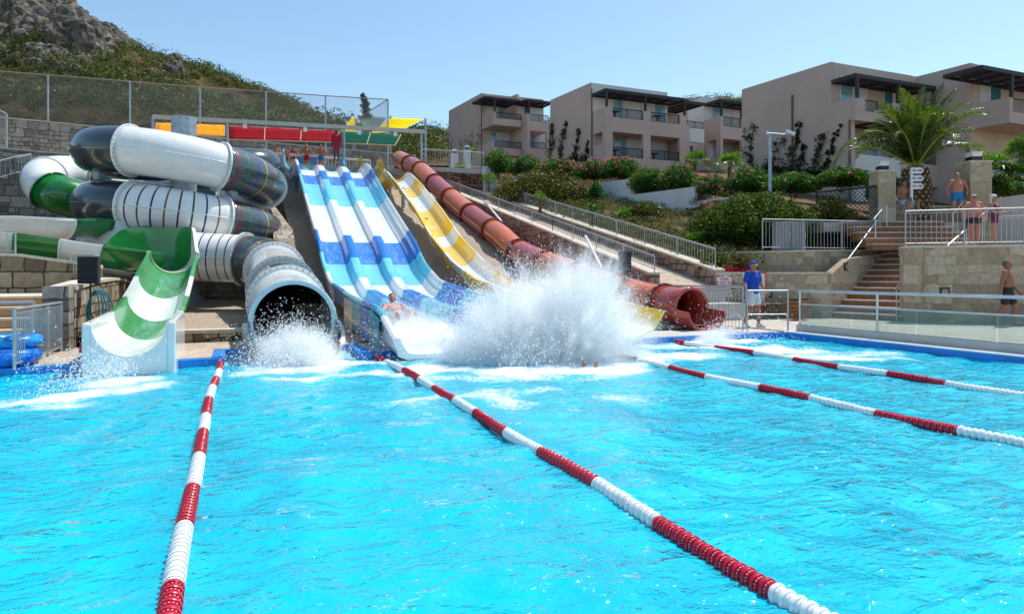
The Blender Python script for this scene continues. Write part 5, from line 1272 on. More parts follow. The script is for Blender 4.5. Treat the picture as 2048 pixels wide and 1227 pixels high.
for k, (fx, fw) in enumerate(((-.24, .4), (.24, .4))):
    m = MB(); m.box(nn_*.013+e*(W*fx)+Vector((0, 0, -.04)), (W*fw, .006, Hh*.84), M=M); m.build('sheet', SIGNW, t)
    for r in range(15):
        m = MB(); m.box(nn_*.018+e*(W*fx-W*.03*(r % 3))+Vector((0, 0, Hh*.33-Hh*.048*r)), (W*(fw-.08-.05*(r % 3)), .004, Hh*.018), M=M); m.build('print_line', INK if r % 7 else ORF, t)
# direction post by the palm
q = P(1823, 412, 23.9); t = thing('direction_sign', 'white signpost with three arrow boards in front of the palm trunk', 'signpost', None, (q.x, q.y, 4.0), -TH)
top = H+(548-335)/F*23.9-4.0; m = MB(); m.box((0, 0, top/2), (.09, .05, top)); m.build('post', SIGNW, t)
NV = mat('navy_print', (.02, .03, .12), .6)
for k, tx in enumerate(('301-308', '201-208', '101-108')):
    z = top-.12-k*.285; m = MB(); m.add([(-.05, -.03, z-.11), (.33, -.03, z-.11), (.43, -.03, z), (.33, -.03, z+.11), (-.05, -.03, z+.11), (-.05, -.06, z-.11), (.33, -.06, z-.11), (.43, -.06, z), (.33, -.06, z+.11), (-.05, -.06, z+.11)],
        [(0, 1, 2, 3, 4), (9, 8, 7, 6, 5), (0, 5, 6, 1), (1, 6, 7, 2), (2, 7, 8, 3), (3, 8, 9, 4), (4, 9, 5, 0)]); o = m.build('arrow_board', SIGNW, t)
    text_mesh(tx, .11, 'lettering', NV, o, plane_frame((.17, -.064, z), (0, -1, 0)), .001)
# camera mast
q = P(1540, 380, 26.5); t = thing('camera_mast', 'pale grey mast with a small camera on its arm above the bush', 'camera mast', None, (q.x, q.y, 3.0), -TH); ht = H+(548-267)/F*26.5-3.0
bar_obj('pole', (0, 0, 0), (0, 0, ht), .07, GALV, t, 12); bar_obj('arm', (-.1, 0, ht), (.75, 0, ht-.06), .045, GALV, t, 8)
m = MB(); m.box((.82, -.02, ht+.02), (.36, .16, .14), M=Matrix.Rotation(.35, 3, 'Y')); m.build('camera_housing', WHITEP, t, bevel=.015); m = MB(); m.lathe((-.1, 0, ht-.06), [(.02, 0), (.06, .03), (.06, .1), (.02, .14)], 10); m.build('end_cap', WHITEP, t)
# lattice gate left of the pillar and white leaning struts on the ramp
a = P(1634, 400, 25.5); b = P(1756, 385, 24.0); t = thing('lattice_fence', 'black diamond lattice fence left of the stone pillar', 'fence', None, (a.x, a.y, LZ+.4))
h1 = H+(548-384)/F*25.5-LZ-.4; h2 = H+(548-372)/F*24.0-LZ-.4; dx, dy = b.x-a.x, b.y-a.y
m = MB(); m.add([(0, 0, 0), (dx, dy, 0), (dx, dy, h2), (0, 0, h1)], [(0, 1, 2, 3)]); m.build('lattice', LAT, t, uv=True)
bar_obj('top_rail', (0, 0, h1), (dx, dy, h2), .04, BLACK, t); bar_obj('post', (0, 0, 0), (0, 0, h1), .05, BLACK, t); bar_obj('post', (dx, dy, 0), (dx, dy, h2), .05, BLACK, t); bar_obj('lower_rail', (0, 0, .0), (dx, dy, .0), .04, BLACK, t)
for (ua, va, ub, vb, lb) in ((969, 402, 1003, 443, 'upper'), (1171, 472, 1203, 535, 'lower')):
    a = PX(ua, va, LX+.1); b = PX(ub, vb, LX-.4); t = thing('support_strut', 'pale steel strut leaning against the lower ramp railing, the %s one' % lb, 'strut', None, b); bar_obj('tube', (0, 0, 0), a-b, .05, WHITEP, t, 10); m = MB(); m.box((0, 0, -.02), (.2, .2, .04)); m.build('foot_plate', GALV, t)
# grey cabinets behind the terrace railing
for k, (u, lb) in enumerate(((1567, 'left'), (1598, 'right'))):
    q = P(u, 497, 22.4); t = thing('storage_cabinet', 'grey metal cabinet behind the terrace railing, the %s of the two' % lb, 'cabinet', None, (q.x, q.y, LZ), -TH)
    m = MB(); m.box((0, .2, .48), (.5, .35, .96)); m.build('body', mat('cabinet_grey', (.25, .25, .26), .5), t, bevel=.01); m = MB(); m.box((.22, .015, .5), (.02, .02, .2)); m.build('handle', STEEL, t)

for u, lb in ((601, 'between the girl and the man in red trunks'), (627, 'between the men in red and blue trunks')):
    q = P(u, 330, 40.0); t = thing('turnstile_box', 'blue box on the slide platform ' + lb, 'box', None, (q.x, q.y, PZ)); m = MB(); m.box((0, 0, .5), (.35, .3, .55)); m.build('casing', BLUE, t, bevel=.02)
    bar_obj('post', (0, 0, 0), (0, 0, .24), .06, GALV, t); bar_obj('top_bar', (-.3, 0, .95), (.3, 0, .95), .02, STEELC, t); bar_obj('upright', (0, 0, .77), (0, 0, .95), .02, STEELC, t)
# ================================================================ APARTMENT BUILDINGS
def plaster(name, col):
    m = bpy.data.materials.new(name); m.use_nodes = True; N = NT(m); b = N.n['Principled BSDF']; g = N.new('NewGeometry')
    n1 = noise(N, g.outputs['Position'], .35, 5, .65); n2 = noise(N, g.outputs['Position'], 30, 4)
    N.l(ramp(N, n1, [(.3, tuple(x*.88 for x in col)), (.7, tuple(x*1.08 for x in col))]), b.inputs['Base Color']); b.inputs['Roughness'].default_value = .92
    b.inputs['Specular IOR Level'].default_value = .15; N.l(bump(N, n2, .25, .01), b.inputs['Normal']); return m
MAUVE = plaster('mauve_plaster', (.54, .40, .345)); CREAM = plaster('cream_plaster', (.68, .66, .62)); BEIGE = plaster('beige_plaster', (.58, .46, .38))
DARKW = mat('dark_brown_beam', (.028, .018, .02), .6, var=.2); FRAMEW = mat('white_window_frame', (.62, .63, .64), .5); IRON = mat('black_iron', (.02, .02, .025), .5, .3)
PANE = mat('window_pane', (.05, .14, .17), .06, var=.4, vscale=.8, spec=.8); CURT = mat('curtain_glass', (.2, .34, .4), .12, var=.25, vscale=2, spec=.8); SHUT = mat('white_shutter', (.6, .6, .62), .5, var=.05)
def shutmat():
    m = mat('slatted_shutter', (.6, .6, .62), .5, var=.04); N = NT(m); b = N.n['Principled BSDF']; g = N.new('NewGeometry'); sp = N.new('SeparateXYZ'); N.l(g.outputs['Position'], sp.inputs[0])
    s1 = math_(N, 'SINE', math_(N, 'MULTIPLY', sp.outputs[2], 100)); N.l(bump(N, s1, .6, .01), b.inputs['Normal']); return m
SHUTS = shutmat()
class Bld:
    def __init__(s, label, O, vpL, vpR, zb, mts=None):
        s.O = Vector((O[0], O[1], 0)); s.e1 = vdir(vpL); s.e2 = vdir(vpR); s.zb = zb; s.t = thing('apartment_building', label, 'building', 'apartment buildings on the hillside', (O[0], O[1], zb))
        s.off = Vector((0, 0, -zb))
    def a_at(s, u, b=0): return along(s.O+s.e2*b, s.e1, u)
    def b_at(s, u, a=0): return along(s.O+s.e1*a, s.e2, u)
    def z_at(s, u, v, a=0, b=None):
        return onplane(s.O+s.e1*a, s.e2, u, v)[1]
    def zL(s, u, v, b=0): return onplane(s.O+s.e2*b, s.e1, u, v)[1]
    def pt(s, a, b, z): q = s.e1*a+s.e2*b; return (q.x, q.y, z-s.zb)
    def box(s, m, a0, a1, b0, b1, z0, z1, mi=0):
        m.hexa([s.pt(a0, b0, z0), s.pt(a0, b1, z0), s.pt(a1, b1, z0), s.pt(a1, b0, z0), s.pt(a0, b0, z1), s.pt(a0, b1, z1), s.pt(a1, b1, z1), s.pt(a1, b0, z1)], mi)
    def slab(s, name, mt, *q):
        m = MB(); s.box(m, *q); return m.build(name, mt, s.t)
    def holed(s, name, mt, a0, a1, b0, b1, z0, z1, holes, axis='b'):
        """wall slab with rectangular openings; holes = [(p0,p1,z0,z1)] along b (or along a when axis='a')"""
        P0, P1 = (b0, b1) if axis == 'b' else (a0, a1)
        ps = sorted({P0, P1}|{x for h in holes for x in h[:2] if P0 < x < P1}); zs = sorted({z0, z1}|{x for h in holes for x in h[2:4] if z0 < x < z1})
        m = MB()
        for i in range(len(ps)-1):
            run = None
            for k in range(len(zs)-1):
                pm, zm = (ps[i]+ps[i+1])/2, (zs[k]+zs[k+1])/2; hole = any(h[0] < pm < h[1] and h[2] < zm < h[3] for h in holes)
                if not hole:
                    run = (zs[k] if run is None else run[0], zs[k+1])
                if hole or k == len(zs)-2:
                    if run:
                        if axis == 'b': s.box(m, a0, a1, ps[i], ps[i+1], run[0], run[1])
                        else: s.box(m, ps[i], ps[i+1], b0, b1, run[0], run[1])
                    run = None
        return m.build(name, mt, s.t)
    def rail(s, a, b0, b1, z0, z1):
        m = MB(); e = s.pt(a, b0, z0); f = s.pt(a, b1, z0); g = s.pt(a, b1, z1); h = s.pt(a, b0, z1); m.add([e, f, g, h], [(0, 1, 2, 3)])
        o = m.build('balcony_railing', LATB, s.t, uv=True); m = MB()
        for x in (b0+.02, (b0+b1)/2, b1-.02): m.rod(s.pt(a, x, z0), s.pt(a, x, z1), .03, 5)
        m.rod(s.pt(a, b0, z1), s.pt(a, b1, z1), .035, 5); m.rod(s.pt(a, b0, z0+.04), s.pt(a, b1, z0+.04), .03, 5); m.build('rail_frame', IRON, o); return o
    def window(s, a, b0, b1, z0, z1, split=.5, glass=None, order='gs'):
        m = MB(); s.box(m, a-.06, a-.01, b0, b1, z0, z1); o = m.build('window', FRAMEW, s.t); w_ = b1-b0; c = b0+w_*split
        parts = [(b0+.05, c-.03), (c+.03, b1-.05)]
        for k, ch in enumerate(order):
            m = MB(); s.box(m, a-.075, a-.062, parts[k][0], parts[k][1], z0+.06, z1-.07); m.build('pane' if ch == 'g' else 'shutter', (glass or PANE) if ch == 'g' else SHUTS, o)
        return o
    def pergola(s, a0, a1, b0, b1, z, posts, zp, th=.16):
        m = MB(); s.box(m, a0, a0+.1, b0, b1, z-th, z+.03); s.box(m, a1-.1, a1-.02, b0, b1, z-th, z+.03); s.box(m, a0+.1, a1-.1, b0, b0+.09, z-th, z+.03); s.box(m, a0+.1, a1-.1, b1-.09, b1, z-th, z+.03)
        n = max(3, int((b1-b0)/1.1))
        for i in range(1, n): x = b0+(b1-b0)*i/n; s.box(m, a0+.1, a1-.1, x-.06, x+.06, z-th, z-.02)
        k = int((a1-a0)/.17)
        for i in range(1, k): x = a0+(a1-a0)*i/k; s.box(m, x-.06, x+.055, b0+.09, b1-.09, z+.034, z+.08)
        o = m.build('pergola', DARKW, s.t)
        for x in posts:
            mm = MB(); s.box(mm, a0+.0, a0+.14, x-.07, x+.07, zp, z-th-.002); mm.build('pergola_post', DARKW, s.t)
    def pipe(s, a, z0, z1, b=-.05):
        m = MB(); m.rod(s.pt(a, b, z0), s.pt(a, b, z1), .05, 6); m.build('drain_pipe', mat('brown_pipe', (.14, .08, .07), .6), s.t)
    def table(s, a, b, z):
        m = MB(); s.box(m, a-.3, a+.3, b-.35, b+.35, z+.7, z+.74); s.box(m, a-.05, a+.05, b-.05, b+.05, z, z+.7); m.build('balcony_table', BLACK, s.t)
VL, VR = 300, 4150
# ---- building A (middle of the picture, two storeys of balconies, cream walls)
D2 = 47.; q = P(1211, 300, D2); B = Bld('middle apartment block with cream upper wall and two storeys of balconies', q, VL, VR, 6.5)
pa = B.a_at(1182.5); L = B.a_at(1101); b1 = B.b_at(1373); bm_ = B.b_at(1335, pa)
zp = B.z_at(1211, 213); zr = B.z_at(1182.5, 165.5, pa); zf = B.z_at(1225, 234); zc = B.z_at(1225, 263); zl = B.z_at(1225, 312)
bb = [B.b_at(x) for x in (1225, 1287, 1301.5, 1360)]; zrl = B.z_at(1225, 293)
B.holed('balcony_front', MAUVE, 0, .25, 0, b1, 6.5, zp, [(bb[0], bb[1], zf, zp+1), (bb[2], bb[3], zf, zp+1), (bb[0], bb[1], zl, zc), (bb[2], bb[3], zl, zc)])
sa0 = pa*.25; B.holed('balcony_side', MAUVE, .252, pa, 0, .25, 6.5, zp, [(pa*.22, pa*.86, zl+.9, zc)], axis='a')
B.slab('balcony_floor', MAUVE, .252, pa, .252, b1, zc+.02, zf-.05); B.slab('balcony_floor', MAUVE, .252, pa, .252, b1, zl-.35, zl-.1)
B.slab('wall', CREAM, pa+.002, pa+.4, .02, bm_, 6.6, zr); B.slab('wall', BEIGE, pa+.402, L, 0, bm_-.02, 6.6, zr-.01)
B.slab('side_wall', MAUVE, pa+.002, L, -.03, .018, 6.5, zr+.01)
B.slab('wall', MAUVE, .0, pa+4, b1+.002, b1+.3, 6.5, zf)
B.rail(.12, bb[0], bb[1], zf, zp); B.rail(.12, bb[2], bb[3], zf, zp); B.rail(.12, bb[0], bb[1], zl, zrl); B.rail(.12, bb[2], bb[3], zl, zrl)
zpg = B.z_at(1211, 178); B.pergola(-.05, pa, -.05, B.b_at(1371)+.1, zpg, [.1, B.b_at(1291), B.b_at(1369.5)], zp)
for u0, u1, v0, sp, od in ((1227, 1262, 206, .5, 'gs'), (1281, 1330, 213, .55, 'sg')):
    x0, x1 = B.b_at(u0, pa), B.b_at(u1, pa); B.window(pa, x0, x1, zf+.05, zf+2.15, sp, CURT, od)
for u0, u1, od in ((1228, 1252, 'gg'), (1302, 1330, 'ss')): B.window(pa, B.b_at(u0, pa), B.b_at(u1, pa), zl-.05, zl+2.1, .5, CURT, od)
B.pipe(pa-.15, 6.6, zr-.5); B.table(.9, (bb[0]+bb[1])/2-.5, zf-.05); B.table(.9, (bb[2]+bb[3])/2, zf-.05); B.table(.9, (bb[0]+bb[1])/2-.5, zl-.1); B.table(.9, bb[2]+1, zl-.1)
# second unit of the same row, to the right
D2b = 52.; q = P(1441, 300, D2b); C_ = Bld('cream and mauve block seen between the middle block and the big right block', q, VL, VR, 7)
pa = C_.a_at(1408); zp = C_.z_at(1441, 232); zf = C_.z_at(1446, 252); b1 = C_.b_at(1600); zr = C_.z_at(1408, 193.5, pa); zc = C_.z_at(1447, 277); zl = C_.z_at(1447, 325)
bb = [C_.b_at(x) for x in (1446, 1483)]
C_.holed('balcony_front', MAUVE, 0, .25, 0, b1, 7, zp, [(bb[0], bb[1], zf, zp+1), (bb[0], bb[1], zl, zc)]); C_.holed('balcony_side', MAUVE, .252, pa, 0, .25, 7, zp, [(pa*.25, pa*.8, zl+.5, zc)], axis='a')
C_.slab('balcony_floor', MAUVE, .252, pa, .252, b1, zc+.02, zf-.05); C_.slab('wall', CREAM, pa+.002, pa+.5, -.02, b1, 7, zr); C_.slab('side_wall', CREAM, pa+.502, C_.a_at(1376), -.02, .3, 7, zr-.02)
C_.slab('roof', BEIGE, pa+.502, pa+8, .302, b1, 7, zr-.05)
C_.rail(.12, bb[0], bb[1], zf, zp); zpg = C_.z_at(1437, 198); C_.pergola(-.05, pa, -.05, b1, zpg, [.1, C_.b_at(1483)], zp)
C_.window(pa, C_.b_at(1424, pa), C_.b_at(1466, pa), zf+.05, zf+2.1, .4, CURT, 'gs'); C_.window(pa, C_.b_at(1424, pa), C_.b_at(1470, pa), zl, zl+2.0, .4, CURT, 'gs')
# linking balcony
q0 = P(1374, 300, 50.5); C2 = Bld('narrow cream link with one lattice balcony between two blocks', q0, VL, VR, 7); b1 = C2.b_at(1408.5); z1 = C2.z_at(1374, 241); zt = C2.z_at(1374, 255); z0 = C2.z_at(1374, 283)
C2.slab('balcony_front', CREAM, 0, .25, 0, b1, z0, zt); C2.rail(.1, 0, b1, zt, z1); C2.slab('balcony_floor', CREAM, .252, 3.2, 0, b1, zt-.3, zt-.1); C2.slab('wall', MAUVE, 3.2, 3.5, -1, b1, 7, C2.z_at(1374, 207)); C2.slab('lower_wall', mat('dark_plaster', (.16, .11, .1), .9), 1.2, 1.5, 0, b1, 7, z0-.02)
C2.pergola(-.1, 3.1, -.4, b1+.0, C2.z_at(1374, 203), [], 8)
m = MB(); 
# ---- building B (left, farthest)
D1 = 62.; q = P(1054.5, 300, D1); B1_ = Bld('left apartment block farthest up the slope, with two staggered balconies', q, VL, VR, 8)
L1 = B1_; pa = .0
b1 = B1_.b_at(1098.3); zp = B1_.z_at(1054.5, 227); zf = B1_.z_at(1060, 241); zc = B1_.z_at(1060, 261); zl = B1_.z_at(1060, 295.5); zrl = B1_.z_at(1060, 283)
bo = [B1_.b_at(x) for x in (1060, 1098)]; bo2 = B1_.b_at(1093)
B1_.holed('balcony_front', MAUVE, 0, .25, 0, b1, 8, zp, [(bo[0], b1+1, zf, zp+1), (bo[0], bo2, zl, zc)])
pa = B1_.a_at(1035, B1_.b_at(1054.5)); aw = B1_.a_at(1035)
B1_.slab('balcony_side', MAUVE, .252, aw, 0, .25, 8, zp); B1_.slab('balcony_floor', MAUVE, .252, aw, .252, b1, zc+.02, zf-.1)
zr = B1_.z_at(1036, 193.5, aw); B1_.slab('wall', BEIGE, aw, aw+.4, -.02, b1+.5, 8, zr)
B1_.rail(.1, bo[0], b1, zf, zp-.0); B1_.rail(.1, bo[0], bo2, zl, zrl)
B1_.window(aw, B1_.b_at(1047, aw), B1_.b_at(1082, aw), zf-.05, zf+2.0, .3, PANE, 'gs'); B1_.window(aw, B1_.b_at(1060, aw), B1_.b_at(1090, aw), zl-.05, zl+2.1, .4, CURT, 'gs')
B1_.pergola(-.2, aw, -.3, b1+.3, B1_.z_at(1054, 200), [.1], zp)
# left unit: main corner at u=967
amain = aw+1.6; bw = B1_.b_at(967.5, amain); bR = B1_.b_at(1024.5, amain); zr2 = B1_.z_at(967.5, 187, amain)
B1_.slab('wall', BEIGE, amain, amain+.4, bw+.05, bR, 8, zr2); Lm = along(B1_.O+B1_.e2*bw, B1_.e1, 902); B1_.slab('side_wall', MAUVE, amain+.0, Lm, bw-.25, bw+.048, 8, zr2+.01)
B1_.slab('roof', BEIGE, amain+.402, Lm-.2, bw+.05, bR-.02, 8, zr2-.3)
B1_.slab('wall', MAUVE, aw+.402, amain+.4, bR-.2, bR+.1, 8, zr2-.05)
# its projecting balcony, corner at u=987
af = amain-2.6; b0 = B1_.b_at(987, af); b2 = B1_.b_at(1043, af); z1 = B1_.z_at(987, 223, af); z0 = B1_.z_at(987, 249, af); zfl = B1_.z_at(993, 236, af); brl = B1_.b_at(992, af)
B1_.holed('balcony_front', MAUVE, af, af+.2, b0, b2, z0, z1, [(brl, b2+1, zfl, z1+1)]); B1_.slab('balcony_side', MAUVE, af+.202, amain, b0, b0+.2, z0, z1); B1_.slab('balcony_floor', BEIGE, af+.202, amain, b0+.202, b2, z0, z0+.2)
B1_.rail(af+.1, brl, b2, zfl, z1); zq1 = B1_.z_at(993, 281, af); zq0 = B1_.z_at(993, 294, af); zq = B1_.z_at(987, 308, af); b3 = B1_.b_at(992, af)
B1_.slab('balcony_front', MAUVE, af, af+.2, b0, b2, zq, zq0); B1_.slab('balcony_side', MAUVE, af+.202, amain, b0, b0+.2, zq, zq1); B1_.rail(af+.1, b3, b2, zq0, zq1)
B1_.slab('base_wall', MAUVE, af+.5, amain-.02, b0+.3, b2, 8, zq-.01)
B1_.window(amain, B1_.b_at(974, amain), B1_.b_at(1010, amain), zfl-.1, zfl+2.2, .6, CURT, 'sg'); B1_.window(amain, B1_.b_at(981, amain), B1_.b_at(1018, amain), zq0-.1, zq0+2.0, .3, CURT, 'gs')
B1_.pergola(af-.1, amain, b0-1.0, B1_.b_at(1040, af), B1_.z_at(985, 195, af), [b0+.1], z1); B1_.pipe(amain-.1, 8, zr2-.5, bw-.3)
# ---- building C (right, nearest, two masses)
D3 = 33.; q = P(1712, 300, D3); R = Bld('big right apartment block with pergolas behind the tall palm', q, VL, VR, 4)
pa = R.a_at(1663); zr = R.z_at(1663, 124, pa); L = R.a_at(1484.5); zp = R.z_at(1712, 195); bP = R.b_at(1730); bE = R.b_at(1786); zfl = R.z_at(1730, 222)
bEnd = R.b_at(1905); zlo = R.z_at(1712, 240); 
R.holed('balcony_front', MAUVE, 0, .25, 0, bEnd, zlo, zp, [(bP, bE, zfl, zp+1), (R.b_at(1800), bEnd-.6, zfl, zp+1)])
R.slab('side_wall', MAUVE, .252, L, -.03, .25, 4, zp); R.slab('side_wall', MAUVE, pa, L, -.03, .25, zp+.0, zr+.01)
R.slab('wall', BEIGE, pa, pa+.4, .252, R.b_at(1835, pa), 4, zr); R.slab('roof', BEIGE, pa+.402, L-.3, .252, 7, 4, zr-.25)
R.slab('balcony_floor', MAUVE, .252, pa, .252, bEnd, zlo+.02, zfl-.05)
R.rail(.12, bP, bE, zfl, zp-.02); R.rail(.12, R.b_at(1800), bEnd-.6, zfl, zp-.02)
zpg = R.z_at(1710, 148); R.pergola(-.05, pa, -.05, R.b_at(1871), zpg, [.1, R.b_at(1797), R.b_at(1868)], zp)
R.window(pa, R.b_at(1679, pa), R.b_at(1733, pa), zfl+.05, zfl+2.15, .45, CURT, 'gs'); R.window(pa, R.b_at(1766, pa), R.b_at(1800, pa), zfl+.05, zfl+2.15, .5, PANE, 'gs')
R.pipe(R.a_at(1587), 4, zr-1.2, -.1); R.pipe(R.a_at(1702), 4, R.zL(1702, 240), -.1)
# lower storey: cream parapet from u=1713 to 1800, mauve beyond
zlp = R.z_at(1713, 308); al = -.0; zl0 = R.z_at(1800, 365)
R.slab('lower_parapet', CREAM, 0, .25, 0, R.b_at(1801), 4, zlp); R.holed('lower_parapet', MAUVE, 0, .25, R.b_at(1801)+.002, R.b_at(1958), 4, R.z_at(1880, 304), [(R.b_at(1836), R.b_at(1879), R.z_at(1860, 329), 20), (R.b_at(1896), R.b_at(1950), R.z_at(1920, 334), 20), (R.b_at(1855), R.b_at(1878), 4, R.z_at(1865, 374)), (R.b_at(1900), R.b_at(1918), 4, R.z_at(1905, 385))])
R.slab('lower_wall', MAUVE, pa-.02, pa+.3, .3, R.b_at(1958), 4, zlo); R.rail(.12, R.b_at(1836), R.b_at(1879), R.z_at(1860, 329), R.z_at(1860, 304)); R.rail(.12, R.b_at(1896), R.b_at(1950), R.z_at(1920, 334), R.z_at(1920, 309))
R.window(pa-.03, R.b_at(1731, pa), R.b_at(1775, pa), zlp-.6, zlp+1.25, .5, CURT, 'gs')
R.slab('door_glass', CURT, .26, .3, R.b_at(1855), R.b_at(1878), 4, R.z_at(1865, 374)); R.slab('door_glass', CURT, .26, .3, R.b_at(1900), R.b_at(1918), 4, R.z_at(1905, 385))
R.pergola(-.0, pa*.8, R.b_at(1745), R.b_at(1953), R.z_at(1955, 268), [R.b_at(1884), R.b_at(1957)-.2], R.z_at(1884, 305)); 
R.slab('rear_parapet', MAUVE, pa+.4, pa+.8, R.b_at(1835, pa), R.b_at(1870, pa), 4, zr-.02)
# second mass at the right edge
D4 = 34.5; q = P(2019, 300, D4-2.0); R2 = Bld('right-most apartment block with projecting balcony, cut by the picture edge', q, VL, VR, 4)
pa = R2.a_at(1941); L = R2.a_at(1832); zr = R2.z_at(1941, 126, pa); zp = R2.z_at(2019, 194); z0 = R2.z_at(2019, 245); zfl = R2.z_at(2026, 223)
R2.slab('side_wall', MAUVE, pa, L, -.03, .3, 4, zr); R2.slab('wall', BEIGE, pa, pa+.4, .302, 12, 4, zr-.01); R2.slab('roof', BEIGE, pa+.402, L, .302, 12, 4, zr-.3)
R2.holed('balcony_front', MAUVE, 0, .2, 0, 8, z0, zp, [(R2.b_at(2026), 9, zfl, zp+1)]); R2.slab('balcony_side', MAUVE, .202, pa, 0, .2, z0, zp); R2.slab('balcony_floor', BEIGE, .202, pa, .202, 8, z0, z0+.2); R2.rail(.1, R2.b_at(2026), 6, zfl, zp)
R2.window(pa, R2.b_at(1957, pa), R2.b_at(2000, pa), zfl-.1, zfl+2.1, .5, PANE, 'sg'); R2.window(pa, R2.b_at(1962, pa), R2.b_at(2010, pa), 5.6, 7.4, .5, PANE, 'sg')
R2.pergola(-.1, pa, R2.b_at(1950, 0)*.0-2.2, 8, R2.z_at(2019, 143), [.1], zp); R2.slab('lower_parapet', MAUVE, .0, .2, -3.5, 8, 4, 5.9)
# white terraced wall below the oleanders
tw = thing('terrace_wall', 'white rendered retaining wall stepping up the garden under the oleander hedges', 'wall', None, P(1420, 428, 30)); wo = P(1420, 428, 30)
wp = [(1166, 352, 356, 38.5), (1200, 344, 368, 38), (1240, 340, 400, 37), (1261, 356, 400, 34.5), (1388, 354, 421, 31), (1390, 393, 424, 30.9), (1490, 380, 440, 28.5)]
WTW = plaster('white_wall_plaster', (.62, .61, .6))
segs = [((1150, 371, 40), (1172, 368, 39.5), 395, .0), ((1212, 362, 37.5), (1261, 357, 34.5), 400, 0), ((1261, 356, 34.5), (1262, 384, 34.3), 400, 0), ((1261, 388, 34.4), (1388, 373, 31), 420, 0), ((1388, 374, 31), (1460, 388, 29), 440, 0)]
segs = [((1208, 366, 37.5), (1260, 357, 34.6), 405), ((1261, 388, 34.6), (1389, 372, 31.2), 430), ((1390, 402, 31.2), (1470, 392, 29), 450)]
segs = [((1190, 366, 38.5), (1260, 357.5, 35.0), 410), ((1260, 390, 35.0), (1389, 373, 31.4), 432), ((1389, 403, 31.4), (1490, 389, 29), 452)]
for (p0, p1, vb) in segs:
    a = P(*p0); b = P(*p1); zb = min(P(p0[0], vb, p0[2]).z, P(p1[0], vb, p1[2]).z)-.6; m = MB(); o2 = wo
    m.wall((a.x-o2.x, a.y-o2.y), (b.x-o2.x, b.y-o2.y), a.z-o2.z, b.z-o2.z, zb-o2.z, .25); m.build('wall_panel', WTW, tw)
# pale low walls and lamp posts right of the ledge
for (u0, v0, D0, u1, v1, D1_, vb, lb) in ((970, 333, 41, 995, 328, 42, 365, 'pale low garden wall at the right end of the grey ledge'), (1030, 352, 40.5, 1060, 344, 41, 372, 'short sloping pale garden wall above the first big shrub')):
    a = P(u0, v0, D0); b = P(u1, v1, D1_); t = thing('garden_wall', lb, 'wall', None, (a.x, a.y, a.z-2)); m = MB(); m.wall((0, 0), (b.x-a.x, b.y-a.y), 2, 2+b.z-a.z, 0, .25); m.build('render', WTW, t)
for u, v, D, lb in ((934, 300, 42.5, 'taller white lamp pillar behind the ledge railing'), (909, 307, 43, 'shorter white lamp pillar behind the ledge railing')):
    q = P(u, v, D); t = thing('lamp_pillar', lb, 'lamp pillar', None, (q.x, q.y, 7.6)); hh = q.z-7.6; m = MB(); m.box((0, 0, hh/2), (.38, .38, hh)); m.build('shaft', WTW, t)
    m = MB(); m.box((0, 0, hh+.08), (.22, .22, .12)); m.build('lamp_base', BLACK, t); m = MB(); m.box((0, 0, hh+.22), (.24, .24, .14)); m.build('lamp_head', WHITEP, t)
# ================================================================ HILL
def ridge(u): return np.interp(u, [-400, -60, 0, 20, 60, 150, 158, 200, 230, 270, 285, 330, 400, 430, 470, 520, 580, 640, 668, 690, 720, 760], [40, 20, 16, -10, -20, -6, 22, 44, 56, 78, 97, 113, 152, 166, 190, 208, 220, 240, 254, 270, 290, 315])
def mountain(name, us, D0, Dr, vfoot, ridgef, nt, amp, mt, rough=1., back=40):
    ts = np.linspace(0, 1.35, nt); U, T = np.meshgrid(us, ts, indexing='ij'); DR = Dr(U)
    D = D0+(DR-D0)*T; zf = H-(vfoot(U)-VY)/F*D0; zr = H-(ridgef(U)-VY)/F*DR
    Z = np.where(T <= 1, zf+(zr-zf)*np.clip(T, 0, 1)**.85, zr-(T-1)*(zr-zf)*1.6)
    a = (U-1024)/F; X = D*(a*c_+s_); Y = D*(c_-a*s_)
    taper = np.clip(T*4, 0, 1)*(1-.85*np.exp(-((T-1)/.05)**2))
    n = fbm(X*.045, Y*.045, 0, 5)-.5; n2 = fbm(X*.2, Y*.2, 2, 4)-.5; rg_ = 1-np.abs(fbm(X*.09+5, Y*.09, 4, 5)-.5)*4
    Z = Z+taper*(amp*n*1.6+amp*.35*n2)
    # limestone crags: terraces of steep rock
    rock = np.clip((fbm(X*.06+40, Y*.06+3, 1, 4)-.40-np.clip((U-200)/900, -.05, .25))*8, 0, 1)*np.clip(rough, 0, 1)*np.clip((T-.18)*4, 0, 1)
    st_ = 3.4; fz = (Z/st_+n2*.9); Z = Z+rock*taper*(np.floor(fz)+np.clip((fz-np.floor(fz))*3.2, 0, 1)-fz)*st_*.75+rock*taper*.9*(fbm(X*.9, Y*.9, Z*.5, 4)-.5)
    o = npmesh(name, np.stack([X, Y, Z], -1).reshape(-1, 3), grid_faces(len(us), nt), mt, smooth=False, attr={'rock': (rock*1.0).ravel()}); struct(o); return X, Y, Z, T, rock
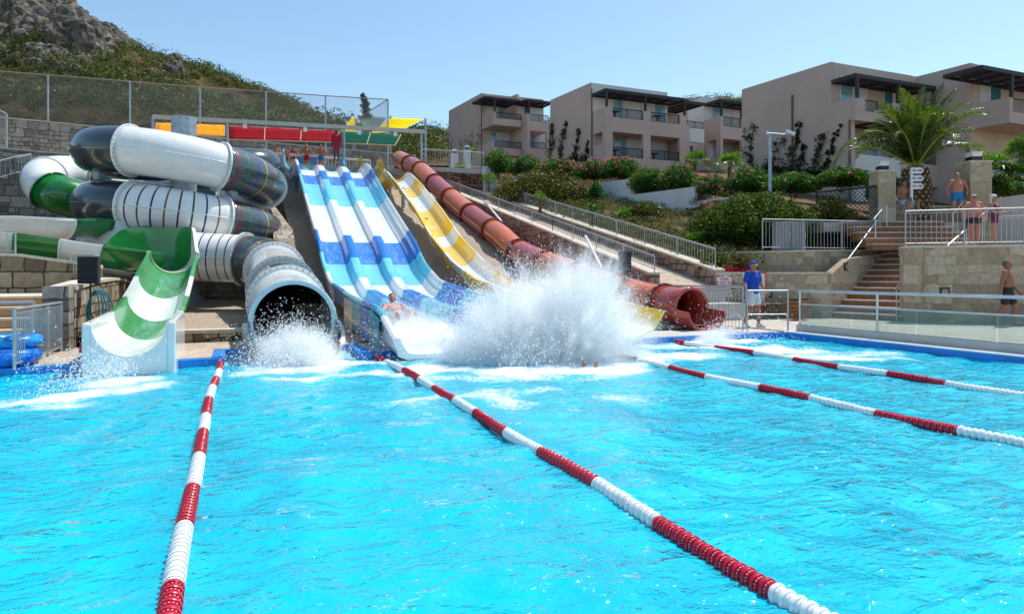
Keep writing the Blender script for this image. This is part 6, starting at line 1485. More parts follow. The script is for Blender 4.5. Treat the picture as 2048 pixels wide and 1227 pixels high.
def hillmat():
    m = bpy.data.materials.new('limestone_scrub'); m.use_nodes = True; N = NT(m); b = N.n['Principled BSDF']; g = N.new('NewGeometry'); sp = N.new('SeparateXYZ'); N.l(g.outputs['True Normal'], sp.inputs[0])
    at = N.new('Attribute'); at.attribute_name = 'rock'; pos = g.outputs['Position']
    n1 = noise(N, pos, .5, 6, .65); n2 = noise(N, pos, 2.2, 6, .7); n3 = noise(N, pos, .16, 4)
    rockc = ramp(N, n2, [(.3, (.07, .065, .06)), (.5, (.2, .19, .175)), (.72, (.38, .36, .33))]); rockc = mixc(N, ramp(N, n1, [(.56, (0, 0, 0)), (.66, (.7, .7, .7))]), rockc, (.26, .13, .05))
    dry = ramp(N, n1, [(.3, (.05, .06, .02)), (.48, (.12, .10, .04)), (.6, (.22, .15, .07)), (.75, (.30, .2, .11))])
    N.l(mixc(N, math_(N, 'MULTIPLY', at.outputs['Fac'], ramp(N, sp.outputs[2], [(.6, (1, 1, 1)), (.97, (.35, .35, .35))])), dry, rockc), b.inputs['Base Color'])
    b.inputs['Roughness'].default_value = .95; b.inputs['Specular IOR Level'].default_value = .1; N.l(bump(N, math_(N, 'ADD', n2, n1), 1, .9), b.inputs['Normal']); return m
HM = hillmat()
us = np.arange(-330, 762, 2.6)
HX, HY, HZ, HT, HR_ = mountain('rocky_hill', us, 58., lambda U: np.interp(U, [-400, 0, 150, 400, 700, 760], [165, 155, 150, 125, 95, 85]), lambda U: np.interp(U, [-400, 0, 300, 700, 760], [235, 242, 250, 285, 300]), ridge, 230, 5.0, HM)
us2 = np.arange(680, 1700, 6); ridge2 = lambda u: np.interp(u, [680, 760, 810, 850, 905, 960, 1180, 1360, 1380, 1480, 1560, 1700], [306, 284, 278, 266, 272, 274, 250, 212, 205, 205, 220, 252])
X2, Y2, Z2, T2, R2_ = mountain('far_hill', us2, 95., lambda U: np.interp(U, [680, 900, 1200, 1700], [210, 230, 330, 380]), lambda U: np.interp(U, [680, 1700], [330, 335]), ridge2, 90, 4., HM)
SCRUB = foliage('scrub_leaves', [(.02, .035, .008), (.05, .075, .016), (.09, .12, .025), (.14, .16, .04), (.10, .09, .035)], .6, .2, .2)
SCRUBD = foliage('dry_scrub_leaves', [(.1, .08, .03), (.2, .15, .06), (.14, .14, .05), (.3, .21, .1)], .7, .2, .2)
def scatter(X, Y, Z, T, rock, n, size, lab, name, mt, nl, rng, tr=(0.02, 1.0), rk=.25, clump=.5, near=0):
    n0, n1 = X.shape; out = []; tries = 0
    while len(out) < n and tries < n*20:
        tries += 1; i = rng.integers(1, n0-1); tt = rng.random()**1.25; j = int(np.clip(tt*n1/1.35, 1, n1-2))
        if not (tr[0] <= T[i, j] <= tr[1]): continue
        if rock[i, j] > rk and rng.random() < .75: continue
        if vnoise(np.array([X[i, j]*.11]), np.array([Y[i, j]*.11]))[0] < clump and rng.random() < .75: continue
        s = size*(.45+1.1*rng.random()**1.8)*(1+.7*near*(1-tt)*0); out.append((X[i, j]+rng.normal()*.4, Y[i, j]+rng.normal()*.4, Z[i, j]+s*.3, s*1.25, s*1.25, s*.8, nl*(.6+.8*rng.random())))
    V, Fc = leaves(out, size*.105, .7, .8, rng, .75); o = npmesh(name, V, Fc, mt); tag(o, lab, 'scrub', kind='stuff'); return out
sr = np.random.default_rng(5)
scatter(HX, HY, HZ, HT, HR_, 1500, 1.15, 'dark green scrub and bushes covering the rocky hill', 'scrub', SCRUB, 150, sr, clump=.5)
scatter(HX, HY, HZ, HT, HR_, 1700, .75, 'dry brown and olive low shrubs on the rocky hill', 'scrub', SCRUBD, 90, sr, tr=(0.0, .9), clump=.3)
scatter(X2, Y2, Z2, T2, R2_, 2200, 2.0, 'dense dark scrub on the far hill behind the buildings', 'scrub', SCRUB, 45, sr, rk=.6, clump=.35)
# limestone crags breaking through the scrub
def crags(label, regions, X, Y, Z, seed, mt):
    rng = np.random.default_rng(seed); cx = X*c_-Y*s_; cy = X*s_+Y*c_; U = 1024+F*cx/cy; Vv = VY+F*(H-Z)/cy
    bm = bmesh.new(); bmesh.ops.create_icosphere(bm, subdivisions=4, radius=1); bv = np.array([v.co[:] for v in bm.verts]); bf = np.array([[v.index for v in f.verts] for f in bm.faces]); bm.free(); VV, FF, off = [], [], 0
    for (u0, u1, v0, v1, n, s0, s1) in regions:
        ii = np.argwhere((U > u0) & (U < u1) & (Vv > v0) & (Vv < v1) & (HT < .93))
        if len(ii) == 0: continue
        for k in rng.choice(len(ii), n):
            i, j = ii[k]; s = s0+(s1-s0)*rng.random()**1.5; a = rng.random()*6.28; q = bv*np.array([1.25, .9, .8+.5*rng.random()]); ox = rng.random(3)*40
            w_ = fbm(q[:, 0]*1.1+ox[0], q[:, 1]*1.1+ox[1], q[:, 2]*.7+ox[2], 5)-.5; rd = np.abs(fbm(q[:, 0]*2.2+ox[1], q[:, 1]*2.2, q[:, 2]*.8+ox[0], 4)-.5); q = q*(1+1.0*w_-1.6*(.12-np.minimum(rd, .12)))[:, None]
            q = np.sign(q)*np.abs(q)**.9; ca, sa_ = math.cos(a), math.sin(a); q = np.stack([q[:, 0]*ca-q[:, 1]*sa_, q[:, 0]*sa_+q[:, 1]*ca, q[:, 2]], 1)*s+np.array([X[i, j], Y[i, j], Z[i, j]-s*.12]); VV.append(q); FF.append(bf+off); off += len(bv)
    o = npmesh('crag', np.concatenate(VV), np.concatenate(FF), mt, smooth=False); return tag(o, label, 'rocks', kind='stuff')
def cragmat():
    m = bpy.data.materials.new('limestone'); m.use_nodes = True; N = NT(m); b = N.n['Principled BSDF']; g = N.new('NewGeometry'); pos = g.outputs['Position']; mp = N.new('Mapping'); N.l(pos, mp.inputs[0]); mp.inputs['Scale'].default_value = (1, 1, .45)
    n1 = noise(N, mp.outputs[0], 1.1, 7, .7); n2 = noise(N, pos, .4, 4); col = ramp(N, n1, [(.32, (.04, .036, .032)), (.47, (.12, .108, .095)), (.6, (.23, .21, .18)), (.75, (.36, .33, .29))])
    col = mixc(N, ramp(N, n2, [(.55, (0, 0, 0)), (.7, (.6, .6, .6))]), col, (.27, .13, .05)); N.l(col, b.inputs['Base Color']); b.inputs['Roughness'].default_value = .95; b.inputs['Specular IOR Level'].default_value = .1; N.l(bump(N, n1, 1, .5), b.inputs['Normal']); return m
crags('grey limestone crags standing out of the scrub on the hill', [(-20, 100, 4, 40, 12, 1.2, 3.0), (0, 170, 40, 112, 40, 1.0, 3.1), (100, 150, 8, 30, 6, .8, 1.8), (150, 240, 50, 95, 14, .8, 2.4), (235, 290, 92, 118, 8, .7, 1.6), (130, 185, 125, 155, 6, .7, 1.5), (305, 355, 132, 162, 12, .7, 1.8), (400, 440, 190, 205, 6, .5, 1.1), (460, 485, 195, 215, 5, .6, 1.2), (0, 90, 112, 135, 6, .7, 1.6), (100, 140, 180, 200, 6, .4, .9), (380, 420, 205, 225, 6, .4, .9)], HX, HY, HZ, 9, cragmat())
# ================================================================ GARDEN PLANTS
OLE = foliage('oleander_leaves', [(.014, .045, .008), (.03, .095, .015), (.06, .16, .02), (.12, .26, .03)], .5, .4, .3)
OLIVE = foliage('shrub_leaves', [(.02, .03, .006), (.05, .06, .01), (.1, .1, .015), (.14, .13, .02)], .5, .35, .3)
BUSHG = foliage('green_bush_leaves', [(.01, .035, .006), (.03, .075, .01), (.07, .12, .02), (.14, .16, .03)], .55, .4, .15)
PINK_ = foliage('pink_petals', [(.48, .02, .2), (.68, .07, .36), (.8, .24, .52)], .6, .4, .2); REDP = foliage('red_petals', [(.4, .0, .02), (.6, .02, .04), (.5, .0, .1)], .6, .3, .2)
MAG = foliage('magenta_petals', [(.5, .03, .3), (.6, .12, .5)], .6, .4, .2); YELP = foliage('yellow_petals', [(.5, .4, .02), (.4, .45, .05)], .6, .4, .2)
TWIG = mat('twig_bark', (.09, .06, .035), .9, var=.3, vscale=8, bmp=.4)
pr = np.random.default_rng(11)
def bush(label, u, v, D, wpx, hpx, mt, n=2600, leaf=.07, asp=.45, flowers=None, fn=0, depth=None, name='bush', cat='bush', group=None, blobs=7, fbias=.6):
    """centre pixel u, base pixel v, width and height in pixels at distance D"""
    W, Hh = wpx/F*D, hpx/F*D; dp = depth or W*.7; q = P(u, v, D); t = thing(name, label, cat, group, q, -TH); bl = []
    for k in range(blobs):
        x = (k+.5)/blobs-.5 if blobs > 1 else 0; r = W/2*(.45+.15*pr.random())*(1.3 if blobs < 4 else 2.6/blobs+.35); hgt = Hh*(.36+.14*pr.random())*(1-.35*abs(x)*1.2)
        bl.append((x*W*.78, pr.normal()*dp*.12+dp*.15, hgt*1.02, min(r, W*.5), dp*.42, hgt, n/blobs))
    bl.append((0, dp*.15, Hh*.55, W*.36, dp*.4, Hh*.46, n*.35))
    V, Fc = leaves(bl, leaf, asp, .7, pr, .55); V[:, 2] = np.maximum(V[:, 2], .02); npmesh('foliage', V, Fc, mt, t)
    m = MB()
    for k in range(5):
        a = pr.random()*6.28; b = bl[k % len(bl)]; m.rod((.08*math.cos(a), .08*math.sin(a)+dp*.1, -.25), (b[0]*.7, b[1], b[2]*.9), .035, 5, r2=.012)
    m.build('stem', TWIG, t)
    if flowers is not None and fn:
        fb = [(b[0], b[1], b[2]+b[5]*.12, b[3]*1.0, b[4]*1.02, b[5]*1.0, max(3, fn/len(bl)/6)) for b in bl]; V, Fc = leaves(fb, .01, 1, .9, pr, .93)
        c = V.reshape(-1, 4, 3).mean(1); c = c[c[:, 2] > Hh*.25]; cl_ = [(p[0], p[1], p[2], .09, .09, .08, 6) for p in c]
        if cl_: V, Fc = leaves(cl_, .045, .8, .5, pr, .2); npmesh('blossom', V, Fc, flowers, t)
    return t
# oleander hedges
OL = 'oleander hedges with pink blossom below the buildings'
for (u, v, D, w_, h_, fn, lb) in (
    (995, 347, 41.5, 66, 52, 60, 'round dark oleander with few blossoms at the right end of the grey ledge'),
    (1052, 350, 41, 60, 42, 90, 'small oleander with some pink blossom right of the round dark one'),
    (1113, 357, 39.5, 100, 42, 420, 'oleander hedge heavy with pink blossom below the vine wall'),
    (1190, 357, 38.2, 80, 40, 620, 'lightest oleander, almost all pink blossom, left of the white wall'),
    (1240, 357, 37.6, 90, 44, 420, 'pink flowered oleander above the left end of the white wall'),
    (1300, 385, 34.6, 80, 52, 120, 'darker oleander hedge standing on the white wall'),
    (1358, 382, 33.6, 80, 58, 160, 'glossy green oleander on the white wall under the first fan palm'),
    (1425, 398, 31.6, 74, 52, 330, 'oleander with clusters of magenta blossom above the big bush'),
    (1500, 385, 31.0, 100, 54, 110, 'tall green oleander behind the camera mast'),
    (1590, 385, 29.3, 110, 42, 130, 'oleander hedge with scattered pink flowers behind the lattice fence'),
    (1690, 372, 28.3, 110, 40, 130, 'oleander hedge reaching the left stone pillar'),
    (1775, 400, 26.5, 40, 60, 30, 'dark leafy shrub squeezed between pillar and palm trunk')):
    bush(lb, u, v, D, w_, h_, OLE, int(2000+w_*34), .08, .3, PINK_, int(fn*1.6), name='oleander', cat='oleander', group=OL, blobs=4, depth=1.8)
bush('wide olive green rounded shrub beside the upper ramp', 1085, 415, 36.5, 215, 78, OLIVE, 11000, .075, .5, blobs=8, depth=4)
bush('huge rounded green bush behind the terrace railing', 1520, 492, 24.6, 250, 112, BUSHG, 20000, .06, .5, blobs=9, depth=3.4)
bush('yellowish lower shrub joined to the left of the huge bush', 1440, 480, 25.3, 90, 70, BUSHG, 5000, .055, .5, blobs=4, depth=2.2)
bush('light green clipped shrub in front of the lattice fence', 1665, 455, 25.0, 90, 66, OLIVE, 4500, .055, .5, blobs=4, depth=1.4)
bush('round yellow green bush right of the taller stone pillar', 2003, 392, 25, 50, 45, BUSHG, 2500, .06, .5, blobs=3)
bush('clipped hedge on top of the grey rendered wall at far right', 2030, 392, 25.6, 90, 30, OLE, 3500, .07, .4, blobs=5)
bush('brownish dry shrub above the stone planter wall', 1480, 547, 21.9, 70, 40, foliage('dry_leaves', [(.05, .03, .01), (.1, .06, .02), (.16, .1, .04), (.08, .08, .02)], .7), 3500, .04, .4, blobs=4, depth=1.2)
bush('low dark plant at the left end of the planter', 1432, 530, 21.9, 50, 26, BUSHG, 1500, .04, .5, blobs=3, depth=.8)
bush('silver green shrub below the white wall', 1290, 437, 31, 80, 34, OLIVE, 2500, .06, .5, blobs=4)
bush('dark tall shrub at the corner of the first rounded shrub', 1192, 412, 36, 36, 50, OLE, 1800, .06, .5, blobs=3)
# low ground cover mounds and flower beds
def cover(name, label, rect, n, size, nl, mt, leaf, zoff=0, seed=1):
    rng = np.random.default_rng(seed); out = []; (u0, u1, v0, v1) = rect
    while len(out) < n:
        X_ = rng.uniform(14.7, 27); Y_ = rng.uniform(17.2, 45); z = float(garden_z(X_, Y_)); cx = X_*c_-Y_*s_; cy = X_*s_+Y_*c_; u = 1024+F*cx/cy; v = VY+F*(H-z)/cy
        if u0 < u < u1 and v0 < v < v1:
            s = size*(.5+rng.random()); out.append((X_, Y_, z+s*.2, s*1.3, s*1.3, s*.6, nl*(.5+rng.random())))
        elif rng.random() < .0005: break
    V, Fc = leaves(out, leaf, .5, .7, rng, .6); o = npmesh(name, V, Fc, mt); return tag(o, label, 'ground cover', kind='stuff')
cover('ground_cover', 'olive green low plants spread over the garden slope', (900, 1520, 340, 545), 400, .42, 130, OLIVE, .05, seed=3)
cover('ground_cover', 'greyish green low tufts on the garden slope', (1100, 1520, 400, 545), 300, .34, 80, foliage('sage_leaves', [(.06, .08, .04), (.1, .12, .06), (.14, .14, .08)], .7), .045, seed=4)
cover('ground_cover', 'small pink flowers scattered over the garden slope', (1080, 1440, 400, 545), 260, .22, 26, PINK_, .03, seed=5)
def bed(label, u0, u1, v0, v1, D0, D1_, mt, n, name='flower_bed', r=.11):
    rng = np.random.default_rng(int(u0)); out = []
    for k in range(n):
        q = P(rng.uniform(u0, u1), rng.uniform(v0, v1), rng.uniform(D0, D1_)); out.append((q.x, q.y, max(1.46, q.z), r, r, r*.6, 14))
    V, Fc = leaves(out, .03, .8, .8, rng, .5); o = npmesh(name, V, Fc, mt); return tag(o, label, 'flowers', kind='stuff')
bed('leafy green bed between the flowers on the planter', 1395, 1500, 532, 549, 21.5, 22.8, BUSHG, 240)
bed('bright red flowers massed on the planter above the notice signs', 1440, 1500, 536, 547, 21.4, 22.2, REDP, 120)
bed('red flowers by the end of the ramp railing', 1395, 1425, 530, 544, 21.6, 22.4, REDP, 30)
bed('purple flowers between the red ones', 1420, 1470, 540, 548, 21.3, 21.9, MAG, 36); bed('yellow flowers behind the red ones', 1430, 1470, 528, 538, 22, 22.8, YELP, 36)
# ---------------------------------------------------------------- palms
def fanpalm(label, u, v, D, hpx, wpx, trunk=.35, nf=26, mt=None, seed=0):
    rng = np.random.default_rng(seed+int(u)); q = P(u, v, D); S = hpx/F*D; t = thing('fan_palm', label, 'palm', 'small fan palms in the garden', q); R_ = wpx/2/F*D
    ht = S*trunk; m = MB(); tr0 = min(.16, S*.075); m.lathe((0, 0, -.3), [(tr0, 0), (tr0*.85, .3), (tr0*.75, ht+.2), (tr0*.9, ht+.3)], 10); m.build('trunk', mat('fibrous_trunk', (.2, .09, .04), .9, var=.4, vscale=20, bmp=.8), t)
    V, Fq = [], []; st = MB()
    for k in range(nf):
        az = k*2.399+rng.random()*.4; el = math.radians(rng.uniform(-25, 78)); L = R_*.62*(.8+.4*rng.random()); d = Vector((math.cos(az)*math.cos(el), math.sin(az)*math.cos(el), math.sin(el)))
        c0 = Vector((0, 0, ht)); c1 = c0+d*L; st.rod(c0, c1, .014, 4, r2=.008, cap=False); sd = d.cross(Vector((0, 0, 1)))
        sd = sd.normalized() if sd.length > .1 else Vector((1, 0, 0)); upv = sd.cross(d); nb = 15; rl_ = R_*.5*(.8+.4*rng.random())
        for i in range(nb):
            an = math.radians(-105+210*i/(nb-1)); dd = (d*math.cos(an)+sd*math.sin(an)+upv*.12).normalized(); tip = c1+dd*rl_-Vector((0, 0, rl_*.28*rng.random()+.1*rl_)); w_ = sd*math.cos(an)-d*math.sin(an); w_ = w_.normalized()*rl_*.055
            mid = c1+dd*rl_*.55; b = len(V); V += [tuple(c1), tuple(mid+w_), tuple(tip), tuple(mid-w_)]; Fq.append((b, b+1, b+2, b+3))
    npmesh('fronds', V, Fq, mt or FANM, t); st.build('leaf_stalks', mat('stalk_green', (.12, .16, .03), .5), t); return t
FANM = foliage('fan_palm_leaves', [(.03, .08, .01), (.07, .16, .02), (.14, .24, .04)], .35, .45, .6)
FAND = foliage('dark_fan_palm_leaves', [(.015, .05, .01), (.03, .09, .015), (.06, .13, .02)], .4, .35, .5)
for a in (('fan palm with bright leaves in front of the middle block', 1390, 348, 36, 56, 62, .35), ('fan palm with a red brown trunk at the edge of the middle block', 1459, 362, 35, 62, 66, .45),
          ('small fan palm in front of the wide olive shrub', 1080, 413, 33, 42, 40, .3), ('small fan palm by the reddish rubble wall', 977, 374, 40, 30, 40, .35), ('fan palm at the foot of the reddish rubble wall', 918, 350, 42, 26, 42, .2),
          ('fan palm left of centre on the slope below the white wall', 1187, 437, 32.5, 40, 46, .25), ('fan palm on the slope with a pale dead frond', 1247, 455, 30.5, 50, 56, .25),
          ('largest bushy fan palm low on the slope behind the ramp railing', 1390, 512, 25, 60, 88, .2), ('bright fan palm behind the white lamp pillars', 943, 312, 46, 22, 34, .2)):
    fanpalm(*a, seed=3)
fanpalm('big sunlit fan palm at the right edge behind the tall pillar', 2035, 395, 28, 120, 150, .4, 34, seed=9)
fanpalm('broad dark fan palm at the far right edge under the sunlit one', 2075, 400, 27, 90, 150, .3, 30, FAND, seed=12)
# tall date palm
PQ = P(1831, 412, 25.0); pt_ = thing('date_palm', 'tall date palm with a stout scaly trunk and long arching fronds', 'palm tree', None, (PQ.x, PQ.y, TZ)); TT = H+(548-333)/F*25.0-TZ
def barkm():
    m = bpy.data.materials.new('scaly_palm_bark'); m.use_nodes = True; N = NT(m); b = N.n['Principled BSDF']; g = N.new('NewGeometry')
    N.l(ramp(N, noise(N, g.outputs['Position'], 9, 5, .7), [(.35, (.07, .035, .015)), (.55, (.22, .13, .06)), (.7, (.42, .33, .22))]), b.inputs['Base Color']); b.inputs['Roughness'].default_value = .9; return m
BARK = barkm(); ENDM = mat('cut_frond_end', (.45, .36, .26), .85, var=.3, vscale=12)
tp = [(.36, 0), (.45, .35), (.48, .8), (.44, 1.2), (.34, TT-.1), (.28, TT)]; m = MB(); m.lathe((0, 0, 0), tp, 24); m.build('trunk', BARK, pt_); m = MB(); k = 0; z = .05; prg = random.Random(4)
while z < TT-.08:
    r = np.interp(z, [p[1] for p in tp], [p[0] for p in tp]); n = 15
    for i in range(n):
        a = 2*math.pi*(i+(k % 2)*.5)/n; d = Vector((math.cos(a), math.sin(a), 0)); s_d = Vector((-d.y, d.x, 0)); c = d*r+Vector((0, 0, z)); w_ = .085; h_ = .09; o_ = d*(.11+.03*prg.random())
        m.add([c-s_d*w_, c+Vector((0, 0, -h_)), c+s_d*w_, c+Vector((0, 0, h_)), c+o_-s_d*.05+Vector((0, 0, .05)), c+o_+Vector((0, 0, .0)), c+o_+s_d*.05+Vector((0, 0, .05)), c+o_+Vector((0, 0, .1))], [(0, 1, 5, 4), (1, 2, 6, 5), (2, 3, 7, 6), (3, 0, 4, 7)], 0)
        m.add([c+o_-s_d*.05+Vector((0, 0, .05)), c+o_, c+o_+s_d*.05+Vector((0, 0, .05)), c+o_+Vector((0, 0, .1))], [(0, 1, 2, 3)], 1)
    z += .155; k += 1
tag(m.build('frond_stubs', [BARK, ENDM], pt_), kind='stuff')
DATE = foliage('date_palm_leaves', [(.02, .05, .01), (.045, .09, .015), (.09, .14, .025), (.16, .2, .05)], .3, .4, .7); RACH = mat('frond_rib', (.28, .3, .05), .45, var=.2)
def frond(az, el, L, droop, seed, tilt=0):
    rng = np.random.default_rng(seed); p = Vector((0, 0, TT-.05)); d = Vector((math.cos(az)*math.cos(el), math.sin(az)*math.cos(el), math.sin(el))); pts = [p.copy()]; n = 26; st_ = L/n
    for i in range(n):
        t = i/n; d = (d-Vector((0, 0, droop*(t**1.7)*.13))).normalized(); p = p+d*st_; pts.append(p.copy())
    V, Fq = [], []; m = MB()
    for i in range(n): m.rod(pts[i], pts[i+1], .035*(1-i/n)+.008, 5, r2=.035*(1-(i+1)/n)+.008, cap=False)
    N_ = 120
    for i in range(N_):
        t = .07+.93*i/N_; x = t*n; k = min(n-1, int(x)); c = pts[k].lerp(pts[k+1], x-k); dd = (pts[k+1]-pts[k]).normalized(); sd = dd.cross(Vector((0, 0, 1))); sd = sd.normalized() if sd.length > .05 else Vector((-math.sin(az), math.cos(az), 0)); up = sd.cross(dd)
        ll = .56*math.sin(math.pi*min(1, (t*.93+.1)))**.7*(.85+.3*rng.random())+.06
        for s in (-1, 1):
            di = (sd*s*.75+dd*(.62+.4*t)+up*(.32+.2*rng.normal())).normalized(); tip = c+di*ll-Vector((0, 0, ll*.22)); w_ = dd*.022; b = len(V); mid = c+di*ll*.5; V += [tuple(c), tuple(mid+w_), tuple(tip), tuple(mid-w_)]; Fq.append((b, b+1, b+2, b+3))
    o = npmesh('frond', V, Fq, DATE, pt_); m.build('rib', RACH, o)
camr = math.atan2(-s_, c_)      # azimuth of the picture's right
prg = random.Random(8)
fr_ = []
for k in range(30):
    az = k*2.39996; el = math.radians(88-46*((k+.5)/30)**.8+prg.uniform(-5, 5)); fr_.append((az, el, 2.8+prg.uniform(-.3, .5), .9+.9*(k/30)+prg.uniform(-.2, .4)))
# specific long fronds seen left and right
fr_ += [(camr+.1, .62, 3.7, 2.0), (camr-.1, .95, 3.5, .9), (camr+3.2, .5, 3.9, 1.9), (camr+3.0, .72, 3.6, 2.2), (camr+3.05, 1.0, 3.0, 2.3), (camr+.05, 1.15, 3.6, .5), (camr+.2, 1.25, 3.6, .35), (camr+2.9, 1.28, 3.1, 1.2)]
for i, a in enumerate(fr_): frond(*a, seed=i)
# leaning cypress-like tree by the fence
q = P(735, 232, 52); t = thing('slender_tree', 'thin dark leaning tree top behind the fence corner', 'tree', None, (q.x, q.y, q.z-3)); tpn = [P(735, 232, 52), P(733, 215, 52), P(729, 203, 52), P(722, 189, 52)]
tpn = [x-Vector((q.x, q.y, q.z-3)) for x in tpn]; m = MB(); m.rod((0, 0, 0), tpn[0], .12, 8); m.tube(tpn, .06, 6); m.build('trunk', TWIG, t)
bl = []
for i in range(14): p = tpn[min(2, int(i/14*3))].lerp(tpn[min(2, int(i/14*3))+1], (i/14*3) % 1); bl.append((p.x+pr.normal()*.12, p.y, p.z, .34*(1.2-i/18), .3, .3, 90))
V, Fc = leaves(bl, .08, .5, .6, pr, .2); npmesh('crown', V, Fc, foliage('dark_cypress', [(.01, .03, .02), (.03, .06, .04)], .5), t)
# climbing plants on the building walls
def vine(label, Bd, plane, runs, mt, fl=None):
    """runs: list of pixel polylines on the side wall"""
    t = thing('climbing_vine', label, 'vine', None, Bd.O+Vector((0, 0, Bd.zb))); st = MB(); bl = []; f2 = []
    for ru in runs:
        pts = []
        for (u, v, w_) in ru:
            a, z = onplane(Bd.O+Bd.e2*plane, Bd.e1, u, v); q = Bd.e1*a+Bd.e2*(plane-.12); pts.append((Vector((q.x, q.y, z-Bd.zb)), w_))
        for (p0, w0), (p1, w1) in zip(pts[:-1], pts[1:]):
            st.rod(p0, p1, .03, 4, r2=.02, cap=False); k = max(2, int((p1-p0).length/.16))
            for i in range(k):
                p = p0.lerp(p1, i/k); w_ = (w0+(w1-w0)*i/k)*(.6+.8*pr.random()); o_ = Bd.e1*pr.normal()*w_*.6; bl.append((p.x+o_.x, p.y+o_.y, p.z+pr.normal()*.1, w_*.8, w_*.7, w_, 26))
                if fl is not None and pr.random() < .12: f2.append((p.x+o_.x*1.4-Bd.e2.x*.15, p.y+o_.y*1.4-Bd.e2.y*.15, p.z, .12, .12, .2, 12))
    V, Fc = leaves(bl, .075, .6, .4, pr, .2); npmesh('foliage', V, Fc, mt, t); st.build('stem', TWIG, t)
    if f2: V, Fc = leaves(f2, .05, .8, .4, pr, .2); npmesh('blossom', V, Fc, fl, t)
VINE = foliage('vine_leaves', [(.01, .025, .008), (.02, .045, .012), (.04, .07, .015)], .5, .3, .3)
vine('dark creepers climbing the side wall of the big right block', R, 0, [[(1500, 345, .35), (1502, 310, .3), (1505, 280, .4), (1512, 248, .3)], [(1545, 350, .5), (1550, 310, .35), (1570, 275, .4)], [(1580, 350, .5), (1590, 300, .3), (1600, 262, .1), (1603, 240, .12)], [(1600, 350, .5), (1605, 320, .2), (1608, 285, .12)], [(1625, 350, .4), (1635, 310, .35), (1648, 265, .25)], [(1650, 355, .4), (1662, 310, .2), (1672, 270, .08), (1690, 250, .08)], [(1520, 345, .3), (1545, 335, .35), (1600, 340, .4), (1660, 345, .4)]], VINE)
vine('creepers with dark red blossom on the side wall of the middle block', B, 0, [[(1102, 318, .5), (1108, 280, .5), (1105, 245, .2)], [(1122, 318, .5), (1128, 275, .4), (1136, 242, .15)], [(1150, 318, .4), (1156, 285, .2), (1161, 256, .3)], [(1172, 322, .35), (1176, 295, .2), (1178, 280, .1)], [(1135, 322, .3), (1160, 318, .4), (1178, 320, .4)]], VINE, REDP)
vine('creepers at the foot of the side wall of the farthest block', B1_, B1_.b_at(967.5, amain), [[(905, 300, .5), (908, 282, .4)], [(925, 298, .6), (930, 280, .4)], [(945, 296, .7), (947, 268, .5)], [(962, 296, .6), (963, 270, .4), (966, 248, .2)]], VINE)
# ================================================================ PEOPLE
def capsules_mesh(parts, vox, name, smooth=3, decim=None):
    """parts: ('c',p0,r0,p1,r1) tapered capsule | ('e',c,(rx,ry,rz),rotz) ellipsoid; joined to one continuous skin by a voxel remesh"""
    bm = bmesh.new()
    for q in parts:
        if q[0] == 'e':
            M = Matrix.Translation(q[1]) @ (q[3].to_4x4() if len(q) > 3 and q[3] is not None else Matrix.Identity(4)) @ Matrix.Diagonal((*q[2], 1)); bmesh.ops.create_icosphere(bm, subdivisions=3, radius=1, matrix=M)
        else:
            _, p0, r0, p1, r1 = q[:5]; fl = q[5] if len(q) > 5 else 1; p0, p1 = Vector(p0), Vector(p1); d = p1-p0; R_ = d.to_track_quat('Z', 'Y').to_matrix().to_4x4(); k = 7
            n = 14; L = d.length; prof = [(-r0*math.cos(a), r0*math.sin(a)) for a in [math.pi/2*i/4 for i in range(5)]]+[(L+r1*math.sin(a), r1*math.cos(a)) for a in [math.pi/2*i/4 for i in range(5)]]
            vs = [[bm.verts.new(Matrix.Translation(p0) @ R_ @ Vector((r*math.cos(2*math.pi*i/n), r*math.sin(2*math.pi*i/n), z))) for i in range(n)] for z, r in prof[1:-1]]
            a0 = bm.verts.new(Matrix.Translation(p0) @ R_ @ Vector((0, 0, -r0))); a1 = bm.verts.new(Matrix.Translation(p0) @ R_ @ Vector((0, 0, L+r1)))
            for i in range(n): bm.faces.new((a0, vs[0][(i+1) % n], vs[0][i])); bm.faces.new((a1, vs[-1][i], vs[-1][(i+1) % n]))
            for j in range(len(vs)-1):
                for i in range(n): bm.faces.new((vs[j][i], vs[j][(i+1) % n], vs[j+1][(i+1) % n], vs[j+1][i]))
    me = bpy.data.meshes.new(name); bm.to_mesh(me); bm.free(); o = bpy.data.objects.new(name, me); COL.objects.link(o)
    r = o.modifiers.new('r', 'REMESH'); r.mode = 'VOXEL'; r.voxel_size = vox; r.use_smooth_shade = True
    if smooth: s = o.modifiers.new('s', 'SMOOTH'); s.iterations = smooth; s.factor = .5
    bpy.context.view_layer.update(); m2 = evaluated(o); bpy.data.objects.remove(o); m2.name = name; return m2
def skinmat(name, col):
    m = mat(name, col, .5, var=.10, vscale=14, trans=.12, spec=.35); return m
def V3(*a): return Vector(a)
def ellipse_loft(cs):
    """cs: list of (centre, rx, ry) -> ellipsoid stack for the trunk"""
    out = []
    for (c0, a0, b0), (c1, a1, b1) in zip(cs[:-1], cs[1:]):
        for k in range(4): t = k/4; c = c0.lerp(c1, t); out.append(('e', c, (lerp(a0, a1, t), lerp(b0, b1, t), max(.045, (c1-c0).length*.42))))
    c, a, b = cs[-1]; out.append(('e', c, (a, b, .05))); return out
